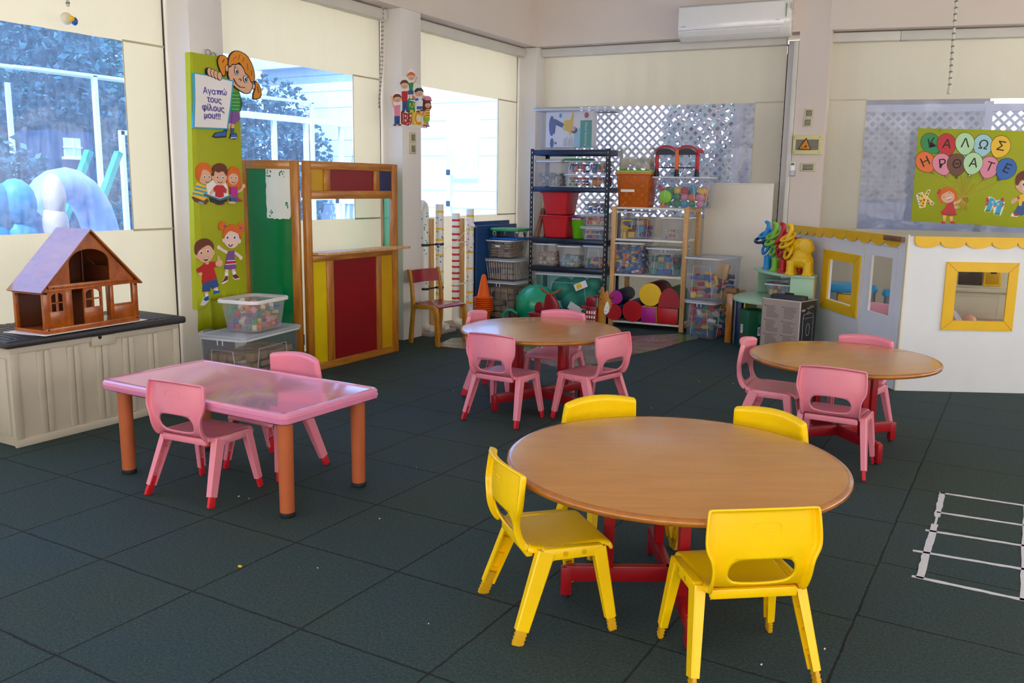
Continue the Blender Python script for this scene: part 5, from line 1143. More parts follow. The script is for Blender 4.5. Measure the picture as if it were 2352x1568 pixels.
def elephants():
    def eleph(colr, loc, label, rings, seed):
        t = thing('elephant_toy', label, 'toy elephant', loc, 0, 'plastic elephants for ring toss')
        m = MB()
        m.ball((.005, 0, .125), (.098, .08, .068), 24, 16); m.ball((.005, 0, .175), (.078, .07, .06), 24, 16); m.ball((-.008, 0, .248), (.076, .066, .066), 24, 16)
        for x, y in ((-.072, -.045), (-.072, .045), (.068, -.045), (.068, .045)): m.lathe([(.001, 0), (.046, 0), (.044, .008), (.034, .03), (.035, .12), (.001, .13)], 16, m=T((x - .004, y, 0)))
        m.tube([(-.05, 0, .23), (-.095, 0, .205), (-.128, 0, .23), (-.130, 0, .28), (-.112, 0, .33), (-.095, 0, .38), (-.10, 0, .415), (-.122, 0, .425), (-.132, 0, .415)], [.034, .030, .026, .024, .022, .021, .020, .017, .014], 12)
        o = m.done('elephant_body', colr, t, local=True); q = o.modifiers.new('r', 'REMESH'); q.mode = 'VOXEL'; q.voxel_size = .006; q.use_smooth_shade = True; q = o.modifiers.new('s', 'SMOOTH'); q.iterations = 5; q.factor = .6
        for s in (-1, 1):
            m = MB(); P = [(.0, .06), (.045, .068), (.078, .045), (.098, .0), (.105, -.03), (.070, -.068), (.050, -.055), (.02, -.045), (-.01, -.02), (-.015, .02)]
            m.prism(P, .014, T((.0, s * .062 + (.0 if s < 0 else -.0), .245)) @ RX(90) @ RY(-18 * s) @ T((0, 0, -.007)), bev=.005); m.done('ear', colr, t, local=True)
        m = MB(); m.lathe([(.001, 0), (.006, .001), (.006, .003), (.001, .004)], 10, m=T((-.05, -.064, .262)) @ RX(90)); m.done('eye', colr, t, local=True)
        b = V(loc)
        for k, (c, tilt, yaw, rc, lb) in enumerate(rings):
            rt = M.Translation(b + V(c)) @ RZ(yaw) @ RX(-22) @ RY(tilt) if False else M.Translation(b + V(c)) @ RZ(yaw) @ RX(22) @ RY(tilt)
            m = MB(); m.tube([(.062 * math.cos(2 * math.pi * i / 28), .062 * math.sin(2 * math.pi * i / 28), 0) for i in range(28)], .0135, 10, True, m=rt); tag(m.done('toss_ring', rc), lb, 'ring', 'toss rings on the elephants')
        return t
    R3 = lambda c, n: [((-.118, -.008, .315), -24, 0, c, 'uppermost %s toss ring round the %s elephant trunk' % (n, n)), ((-.128, -.010, .265), -30, 6, c, 'middle %s toss ring round the %s elephant trunk' % (n, n)), ((-.110, -.0, .195), -68, 25, c, 'lowest, steeply hanging %s toss ring on the %s elephant' % (n, n))]
    cols = (('yellow', 'panel_yellow_e', (2.700, 5.850, .6805)), ('red', 'red', (2.605, 5.985, .6805)), ('green', 'lime', (2.505, 6.125, .6805)), ('blue', 'skyblue_e', (2.395, 6.285, .6805)))
    for n, mt_, loc in cols:
        rg = R3(mt_, n)
        if n == 'blue': rg[1] = ((-.145, -.012, .262), -8, 0, 'navy', 'dark navy toss ring hanging on the blue elephant trunk')
        if n == 'red': rg[0] = ((-.115, -.012, .30), -42, 0, mt_, rg[0][4]); rg[1] = ((-.105, -.01, .245), -46, 6, mt_, rg[1][4])
        eleph(mt_, loc, '%s plastic elephant in the row of four on the mint desk' % n, rg, 1)
# ------------------------------------------------------------------ playhouse
def playhouse():
    t = thing('playhouse', 'white wooden playhouse front with yellow scalloped eaves and yellow window frames', 'playhouse', (3.63, 4.78, 0))
    FA = frame((3.655, 4.775), 28); L3, L2, L1 = V((3.63, 4.79, 0)), V((2.855, 5.955, 0)), V((2.40, 6.62, 0))
    d = L3 - L2; angB = math.degrees(math.atan2(d.y, d.x)); FB2 = frame((L2.x, L2.y), angB); LB = d.length
    d2 = L2 - L1; FC = frame((L1.x, L1.y), math.degrees(math.atan2(d2.y, d2.x))); LC = d2.length; th = .018
    def panel(nm, F, x0, x1, z0, z1, hole=None, mt='house_white'):
        m = MB()
        if hole:
            a, b, c, d_ = hole
            for q in ((x0, a, z0, z1), (b, x1, z0, z1), (a, b, z0, c), (a, b, d_, z1)): m.box((q[0], 0, q[2]), (q[1], th, q[3]), m=F)
        else: m.box((x0, 0, z0), (x1, th, z1), m=F)
        return m.done(nm, mt, t)
    def wframe(F, o, i):
        m = MB(); (a, b, c, d_), (e, f, g, h) = o, i; y = -.014
        def quad(P): m.prism(P, .016, F @ M(((1, 0, 0, 0), (0, 0, 1, y), (0, 1, 0, 0), (0, 0, 0, 1))), bev=.002)
        quad([(a, d_), (b, d_), (f, h), (e, h)]); quad([(a, c), (b, c), (f, g), (e, g)]); quad([(a, c), (a, d_), (e, h), (e, g)]); quad([(b, c), (b, d_), (f, h), (f, g)])
        o = m.done('window_frame', 'house_yellow', t); m = MB()
        for p, q in (((a, d_), (e, h)), ((b, d_), (f, h)), ((a, c), (e, g)), ((b, c), (f, g))): m.tube([F @ V((p[0], -.0142, p[1])), F @ V((q[0], -.0142, q[1]))], .0012, 5)
        m.done('miter_gap', 'latch_wood', o)
    def scallop(F, x0, x1, z1, n, dp=.06, flat=.028):
        P = [(x0, z1), (x1, z1)]; w = (x1 - x0) / n
        for k in range(n - 1, -1, -1):
            P += [(x0 + w * (k + .5) + w * .5 * math.cos(R(q)), z1 - flat - (dp - flat) * math.sin(R(q)) ** .8) for q in range(0, 181, 18)]
        m = MB(); m.prism(P, .014, F @ M(((1, 0, 0, 0), (0, 0, 1, -.0145), (0, 1, 0, 0), (0, 0, 0, 1)))); m.done('scalloped_eave', 'house_yellow', t)
    H = 1.092
    panel('front_panel', FA, 0, 1.25, .0, H, (.325, .70, .50, .865)); wframe(FA, (.265, .755, .445, .922), (.34, .692, .512, .855)); scallop(FA, .03, 1.25, H + .002, 7, .078)
    m = MB(); m.box((-.014, -.006, 0), (.0, .02, H + .012), .002, m=FA); m.done('panel_edge', 'house_edge', t)
    a0 = .79; b0 = 1.30
    panel('side_panel', FB2, 0, a0, 0, 1.085, (.17, .63, .50, .835)); panel('door_post', FB2, b0 + .004, LB - .005, 0, 1.09); panel('door_lintel', FB2, a0, b0 + .004, 1.004, 1.087)
    wframe(FB2, (.045, .735, .415, .905), (.165, .635, .495, .835))
    panel('door', FB2, a0 + .006, b0, .015, 1.0, (.91, 1.235, .505, .925), 'house_white'); 
    m = MB(); m.box((a0 + .10, -.001, .50), (a0 + .118, .019, .93), m=FB2); m.done('door_reveal', 'house_edge', t)
    m = MB(); m.box((a0 - .004, -.005, 0), (a0 + .004, .0, 1.0), m=FB2); m.done('panel_edge', 'house_edge', t)
    scallop(FB2, .0, LB - .06, 1.088, 6, .082); scallop(FC, .0, LC, 1.08, 5, .08); panel('far_panel', FC, 0, LC, 0, 1.077)
    m = MB(); m.box((1.13, -.035, 1.050), (1.40, -.016, 1.086), .002, m=FB2); o = m.done('wooden_latch', 'latch_wood', t)
    m = MB()
    for x in (1.16, 1.33, 1.36): m.cyl(FB2 @ V((x, -.038, 1.066)), FB2 @ V((x, -.034, 1.066)), .006, n=10)
    m.done('latch_screw', 'metal_grey', o)
    # what shows through the windows
    k = thing('toy_kitchen', 'beige toy kitchen with a brown oven window seen through the playhouse front window', 'toy kitchen', (4.1, 5.95, 0)); FK = frame((3.60, 5.90), 14)
    m = MB(); m.box((.18, .02, 0), (.86, .35, 1.02), .012, m=FK); m.box((.20, .0, .40), (.84, .03, .615), .010, m=FK); m.box((.20, -.03, .615), (.84, .05, .650), .006, m=FK); m.done('kitchen_body', 'toy_beige', k)
    m = MB(); m.box((.318, .008, .667), (.492, .022, .86), .008, m=FK); m.done('oven_window', 'oven_brown', k)
    m = MB(); m.box((.498, .006, .664), (.630, .024, .86), .010, m=FK); m.done('yellow_niche', 'house_yellow', k)
    m = MB(); m.box((.515, .003, .682), (.613, .008, .80), .004, m=FK); m.done('niche_back', 'panel_mustard', k)
    m = MB(); m.box((.545, .0, .765), (.590, .006, .785), .004, m=FK)
    for x in (.330, .482): m.ball(FK @ V((x, .006, .679)), .007, 10, 6)
    m.done('kitchen_knob', 'rubber_black', k)
    m = MB(); m.tube([FK @ V(p) for p in ((.23, .0, .43), (.23, .0, .58), (.62, .0, .58), (.62, .0, .43))], .003, 6); m.done('door_outline', 'toy_beige', k)
    tb = thing('toy_cradle', 'white and pink toy cradle behind the playhouse front window', 'cradle', (4.05, 5.6, 0)); FQ = frame((3.72, 5.55), 14)
    m = MB(); m.prism([(.10, .0), (.20, .0), (.285, .40), (.27, .44), (.22, .50), (.13, .53)], .03, FQ @ M(((1, 0, 0, 0), (0, 0, 1, 0), (0, 1, 0, 0), (0, 0, 0, 1)))); m.done('cradle_end', 'paper_white', tb)
    m = MB(); m.prism([(.12, .05), (.19, .05), (.24, .42), (.19, .49), (.14, .51)], .008, FQ @ M(((1, 0, 0, 0), (0, 0, 1, -.009), (0, 1, 0, 0), (0, 0, 0, 1)))); m.done('cradle_print', 'toy_pink_plastic', tb)
    m = MB(); m.box((.10, .03, .0), (.72, .30, .36), .02, m=FQ); m.done('cradle_bed', 'toy_pink_plastic', tb)
    dl = thing('baby_doll', 'baby doll lying in the toy cradle, only its head and hand showing', 'doll', tuple(FQ @ V((.35, .14, .36)))); m = MB(); m.ball(FQ @ V((.345, .14, .412)), (.055, .05, .05), 20, 14); m.ball(FQ @ V((.345, .085, .405)), .008, 8, 6); m.ball(FQ @ V((.42, .14, .385)), (.05, .04, .03), 16, 10); m.done('doll_head', 'peach', dl)
    m = MB(); m.tube([FQ @ V(p) for p in ((.43, .11, .39), (.455, .09, .405), (.47, .085, .42))], [.013, .011, .010], 8)
    for q in range(4): m.tube([FQ @ V((.468 + .006 * q, .085, .42)), FQ @ V((.470 + .009 * q, .08, .432)), FQ @ V((.474 + .010 * q, .076, .436))], .0035, 6)
    m.done('doll_hand', 'peach', dl)
    w = thing('toy_workbench', 'blue-topped grey toy workbench inside the playhouse', 'toy bench', (2.98, 6.35, 0))
    m = MB(); m.box((2.78, 6.30, .505), (3.10, 6.62, .575), .014); m.done('bench_top', 'toy_blue', w)
    m = MB(); m.box((2.80, 6.32, 0), (2.93, 6.60, .505), .006); m.done('bench_body', 'grey', w)
    m = MB(); m.box((2.94, 6.31, .05), (3.08, 6.36, .49), .008); m.done('bench_door', 'house_yellow', w)
    for x, z, lb in ((3.21, .585, 'blue-seated toy stool nearer the workbench, seen through the playhouse door'), (3.37, .56, 'blue-seated toy stool at the right, seen through the playhouse door')):
        s = thing('toy_stool', lb, 'stool', (x, 6.30, 0), 0, 'blue toy stools')
        m = MB(); m.lathe([(.001, z), (.05, z), (.06, z - .02), (.06, z - .055), (.001, z - .055)], 24, m=T((x, 6.30, 0))); m.done('seat', 'toy_blue', s)
        m = MB(); m.lathe([(.055, 0), (.045, z - .055)], 20, m=T((x, 6.30, 0))); m.done('stool_base', 'grey', s)
    m = MB(); m.box((3.15, 6.10, 0), (3.52, 6.14, .46), .015, m=T((3.3, 6.1, 0)) @ RY(3) @ T((-3.3, -6.1, 0))); m.box((3.15, 6.10, 0), (3.19, 6.2, .46), .01); tag(m.done('pink_toy_bed', 'toy_pink_plastic'), 'pink plastic toy bed side seen through the playhouse door window', 'toy bed')
    m = MB(); m.box((4.20, 5.45, 0), (4.32, 5.52, .40), .02); m.ball((4.26, 5.5, .47), (.075, .06, .10), 18, 12); tag(m.done('grey_cushion_toy', 'slate'), 'rounded grey toy at the lower right of the playhouse front window', 'toy') if False else m.bm.free()
# ------------------------------------------------------------------ wall fittings
def fittings():
    t = thing('air_conditioner', 'white split air conditioner on the back wall above the window', 'air conditioner', tuple(FB @ V((2.15, -.1, 2.87))), 5)
    x0, x1 = 1.607, 2.675; YZ = [(0.0, 3.155), (-.17, 3.15), (-.19, 3.14), (-.20, 3.10), (-.205, 2.99), (-.20, 2.935), (-.185, 2.91)]
    def prof(nm, P, a, b, mt):
        m = MB(); m.prism(P, b - a, FB @ M(((0, 0, 1, a), (1, 0, 0, 0), (0, 1, 0, 0), (0, 0, 0, 1))), bev=.004); return m.done(nm, mt, t)
    prof('ac_body', [(0, 3.152), (-.165, 3.148), (-.18, 3.13), (-.188, 2.98), (-.178, 2.91), (-.14, 2.865), (-.06, 2.835), (0, 2.835)], x0, x1, 'ac_white')
    prof('front_cover', [(-.17, 3.142), (-.19, 3.135), (-.198, 3.10), (-.203, 2.99), (-.196, 2.925), (-.18, 2.918)], x0 + .006, x1 - .055, 'ac_white')
    prof('flap', [(-.178, 2.908), (-.182, 2.904), (-.148, 2.866), (-.142, 2.866)], x0 + .05, x1 - .09, 'ac_white')
    m = MB(); m.box((x1 - .045, -.191, 2.99), (x1 - .034, -.186, 3.11), .001, m=FB); m.done('display_strip', 'led_green', t)
    m = MB(); m.box((x0 + .04, -.176, 2.906), (x1 - .06, -.17, 2.912), m=FB); m.box((x0, -.16, 3.150), (x1 - .03, -.02, 3.158), m=FB); m.done('dark_seam', 'ac_grey', t)
    m = MB(); m.box((x1 - .075, -.1995, 2.955), (x1 - .035, -.198, 2.962), m=FB) if False else m.box((x1 - .13, -.2035, 2.962), (x1 - .09, -.199, 2.969), m=FB); m.box((x0 + .035, -.2035, 2.95), (x0 + .08, -.199, 2.958), m=FB); m.done('badge', 'ac_grey', t)
    m = MB(); m.box((x1 - .004, -.192, 3.06), (x1 + .0005, -.05, 3.12), m=FB); m.done('side_label', 'ac_grey', t)
    def plate(nm, F, c, w, h, label, group, kind, rock=((0, 0, .045, .045),)):
        t = thing(nm, label, kind, tuple(F @ V((c[0], -.005, c[1] - h / 2))), math.degrees(math.atan2(F[1][0], F[0][0])), group)
        m = MB(); m.box((c[0] - w / 2, -.011, c[1] - h / 2), (c[0] + w / 2, 0, c[1] + h / 2), .004, m=F); m.done('cover_plate', 'switch_gold', t)
        for x, z, a, b in rock:
            m = MB(); m.box((c[0] + x - a / 2 - .003, -.0122, c[1] + z - b / 2 - .003), (c[0] + x + a / 2 + .003, -.010, c[1] + z + b / 2 + .003), m=F); m.done('dark_bezel', 'dark_gap', t)
            m = MB(); m.box((c[0] + x - a / 2, -.014, c[1] + z - b / 2), (c[0] + x + a / 2, -.010, c[1] + z + b / 2), .0015, m=F); m.done('rocker', 'switch_brown', t)
        return t
    plate('light_switch', FB, (2.880, 2.123), .084, .080, 'upper light switch above the electrical box on the column', 'light switches', 'switch'); plate('light_switch', FB, (2.874, 2.036), .084, .080, 'lower light switch right above the electrical box on the column', 'light switches', 'switch')
    FP = frame((-.45, 0), 90)
    plate('light_switch', FP, (4.566, 1.805), .092, .090, 'upper switch on the pillar right of the puppet theatre', 'light switches', 'switch'); plate('light_switch', FP, (4.566, 1.708), .092, .090, 'lower switch on the pillar right of the puppet theatre', 'light switches', 'switch')
    s = plate('wall_socket', FB, (2.905, 1.614), .142, .080, 'power socket under the electrical box on the column', None, 'socket', ((0, 0, .088, .045),))
    m = MB()
    for x, z in ((-.022, .010), (.022, .010), (-.034, -.010), (-.012, -.010), (.012, -.010), (.034, -.010)): m.cyl(FB @ V((2.905 + x, -.0146, 1.614 + z)), FB @ V((2.905 + x, -.012, 1.614 + z)), .003, n=8)
    m.done('socket_hole', 'rubber_black', s)
    t = thing('electrical_box', 'cream electrical fuse box with a yellow warning triangle on the column', 'fuse box', tuple(FB @ V((2.885, -.02, 1.735))), 5)
    a, b, c, d = 2.752, 3.018, 1.735, 1.918
    m = MB(); m.box((a, -.03, d - .045), (b, 0, d), .004, m=FB); m.box((a, -.03, c), (b, 0, c + .042), .004, m=FB); m.box((a, -.028, c + .04), (a + .026, 0, d - .043), .002, m=FB); m.box((b - .03, -.028, c + .04), (b, 0, d - .043), .002, m=FB); m.done('box_casing', 'box_cream', t)
    m = MB(); m.box((a + .024, -.006, c + .04), (b - .028, -.001, d - .043), m=FB); m.done('box_inside', 'switch_brown', t)
    m = MB(); m.box((a + .03, -.012, c + .065), (b - .035, -.006, c + .08), m=FB); m.done('fuse_row', 'navy', t)
    m = MB(); m.box((a + .02, -.026, c + .038), (b - .026, -.024, d - .041), m=FB); m.done('clear_door', 'box_window', t)
    m = MB()
    for x in (a + .012, b - .02):
        for z in (c + .02, d - .022): m.cyl(FB @ V((x, -.0312, z)), FB @ V((x, -.029, z)), .004, n=10)
    m.done('screw', 'dark_gap', t)
    m = MB(); Q = FB @ M(((1, 0, 0, 0), (0, 0, -1, -.0305), (0, 1, 0, 0), (0, 0, 0, 1)))
    m.prism([(2.800, 1.783), (2.925, 1.775), (2.874, 1.894)], .001, Q); m.done('triangle_border', 'rubber_black', t)
    m = MB(); m.prism([(2.815, 1.790), (2.915, 1.784), (2.874, 1.878)], .0016, Q); o = m.done('warning_triangle', 'hair_orange', t)
    m = MB(); m.prism([(2.826, 1.797), (2.868, 1.804), (2.860, 1.815), (2.892, 1.826), (2.880, 1.818), (2.886, 1.806), (2.862, 1.798)], .0022, Q); m.done('warning_mark', 'rubber_black', o)
    t = thing('remote_control', 'white air conditioner remote in a holder at the column edge', 'remote', tuple(FB @ V((2.764, -.02, 1.53))), 5)
    m = MB(); m.box((2.738, -.022, 1.535), (2.786, -.004, 1.665), .006, m=FB); m.done('remote_body', 'ac_white', t); m = MB(); m.box((2.746, -.024, 1.632), (2.778, -.0215, 1.654), .001, m=FB); m.done('remote_screen', 'slate', t)
    m = MB()
    for i in range(3):
        for j in range(2): m.cyl(FB @ V((2.752 + .02 * j, -.0225, 1.56 + .018 * i)), FB @ V((2.752 + .02 * j, -.0215, 1.56 + .018 * i)), .004, n=8)
    m.done('remote_button', 'ac_grey', t); m = MB(); m.box((2.732, -.026, 1.525), (2.792, 0, 1.585), .005, m=FB); m.done('remote_holder', 'crate_clear', t)
    # hanging cords
    def cord(nm, pts, r, label, mt='rope', knot=None):
        t = thing(nm, label, 'cord', tuple(pts[0]), 0, 'hanging cords')
        m = MB(); m.tube(pts, r, 8); o = m.done('cord', mt, t); m = MB(); n = 40
        P = [V(p) for p in pts]
        L = sum((b - a).length for a, b in zip(P, P[1:])); k = int(L / .035)
        for i in range(k):
            s = L * (i + .5) / k; j = 0
            while s > (P[j + 1] - P[j]).length and j < len(P) - 2: s -= (P[j + 1] - P[j]).length; j += 1
            c = P[j].lerp(P[j + 1], s / (P[j + 1] - P[j]).length); m.cyl(c - V((r * .6, 0, .006)), c + V((r * .6, 0, .006)), r * 1.12, n=8)
        m.done('cord_strand', 'rope_dark', o); return t
    c = cord('pull_cord', [(3.868, 4.0, 3.5), (3.868, 4.0, 2.7), (3.872, 4.0, 2.3), (3.878, 4.0, 2.0)], .0075, 'twisted white cord hanging in front of the right window'); m = MB(); m.cyl((3.878, 4.0, 1.965), (3.878, 4.0, 2.0), .013, .009, n=10); m.done('cord_end', 'rope', c)
    cord('pull_cord', [(-.60, 4.345, 2.95), (-.60, 4.335, 2.6), (-.60, 4.31, 2.3), (-.60, 4.285, 2.06), (-.60, 4.292, 2.05), (-.59, 4.33, 2.4), (-.585, 4.352, 2.95)], .005, 'thin looped blind cord beside the pillar with the cut-out children')
    c = cord('pull_cord', [(-.55, 1.41, 2.95), (-.55, 1.405, 2.6), (-.55, 1.40, 2.38)], .009, 'short cord with a little toy at its end, at the upper left'); m = MB(); m.ball((-.55, 1.385, 2.31), (.03, .035, .035), 14, 9); m.done('toy_bobble', 'cream', c); m = MB(); m.ball((-.525, 1.40, 2.31), .017, 10, 7); m.done('yellow_bead', 'yellow', c); m = MB(); m.ball((-.535, 1.425, 2.30), (.02, .018, .024), 10, 7); m.done('blue_bead', 'blue', c)
mat('panel_yellow_e', '#f0c000', .4, vary=.03); mat('skyblue_e', '#1b8fd2', .4, vary=.03); mat('toy_cream_board', '#e4ddd2', .5, vary=.02)
# ------------------------------------------------------------------ paper cut-outs and posters
class Art:
    """flat paper artwork: outlines in the sheet's own units, laid on the plane Q one thin layer over another"""
    def __init__(s, aff, Q, x0, y0, sc, base=.0015):
        s.a, s.Q, s.x0, s.y0, s.sc = aff, Q, x0, y0, sc; s.m = MB(); s.h = base; s.mats = []
    def uv(s, p):
        x, y = s.x0 + p[0] / s.sc, s.y0 + p[1] / s.sc; return tuple(r[0] * x + r[1] * y + r[2] for r in s.a)
    def _m(s, mt):
        if mt not in s.mats: s.mats.append(mt)
        s.m.mi = s.mats.index(mt); s.h += .00022
    def p(s, mt, pts, raw=False):
        if len(pts) >= 7 and (mt[:4] in ('hair', 'skin') or mt == 'ink') and not raw:      # round the drawn outline
            pts = [(a[0] * (1 - f) + b[0] * f, a[1] * (1 - f) + b[1] * f) for a, b in zip(pts, pts[1:] + pts[:1]) for f in (.24, .76)]
        s._m(mt); s.m.prism([s.uv(q) for q in pts], s.h, s.Q); return s
    def e(s, mt, cx, cy, rx, ry, rot=0, n=18):
        c, d = math.cos(R(rot)), math.sin(R(rot)); return s.p(mt, [(cx + rx * math.cos(t) * c - ry * math.sin(t) * d, cy + rx * math.cos(t) * d + ry * math.sin(t) * c) for t in [2 * math.pi * k / n for k in range(n)]], True)
    def l(s, mt, pts, w):
        P = [V(q) for q in pts]; L, Rr = [], []
        for i, q in enumerate(P):
            d = (P[min(i + 1, len(P) - 1)] - P[max(i - 1, 0)]).normalized(); n = V((-d.y, d.x)) * w / 2; L.append(q + n); Rr.append(q - n)
        return s.p(mt, [tuple(q) for q in L + Rr[::-1]], True)
    def t(s, mt, body, cx, cy, size, rot=0, bold=0):
        s._m(mt); u, v = s.uv((cx, cy)); 
        for k, d in enumerate(((0, 0), (bold, 0), (-bold, 0), (0, bold), (0, -bold))[:5 if bold else 1]): s.m.text(body, size, s.Q @ T((u + d[0], v + d[1], s.h + k * .00007)) @ RZ(rot), .0003)
        s.h += .0006
        return s
    def eyes(s, x, y, d, r, iris='blue', slant=0):
        for k in (-1, 1):
            s.e('paper_white', x + k * d, y + k * slant, r, r * 1.25, n=12); s.e(iris, x + k * d, y + k * slant + r * .15, r * .62, r * .8, n=10); s.e('ink', x + k * d, y + k * slant + r * .15, r * .3, r * .4, n=8)
        return s
    def smile(s, x, y, w, h, col='ink', th=4): return s.l(col, [(x - w, y), (x - w * .5, y + h * .8), (x, y + h), (x + w * .5, y + h * .8), (x + w, y)], th)
    def done(s, name, parent): return s.m.done(name, s.mats, parent)
def banner():
    t = thing('lime_banner', 'tall lime green fabric banner with cut-out children hanging on the first pillar', 'banner', (-.42, 2.33, .38))
    m = MB(); m.box((-.448, 2.13, .60), (-.402, 2.535, 2.215), .006); m.done('banner_front', 'lime_fabric', t)
    m = MB(); m.prism([(2.128, 2.213), (2.15, 2.215), (2.15, .56), (2.09, .545), (2.10, 1.2)], .046, M(((0, 0, 1, -.447), (1, 0, 0, 0), (0, 1, 0, 0), (0, 0, 0, 1)))); m.done('banner_side', 'lime_side', t)  # side in a lighter lime: the brighter light on it is put into the colour
    m = MB(); lp = []
    for k in range(9):
        y = 2.10 + .35 * k / 8; lp.append([(-.41 - .016 * math.sin(k * 2.1), y, .66), (-.412 - .02 * math.sin(k * 2.1 + .5), y + .01, .50), (-.415 - .022 * math.sin(k * 2.1 + 1), y + .012, .39 + .02 * math.sin(k))])
    m.loops(lp, False); o = m.done('banner_tail', 'lime_fabric', t); q = o.modifiers.new('k', 'SOLIDIFY'); q.thickness = .003
    m = MB(); m.tube([(-.43 , 2.30 + .022 * math.cos(a), 2.235 + .018 * math.sin(a)) for a in [k * math.pi / 8 for k in range(16)]], .003, 6, True); m.tube([(-.43, 2.345 + .018 * math.cos(a), 2.225 + .014 * math.sin(a)) for a in [k * math.pi / 8 for k in range(16)]], .003, 6, True); m.done('hanging_clip', 'metal_grey', t)
    QL = lambda x: M(((0, 0, 1, x), (1, 0, 0, 0), (0, 1, 0, 0), (0, 0, 0, 1)))
    a1 = [[0.003788, -0.0001519, 0.4855744], [0.0003458, -0.0028587, 2.4154586]]; a2 = [[0.00375, -0.0001611, 0.5050333], [-0.000122, -0.0029346, 2.6799676]]
    # girl holding a sign
    A = Art(a1, QL(-.400), 380, 60, 3.92, .004)
    A.l('skin', [(572, 870), (548, 935)], 24).l('skin', [(598, 870), (594, 960)], 24).l('denim', [(545, 915), (524, 955)], 30).l('denim', [(595, 920), (593, 968)], 28)
    A.p('ink', [(412, 988), (440, 955), (500, 946), (540, 940), (536, 1002), (438, 1002)]).p('blue', [(420, 984), (444, 960), (500, 952), (533, 948), (530, 988), (442, 990)])
    A.p('ink', [(566, 1014), (576, 970), (628, 965), (640, 1014), (610, 1024)]).p('blue', [(572, 1004), (582, 976), (623, 972), (633, 1004)]).l('paper_white', [(574, 1009), (632, 1009)], 8)
    A.p('purple', [(562, 768), (645, 765), (662, 842), (612, 884), (552, 872)]).l('ink', [(590, 772), (580, 876)], 3)
    A.l('darkgreen', [(640, 605), (668, 700), (648, 765)], 36).p('green', [(585, 592), (655, 588), (662, 700), (652, 770), (572, 772), (574, 680)])
    for k in range(5): A.l('lime', [(582, 618 + k * 32), (655, 622 + k * 32)], 8)
    A.p('ink', [(452, 322), (466, 268), (510, 260), (550, 290), (550, 345), (530, 400), (526, 456), (495, 448), (468, 385)]).p('hair_orange', [(458, 322), (471, 274), (510, 266), (544, 294), (544, 342), (524, 396), (518, 448), (498, 440), (474, 380)])
    A.p('ink', [(776, 665), (782, 600), (800, 555), (790, 480), (832, 502), (866, 580), (860, 645), (825, 660)]).p('hair_orange', [(784, 655), (790, 602), (808, 556), (800, 490), (828, 510), (859, 582), (852, 638), (822, 650)])
    A.e('ink', 540, 380, 18, 34).e('skin', 540, 380, 13, 28).e('ink', 782, 540, 20, 27).e('skin', 782, 540, 15, 22)
    A.p('ink', [(545, 372), (556, 300), (700, 360), (775, 500), (776, 565), (742, 612), (690, 605), (598, 545), (545, 465)]).p('skin', [(551, 372), (562, 306), (698, 368), (768, 502), (769, 560), (738, 605), (692, 598), (603, 540), (552, 462)])
    A.p('ink', [(543, 362), (552, 268), (596, 220), (650, 216), (726, 254), (776, 338), (800, 430), (796, 492), (762, 518), (732, 445), (704, 430), (690, 385), (664, 352), (650, 330), (618, 352), (590, 345), (562, 378)])
    A.p('hair_orange', [(551, 350), (560, 272), (600, 227), (650, 223), (720, 260), (769, 340), (792, 430), (789, 486), (764, 504), (738, 438), (708, 420), (694, 376), (668, 342), (650, 318), (616, 342), (588, 335), (565, 362)])
    for q in ([(590, 300), (625, 270)], [(640, 300), (655, 250)], [(680, 320), (690, 275)], [(730, 390), (722, 330)], [(760, 440), (765, 390)], [(495, 330), (515, 300)], [(820, 540), (835, 600)]): A.l('ink', q, 4)
    for x, y in ((622, 405), (703, 475)): A.e('ink', x, y, 20, 34, -12).e('paper_white', x, y, 15, 29, -12).e('slate', x + 3, y + 4, 11, 20, -12).e('ink', x + 3, y + 5, 6, 12, -12)
    A.l('ink', [(600, 372), (612, 358)], 4).l('ink', [(720, 452), (730, 462)], 4).l('ink', [(642, 478), (655, 470), (664, 480), (662, 494)], 4).l('ink', [(594, 470), (620, 520), (655, 548), (700, 550)], 6)
    A.p('cyan', [(246, 426), (420, 452), (596, 490), (572, 700), (542, 930), (240, 906), (250, 660)]).p('paper_white', [(256, 436), (420, 462), (582, 498), (560, 700), (531, 918), (252, 896), (260, 660)])
    A.t('ink_purple', 'Αγα', 378, 588, .056, -1, .0009).t('ink_purple', 'ώ', 507, 598, .056, -1, .0009)
    A.l('ink_purple', [(440, 581), (486, 586)], 10).l('ink_purple', [(452, 582), (450, 616)], 10).l('ink_purple', [(474, 584), (473, 618)], 10)
    for b, x, y in (('τους', 419, 665), ('φίλους', 410, 738), ('μου!!!', 401, 806)): A.t('ink_purple', b, x, y, .056, -1, .0009)
    for x, y in ((376, 418), (404, 428), (432, 440), (462, 452)): A.e('ink', x, y, 23, 40, -8).e('skin', x, y, 18, 35, -8)
    A.done('girl_with_sign_cutout', t)
    # three children reading
    B = Art(a2, QL(-.400), 380, 340, 3.563, .003)
    B.p('paper_white', [(330, 300), (385, 262), (500, 282), (512, 400), (330, 395)])
    B.p('brown', [(215, 405), (300, 390), (350, 430), (330, 462), (240, 442)]).e('grey', 285, 450, 24, 12).e('brown', 440, 450, 38, 14)
    B.p('yellow', [(255, 288), (330, 315), (345, 400), (310, 432), (212, 395), (240, 330)])
    for q in ([(246, 318), (330, 335)], [(235, 345), (338, 368)], [(222, 375), (340, 398)]): B.l('cyan', q, 14)
    B.e('skin', 315, 240, 52, 62).p('hair_ginger', [(248, 235), (246, 170), (290, 128), (340, 128), (370, 168), (376, 222), (340, 190), (300, 180), (284, 240), (272, 288), (252, 250)]).eyes(332, 240, 18, 9).smile(338, 278, 14, 8)
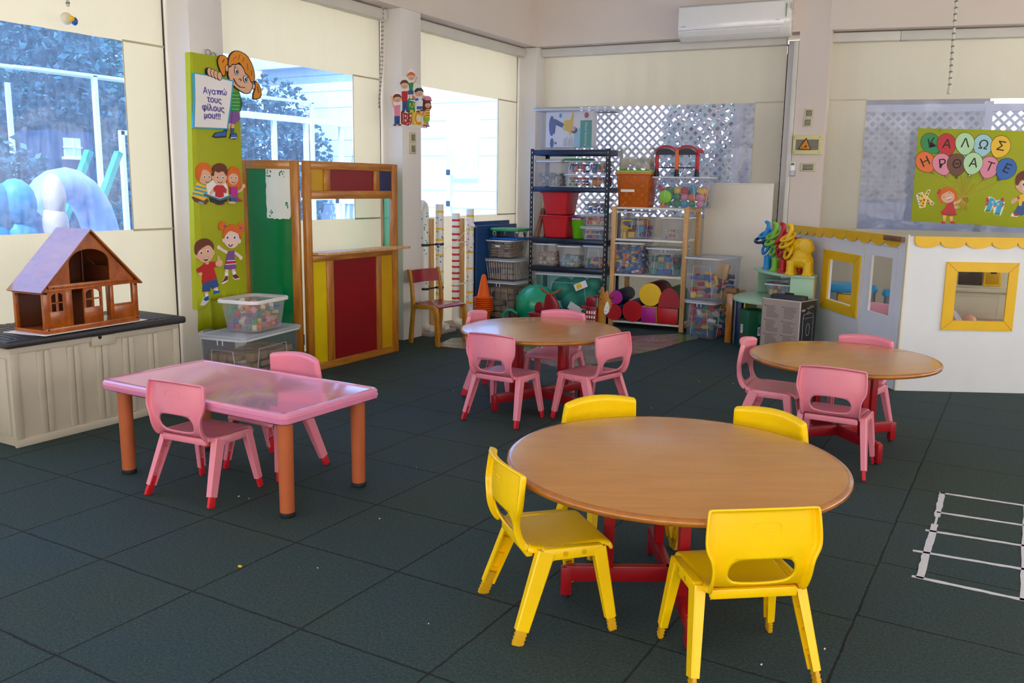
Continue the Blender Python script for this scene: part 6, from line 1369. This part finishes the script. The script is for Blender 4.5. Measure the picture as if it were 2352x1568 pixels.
    B.p('black', [(355, 405), (430, 405), (502, 392), (498, 430), (430, 458), (365, 440)]).l('skin', [(392, 335), (360, 375)], 18).l('skin', [(482, 340), (492, 362)], 18)
    B.p('red', [(382, 330), (408, 302), (462, 300), (494, 335), (482, 366), (467, 352), (468, 402), (400, 405), (402, 352), (388, 358)])
    B.e('skin', 437, 236, 56, 64).e('skin', 378, 244, 10, 14).e('skin', 496, 238, 10, 14).p('hair_brown', [(374, 225), (376, 155), (428, 120), (484, 132), (500, 190), (490, 232), (462, 182), (420, 205), (394, 185), (386, 235)]).eyes(437, 238, 22, 10).smile(437, 272, 18, 10)
    B.p('hair_ginger', [(495, 315), (492, 205), (520, 150), (560, 138), (600, 168), (614, 250), (606, 318)]).e('skin', 545, 238, 42, 55).p('hair_ginger', [(500, 235), (505, 185), (545, 160), (590, 190), (594, 232), (560, 195), (520, 205)]).eyes(546, 232, 19, 9).smile(546, 268, 16, 9)
    B.l('skin', [(580, 350), (612, 335), (630, 300)], 18).e('skin', 632, 298, 15, 18).p('magenta', [(522, 312), (578, 305), (584, 398), (522, 402)]).p('denim', [(515, 402), (582, 394), (592, 425), (530, 442)]).e('skin', 535, 440, 32, 11).p('red', [(575, 398), (624, 418), (612, 430), (570, 415)])
    B.p('slate', [(308, 376), (430, 410), (548, 374), (545, 390), (430, 428), (318, 392)]).p('skyblue', [(316, 374), (430, 404), (540, 372), (430, 414)]); B.done('reading_children_cutout', t)
    # girl with pigtails
    G = Art(a2, QL(-.400), 380, 340, 3.563, .003)
    G.l('skin_light', [(505, 855), (470, 838), (432, 812)], 24).e('skin_light', 430, 810, 16, 18).l('skin_light', [(555, 850), (590, 875), (616, 900)], 24).e('skin_light', 616, 902, 15, 17)
    G.l('skin_light', [(498, 985), (494, 1045)], 26).l('skin_light', [(548, 985), (560, 1040)], 26).l('paper_white', [(495, 1020), (494, 1048)], 27).l('paper_white', [(556, 1015), (562, 1040)], 27)
    G.p('paper_white', [(450, 1112), (482, 1052), (508, 1048), (505, 1090), (470, 1112)]).p('maroon', [(455, 1102), (484, 1052), (507, 1050), (502, 1084)]).p('paper_white', [(545, 1062), (575, 1035), (610, 1080), (560, 1086)]).p('maroon', [(546, 1056), (574, 1036), (605, 1072), (562, 1078)])
    G.p('purple', [(503, 845), (562, 838), (560, 900), (578, 990), (530, 998), (476, 992), (494, 905)]).l('paper_white', [(494, 922), (566, 922)], 6).l('red', [(488, 938), (570, 936)], 16).l('paper_white', [(484, 952), (574, 950)], 6)
    G.e('hair_ginger', 458, 632, 30, 40, 20).e('hair_ginger', 618, 645, 22, 46, -8).e('skin_light', 470, 752, 12, 20).e('skin_light', 602, 762, 12, 20).e('skin_light', 535, 742, 66, 78)
    G.p('hair_ginger', [(464, 752), (462, 690), (488, 640), (540, 612), (600, 636), (624, 690), (618, 752), (596, 702), (560, 684), (518, 672), (488, 698)]).e('purple', 477, 636, 9, 12).e('purple', 606, 648, 9, 12).eyes(528, 728, 30, 13, 'denim').smile(524, 786, 16, 16, 'maroon', 9); G.done('pigtail_girl_cutout', t)
    # boy with his thumb up
    H = Art(a2, QL(-.400), 380, 340, 3.563, .003)
    H.l('skin', [(264, 1000), (292, 1030)], 26).l('skin', [(328, 1160), (335, 1205)], 30).l('skin', [(400, 1130), (410, 1168)], 30).l('paper_white', [(332, 1185), (337, 1212)], 30).l('paper_white', [(405, 1152), (412, 1172)], 30)
    H.p('paper_white', [(280, 1275), (308, 1212), (352, 1202), (356, 1240), (312, 1282)]).p('blue', [(312, 1215), (350, 1200), (354, 1232), (326, 1245), (305, 1232)]).p('blue', [(388, 1194), (395, 1162), (438, 1168), (436, 1186)])
    H.p('denim', [(300, 1090), (412, 1066), (432, 1130), (376, 1148), (360, 1118), (358, 1168), (300, 1168)])
    H.p('red', [(252, 980), (320, 935), (402, 922), (414, 966), (386, 976), (414, 1060), (294, 1098), (300, 1002), (260, 1012)]).l('skin', [(402, 945), (430, 942)], 34).e('skin', 434, 938, 26, 30).l('skin', [(430, 930), (427, 885)], 18).l('skin', [(322, 935), (345, 930)], 24)
    H.e('skin', 254, 875, 12, 20).e('skin', 382, 850, 12, 20).e('skin', 318, 855, 68, 76).p('hair_brown', [(234, 838), (238, 772), (290, 734), (342, 734), (388, 778), (386, 838), (366, 800), (340, 786), (300, 806), (262, 838), (250, 876)]).eyes(312, 842, 26, 13, 'denim', -6).p('maroon', [(298, 895), (345, 885), (335, 912), (315, 918)]).p('paper_white', [(300, 896), (342, 888), (338, 898), (308, 903)]); H.done('thumbs_up_boy_cutout', t)
def abc_poster():
    t = thing('alphabet_cutout', 'paper cut-out of five children on letter blocks on the second pillar', 'cut-out', (-.44, 4.55, 1.9))
    a = [[0.0063505, -3.32e-05, -1.4461724], [0.0005601, -0.003705, 2.4467191]]
    C = Art(a, M(((0, 0, 1, -.446), (1, 0, 0, 0), (0, 1, 0, 0), (0, 0, 0, 1))), 900, 140, 6.53, .002)
    C.p('paper_white', [(0, 535), (22, 520), (40, 470), (80, 448), (122, 480), (140, 520), (150, 430), (132, 400), (132, 290), (155, 240), (195, 228), (234, 250), (236, 160), (262, 122), (300, 116), (340, 140), (350, 240), (385, 235), (380, 280), (345, 330), (400, 340), (455, 390), (468, 470), (485, 508), (520, 520), (575, 545), (588, 650), (580, 740), (555, 860), (548, 950), (538, 1024), (300, 992), (40, 965), (32, 830), (22, 680), (0, 610)])
    def kid(x, y, r, hair, shirt, bx, pants, px_, legs, iris='slate', cap=None):
        for q in legs: C.l('skin', q, r * .28); C.e('maroon' if cap else 'black', q[-1][0], q[-1][1], r * .38, r * .2)
        C.p(pants, px_); C.p(shirt, bx); C.e('skin', x, y, r, r * 1.12)
        C.p(hair, [(x - r * 1.05, y + r * .1), (x - r * 1.05, y - r * .55), (x - r * .5, y - r * 1.2), (x + r * .4, y - r * 1.25), (x + r, y - r * .6), (x + r * 1.06, y + r * .1), (x + r * .7, y - r * .35), (x - r * .1, y - r * .45), (x - r * .75, y - r * .3)])
        C.eyes(x, y, r * .36, r * .17, iris); C.smile(x, y + r * .42, r * .34, r * .22, 'maroon', 5)
    C.l('skin', [(330, 330), (350, 300), (366, 262)], 22).e('skin', 370, 252, 15, 18)
    kid(290, 232, 54, 'hair_ginger', 'green', [(250, 330), (325, 318), (312, 440), (262, 440)], 'denim', [(245, 440), (322, 438), (325, 500), (240, 500)], ([(268, 500), (265, 572)], [(305, 500), (312, 572)]))
    C.p('green', [(230, 580), (345, 612), (342, 785), (248, 790), (232, 760)]).p('yellow', [(262, 632), (334, 625), (330, 772), (262, 778)]).t('green', 'A', 297, 702, .145, -2, .0025)
    kid(188, 355, 56, 'hair_brown', 'red', [(148, 455), (232, 450), (225, 600), (152, 600)], 'denim', [(160, 590), (226, 590), (240, 740), (205, 740), (195, 640), (190, 740), (160, 740)], ([(172, 738), (170, 750)], [(226, 738), (232, 752)]))
    C.l('skin', [(30, 690), (12, 640), (4, 560)], 22).e('skin', 6, 548, 13, 18)
    kid(78, 560, 52, 'hair_brown', 'pink', [(30, 668), (115, 655), (112, 820), (45, 820)], 'denim', [(42, 815), (112, 815), (108, 940), (82, 940), (76, 860), (66, 940), (42, 940)], ([(54, 938), (46, 952)], [(98, 938), (112, 952)]))
    C.p('crimson', [(138, 755), (232, 790), (285, 775), (282, 940), (230, 968), (142, 935)]).p('cream', [(150, 785), (222, 808), (220, 948), (152, 922)]).p('cream', [(240, 806), (276, 795), (274, 925), (238, 945)]).t('crimson', 'B', 186, 866, .125, -2, .0025).t('crimson', 'b', 257, 868, .10, 0, .003)
    C.p('yellow', [(305, 772), (438, 765), (432, 972), (308, 955)]).p('cream', [(322, 795), (422, 790), (418, 950), (324, 938)]).t('hair_orange', 'C', 370, 872, .145, -2, .004)
    C.l('skin', [(455, 560), (478, 520)], 20).l('skin', [(345, 570), (312, 520)], 20)
    kid(398, 470, 55, 'hair_dark', 'paper_white', [(350, 545), (450, 550), (440, 680), (370, 680)], 'blue', [(372, 675), (438, 672), (440, 720), (375, 722)], ([(385, 720), (384, 762)], [(425, 718), (448, 745)]))
    C.l('blue', [(352, 560), (365, 590)], 30).l('blue', [(440, 560), (450, 590)], 30)
    C.p('hair_brown', [(464, 720), (468, 590), (560, 580), (580, 700), (560, 740), (480, 745)]); C.l('skin', [(485, 760), (448, 832)], 20)
    kid(518, 655, 46, 'hair_brown', 'yellow', [(485, 728), (550, 722), (550, 850), (482, 850)], 'lime', [(475, 848), (552, 846), (545, 910), (510, 925), (478, 905)], ([(490, 915), (480, 978)], [(525, 920), (532, 990)]), 'slate', True)
    for y in (745, 785, 822): C.l('crimson', [(486, y), (550, y)], 12)
    C.p('pink', [(470, 592), (480, 540), (520, 520), (565, 545), (578, 600)]).l('crimson', [(470, 590), (578, 598)], 10); C.done('alphabet_children', t)
def balloon_poster():
    t = thing('balloon_poster', 'lime green welcome poster with eleven lettered balloons hanging at the right window', 'poster', tuple(FR @ V((1.4, -.06, 1.1))), 14)
    y0 = -.06; Q = FR @ M(((1, 0, 0, 0), (0, 0, -1, y0), (0, 1, 0, 0), (0, 0, 0, 1)))
    m = MB(); m.prism([(.82, 1.975), (.823, 1.55), (.826, 1.122), (1.3, 1.108), (2.05, 1.072), (2.04, 1.93), (1.4, 1.958)], .014, Q @ T((0, 0, -.014)), bev=.002); m.done('poster_board', 'lime_fabric', t)
    m = MB(); m.tube([FR @ V((1.0 + .006 * math.cos(k * .7), y0 - .002, 1.955 + .006 * math.sin(k * .7))) for k in range(9)], .0015, 5, True); m.done('pin', 'metal_grey', t)
    aff = [[0.0036266, 0.0003684, -6.9414191], [4.02e-05, -0.0039267, 3.0403306]]
    def art(b=.001): return Art(aff, Q, 2020, 270, 5.807, b)
    S = art(.0008)
    for x, y in ((712, 750), (905, 790), (1035, 805), (1190, 790), (1385, 830), (1572, 862), (1095, 770), (1150, 780), (1240, 770), (1280, 880)):
        S.l('gold_foil', [(x, y), ((x + 1115) / 2 + 10, (y + 1040) / 2 + 12), (1115, 1045)], 11)
    for k in range(9): S.l('gold_foil', [(1110, 1050), (1090 + k * 10, 1140), (1050 + k * 16, 1200 + (k * 37) % 60)], 10)
    S.done('gold_ribbon', t)
    BL = [('Κ', 685, 335, 'green', 15, 40), ('Α', 900, 350, 'red', -4, 6), ('Ω', 1385, 365, 'skyblue', -8, -14), ('Λ', 1145, 340, 'mint', 0, 0), ('Σ', 1615, 385, 'yellow', -10, -24),
          ('Η', 608, 583, 'orange', 27, 34), ('Ρ', 838, 612, 'pink', 10, 20), ('Θ', 1032, 618, 'brown', 0, 0), ('Τ', 1465, 655, 'pink', -18, -22), ('Α', 1252, 603, 'mint', -6, -16), ('Ε', 1690, 678, 'blue', -22, -34)]
    m0 = .0012
    for i, (ch, x, y, c, rt, tl) in enumerate(BL):
        A = art(m0 + .0009 * i); ang = R(tl); ca, sa = math.cos(ang), math.sin(ang)
        def shape(k, g=0):
            P = []
            for j in range(28):
                a = 2 * math.pi * j / 28; px, py = 128 * k * math.cos(a), 138 * k * math.sin(a)
                if py > 0: px *= 1 - .22 * (py / 138) ** 2; py *= 1.16
                P.append((x + px * ca + py * sa * 1 - 0, y - px * sa + py * ca))
            return P
        A.p('ink', shape(1.03)); A.p(c, shape(.99))
        k = 172; kx, ky = x + k * sa, y + k * ca; A.p('ink', [(kx - 6, ky - 16), (kx + 6, ky - 16), (kx + 22, ky + 18), (kx - 22, ky + 18)]); A.p(c, [(kx - 4, ky - 12), (kx + 4, ky - 12), (kx + 15, ky + 13), (kx - 15, ky + 13)])
        A.t('ink', ch, x + (18 if i < 1 else 5), y + 5, .112, rt, .0006); A.done('balloon_cutout', t)
    K = art(.002); K.p('paper_white', [(482, 1030), (515, 1010), (575, 990), (590, 1040), (640, 965), (682, 960), (640, 1060), (735, 1150), (700, 1175), (625, 1110), (610, 1195), (530, 1215)])
    for k in range(5): K.p('teal', [(488 + 8 * k, 1028 + 36 * k), (520 + 6 * k, 1018 + 36 * k), (528 + 6 * k, 1050 + 36 * k)])
    K.p('yellow', [(515, 1018), (568, 1000), (585, 1060), (642, 975), (674, 968), (630, 1062), (722, 1150), (698, 1164), (612, 1092), (604, 1190), (545, 1200)])
    for x, y in ((530, 1035), (562, 1050), (650, 990), (632, 1028), (548, 1115), (580, 1145), (565, 1180), (645, 1105), (655, 1140), (705, 1148)): K.e('brown', x, y, 12, 12, n=10)
    K.e('paper_white', 555, 1080, 14, 14, n=12).e('ink', 556, 1081, 6, 6, n=8).e('paper_white', 613, 1062, 14, 14, n=12).e('ink', 613, 1063, 6, 6, n=8).e('red', 592, 1100, 18, 15, n=12); K.done('letter_k_cutout', t)
    Mm = art(.002); Mm.p('paper_white', [(1400, 1250), (1440, 1140), (1430, 1110), (1470, 1045), (1540, 1075), (1560, 1110), (1600, 1090), (1675, 1120), (1660, 1200), (1620, 1300), (1530, 1290), (1520, 1190), (1480, 1260)])
    for x, s in ((1450, -1), (1640, 1)): Mm.p('red', [(x, 1065), (x + s * 28, 1075), (x + s * 8, 1095), (x + s * 34, 1110), (x + s * 6, 1125), (x + s * 28, 1150), (x - s * 5, 1200), (x - s * 25, 1100)])
    Mm.p('cyan', [(1480, 1060), (1535, 1078), (1558, 1130), (1600, 1098), (1655, 1112), (1612, 1280), (1545, 1270), (1575, 1165), (1548, 1195), (1518, 1150), (1488, 1240), (1425, 1232)])
    Mm.p('green', [(1408, 1248), (1430, 1222), (1490, 1232), (1476, 1256)]).p('green', [(1530, 1285), (1550, 1262), (1612, 1270), (1606, 1296)])
    for x, y in ((1518, 1125), (1588, 1148)): Mm.e('paper_white', x, y, 15, 17, n=12).e('ink', x, y, 7, 8, n=8)
    Mm.p('hair_orange', [(1512, 1160), (1560, 1180), (1538, 1196)]); Mm.done('letter_m_cutout', t)
    G = art(.002)
    G.p('hair_ginger', [(778, 1040), (800, 960), (880, 925), (960, 925), (1020, 970), (1060, 1060), (1050, 1110), (980, 1120), (900, 1150), (830, 1150), (790, 1100)])
    G.l('skin', [(985, 1150), (1060, 1120), (1110, 1080)], 34).l('skin', [(905, 1155), (950, 1195), (1040, 1195)], 36).e('skin', 1115, 1078, 18, 18).e('skin', 1055, 1192, 22, 20)
    G.l('skin', [(872, 1300), (865, 1400)], 36).l('skin', [(960, 1300), (965, 1395)], 36).l('yellow', [(875, 1300), (868, 1352)], 44).l('yellow', [(958, 1300), (960, 1352)], 44).p('red', [(825, 1420), (832, 1390), (870, 1385), (880, 1420)]).p('red', [(942, 1420), (950, 1385), (990, 1385), (1020, 1412), (1010, 1422)])
    G.p('red', [(905, 1150), (985, 1110), (1000, 1190), (1035, 1300), (960, 1315), (840, 1300), (815, 1265), (880, 1200)]).p('crimson', [(830, 1275), (1025, 1285), (1035, 1305), (960, 1318), (845, 1302)]).e('red', 788, 1005, 22, 18).e('red', 805, 972, 18, 18)
    G.e('skin', 915, 1055, 92, 84, -10).p('hair_ginger', [(815, 1060), (830, 985), (890, 945), (960, 950), (1005, 1000), (1000, 1020), (940, 975), (880, 1000), (840, 1025)]).e('ink', 862, 1058, 6, 7).e('ink', 938, 1002, 6, 7).p('paper_white', [(892, 1080), (968, 1048), (960, 1078), (910, 1100)]).l('denim', [(905, 1100), (962, 1078)], 8)
    G.l('crimson', [(1130, 1080), (1170, 1065), (1192, 1100), (1170, 1130), (1140, 1100), (1125, 1075)], 8); G.done('balloon_girl_cutout', t)
    Bo = art(.002)
    Bo.l('skin', [(1840, 1075), (1780, 1110)], 55).e('skin', 1780, 1118, 26, 24).p('denim', [(1850, 1165), (2090, 1165), (2130, 1300), (2050, 1310), (1985, 1240), (1900, 1300), (1790, 1275)]).p('paper_white', [(1750, 1310), (1770, 1265), (1850, 1285), (1845, 1318)]).p('red', [(1785, 1268), (1850, 1272), (1848, 1305), (1800, 1305)]).p('red', [(2050, 1300), (2130, 1300), (2150, 1340), (2040, 1345)])
    Bo.p('yellow', [(1850, 1040), (1920, 1010), (2050, 1010), (2110, 1060), (2085, 1175), (1860, 1170)]).l('red', [(1850, 1045), (1862, 1080)], 22).l('skin', [(2090, 1065), (2160, 1120)], 50).p('denim', [(1905, 1110), (2030, 1110), (2040, 1180), (1890, 1180)])
    Bo.e('skin', 1960, 890, 140, 125).e('skin', 1835, 910, 22, 34).p('hair_brown', [(1815, 900), (1810, 800), (1860, 730), (1960, 690), (2080, 730), (2110, 830), (2090, 890), (2040, 810), (1950, 830), (1880, 830), (1850, 900)]).eyes(1975, 885, 55, 26, 'blue').p('paper_white', [(1900, 930), (2000, 950), (1985, 980), (1920, 965)]); Bo.done('jeans_boy_cutout', t)
banner_fns = (banner, abc_poster, balloon_poster)
room(); windows(); outdoors()
chairs(); tables(); chest(); theatre(); wooden_chair()
floor_boxes(); black_shelf(); wooden_shelf()
tube_stands(); corner_things(); floor_marks(); desk(); elephants(); playhouse(); fittings()
banner(); abc_poster(); balloon_poster()
# ------------------------------------------------------------------ light and camera
def light():
    w = bpy.data.worlds.new('sky'); SC.world = w; w.use_nodes = True
    b = w.node_tree.nodes['Background']; b.inputs[0].default_value = rgba('#fffcf6'); b.inputs[1].default_value = 1.5
    s = bpy.data.lights.new('sun', 'SUN'); s.energy = 6; s.angle = R(1); s.color = hx('#fffaf2'); so = bpy.data.objects.new('sun', s); LINK(so)
    so.rotation_euler = V((-.22, .50, -.90)).to_track_quat('-Z', 'Y').to_euler()
    def portal(loc, rot, sx, sy):
        l = bpy.data.lights.new('daylight_portal', 'AREA'); l.shape = 'RECTANGLE'; l.size = sx; l.size_y = sy; l.cycles.is_portal = True
        o = bpy.data.objects.new('daylight_portal', l); LINK(o); o.location = loc; o.rotation_euler = [R(q) for q in rot]
    portal((8.8, 2, 1.75), (0, 90, 0), 2.0, 13.2)
    portal((3.8, -4.8, 1.75), (-90, 0, 0), 9.3, 2.0)
    portal((-1.1, -.3, 1.7), (0, -90, 0), 1.3, 14)
    portal(tuple(FB @ V((1.3, .45, 1.7))), (90, 0, 185), 2.6, 1.3)
    portal(tuple(FR @ V((1.7, .45, 1.7))), (90, 0, 194), 3.0, 1.3)
def camera():
    c = bpy.data.cameras.new('camera'); c.sensor_width = 36; c.lens = 36 * 2031.97 / 2352; c.clip_start = .05
    o = bpy.data.objects.new('camera', c); LINK(o)
    pi, ro, ya = .174235, .0144857, -.527335
    F = V((math.sin(ya) * math.cos(pi), math.cos(ya) * math.cos(pi), -math.sin(pi)))
    rt = V((math.cos(ya), -math.sin(ya), 0)); u = rt.cross(F)
    r = rt * math.cos(ro) + u * math.sin(ro); up = u * math.cos(ro) - rt * math.sin(ro)
    mm = M((r, up, -F)).transposed().to_4x4(); mm.translation = (4.3839, -1.92537, 1.39762); o.matrix_world = mm
    SC.camera = o
light(); camera()
vs = SC.view_settings; vs.view_transform = 'Standard'; vs.look = 'None'; vs.gamma = 1; vs.use_curve_mapping = False; vs.exposure = 1.6
cy = SC.cycles; cy.max_bounces = 10; cy.diffuse_bounces = 5; cy.glossy_bounces = 4; cy.transmission_bounces = 6; cy.transparent_max_bounces = 24
cy.caustics_reflective = False; cy.caustics_refractive = False; cy.sample_clamp_indirect = 6
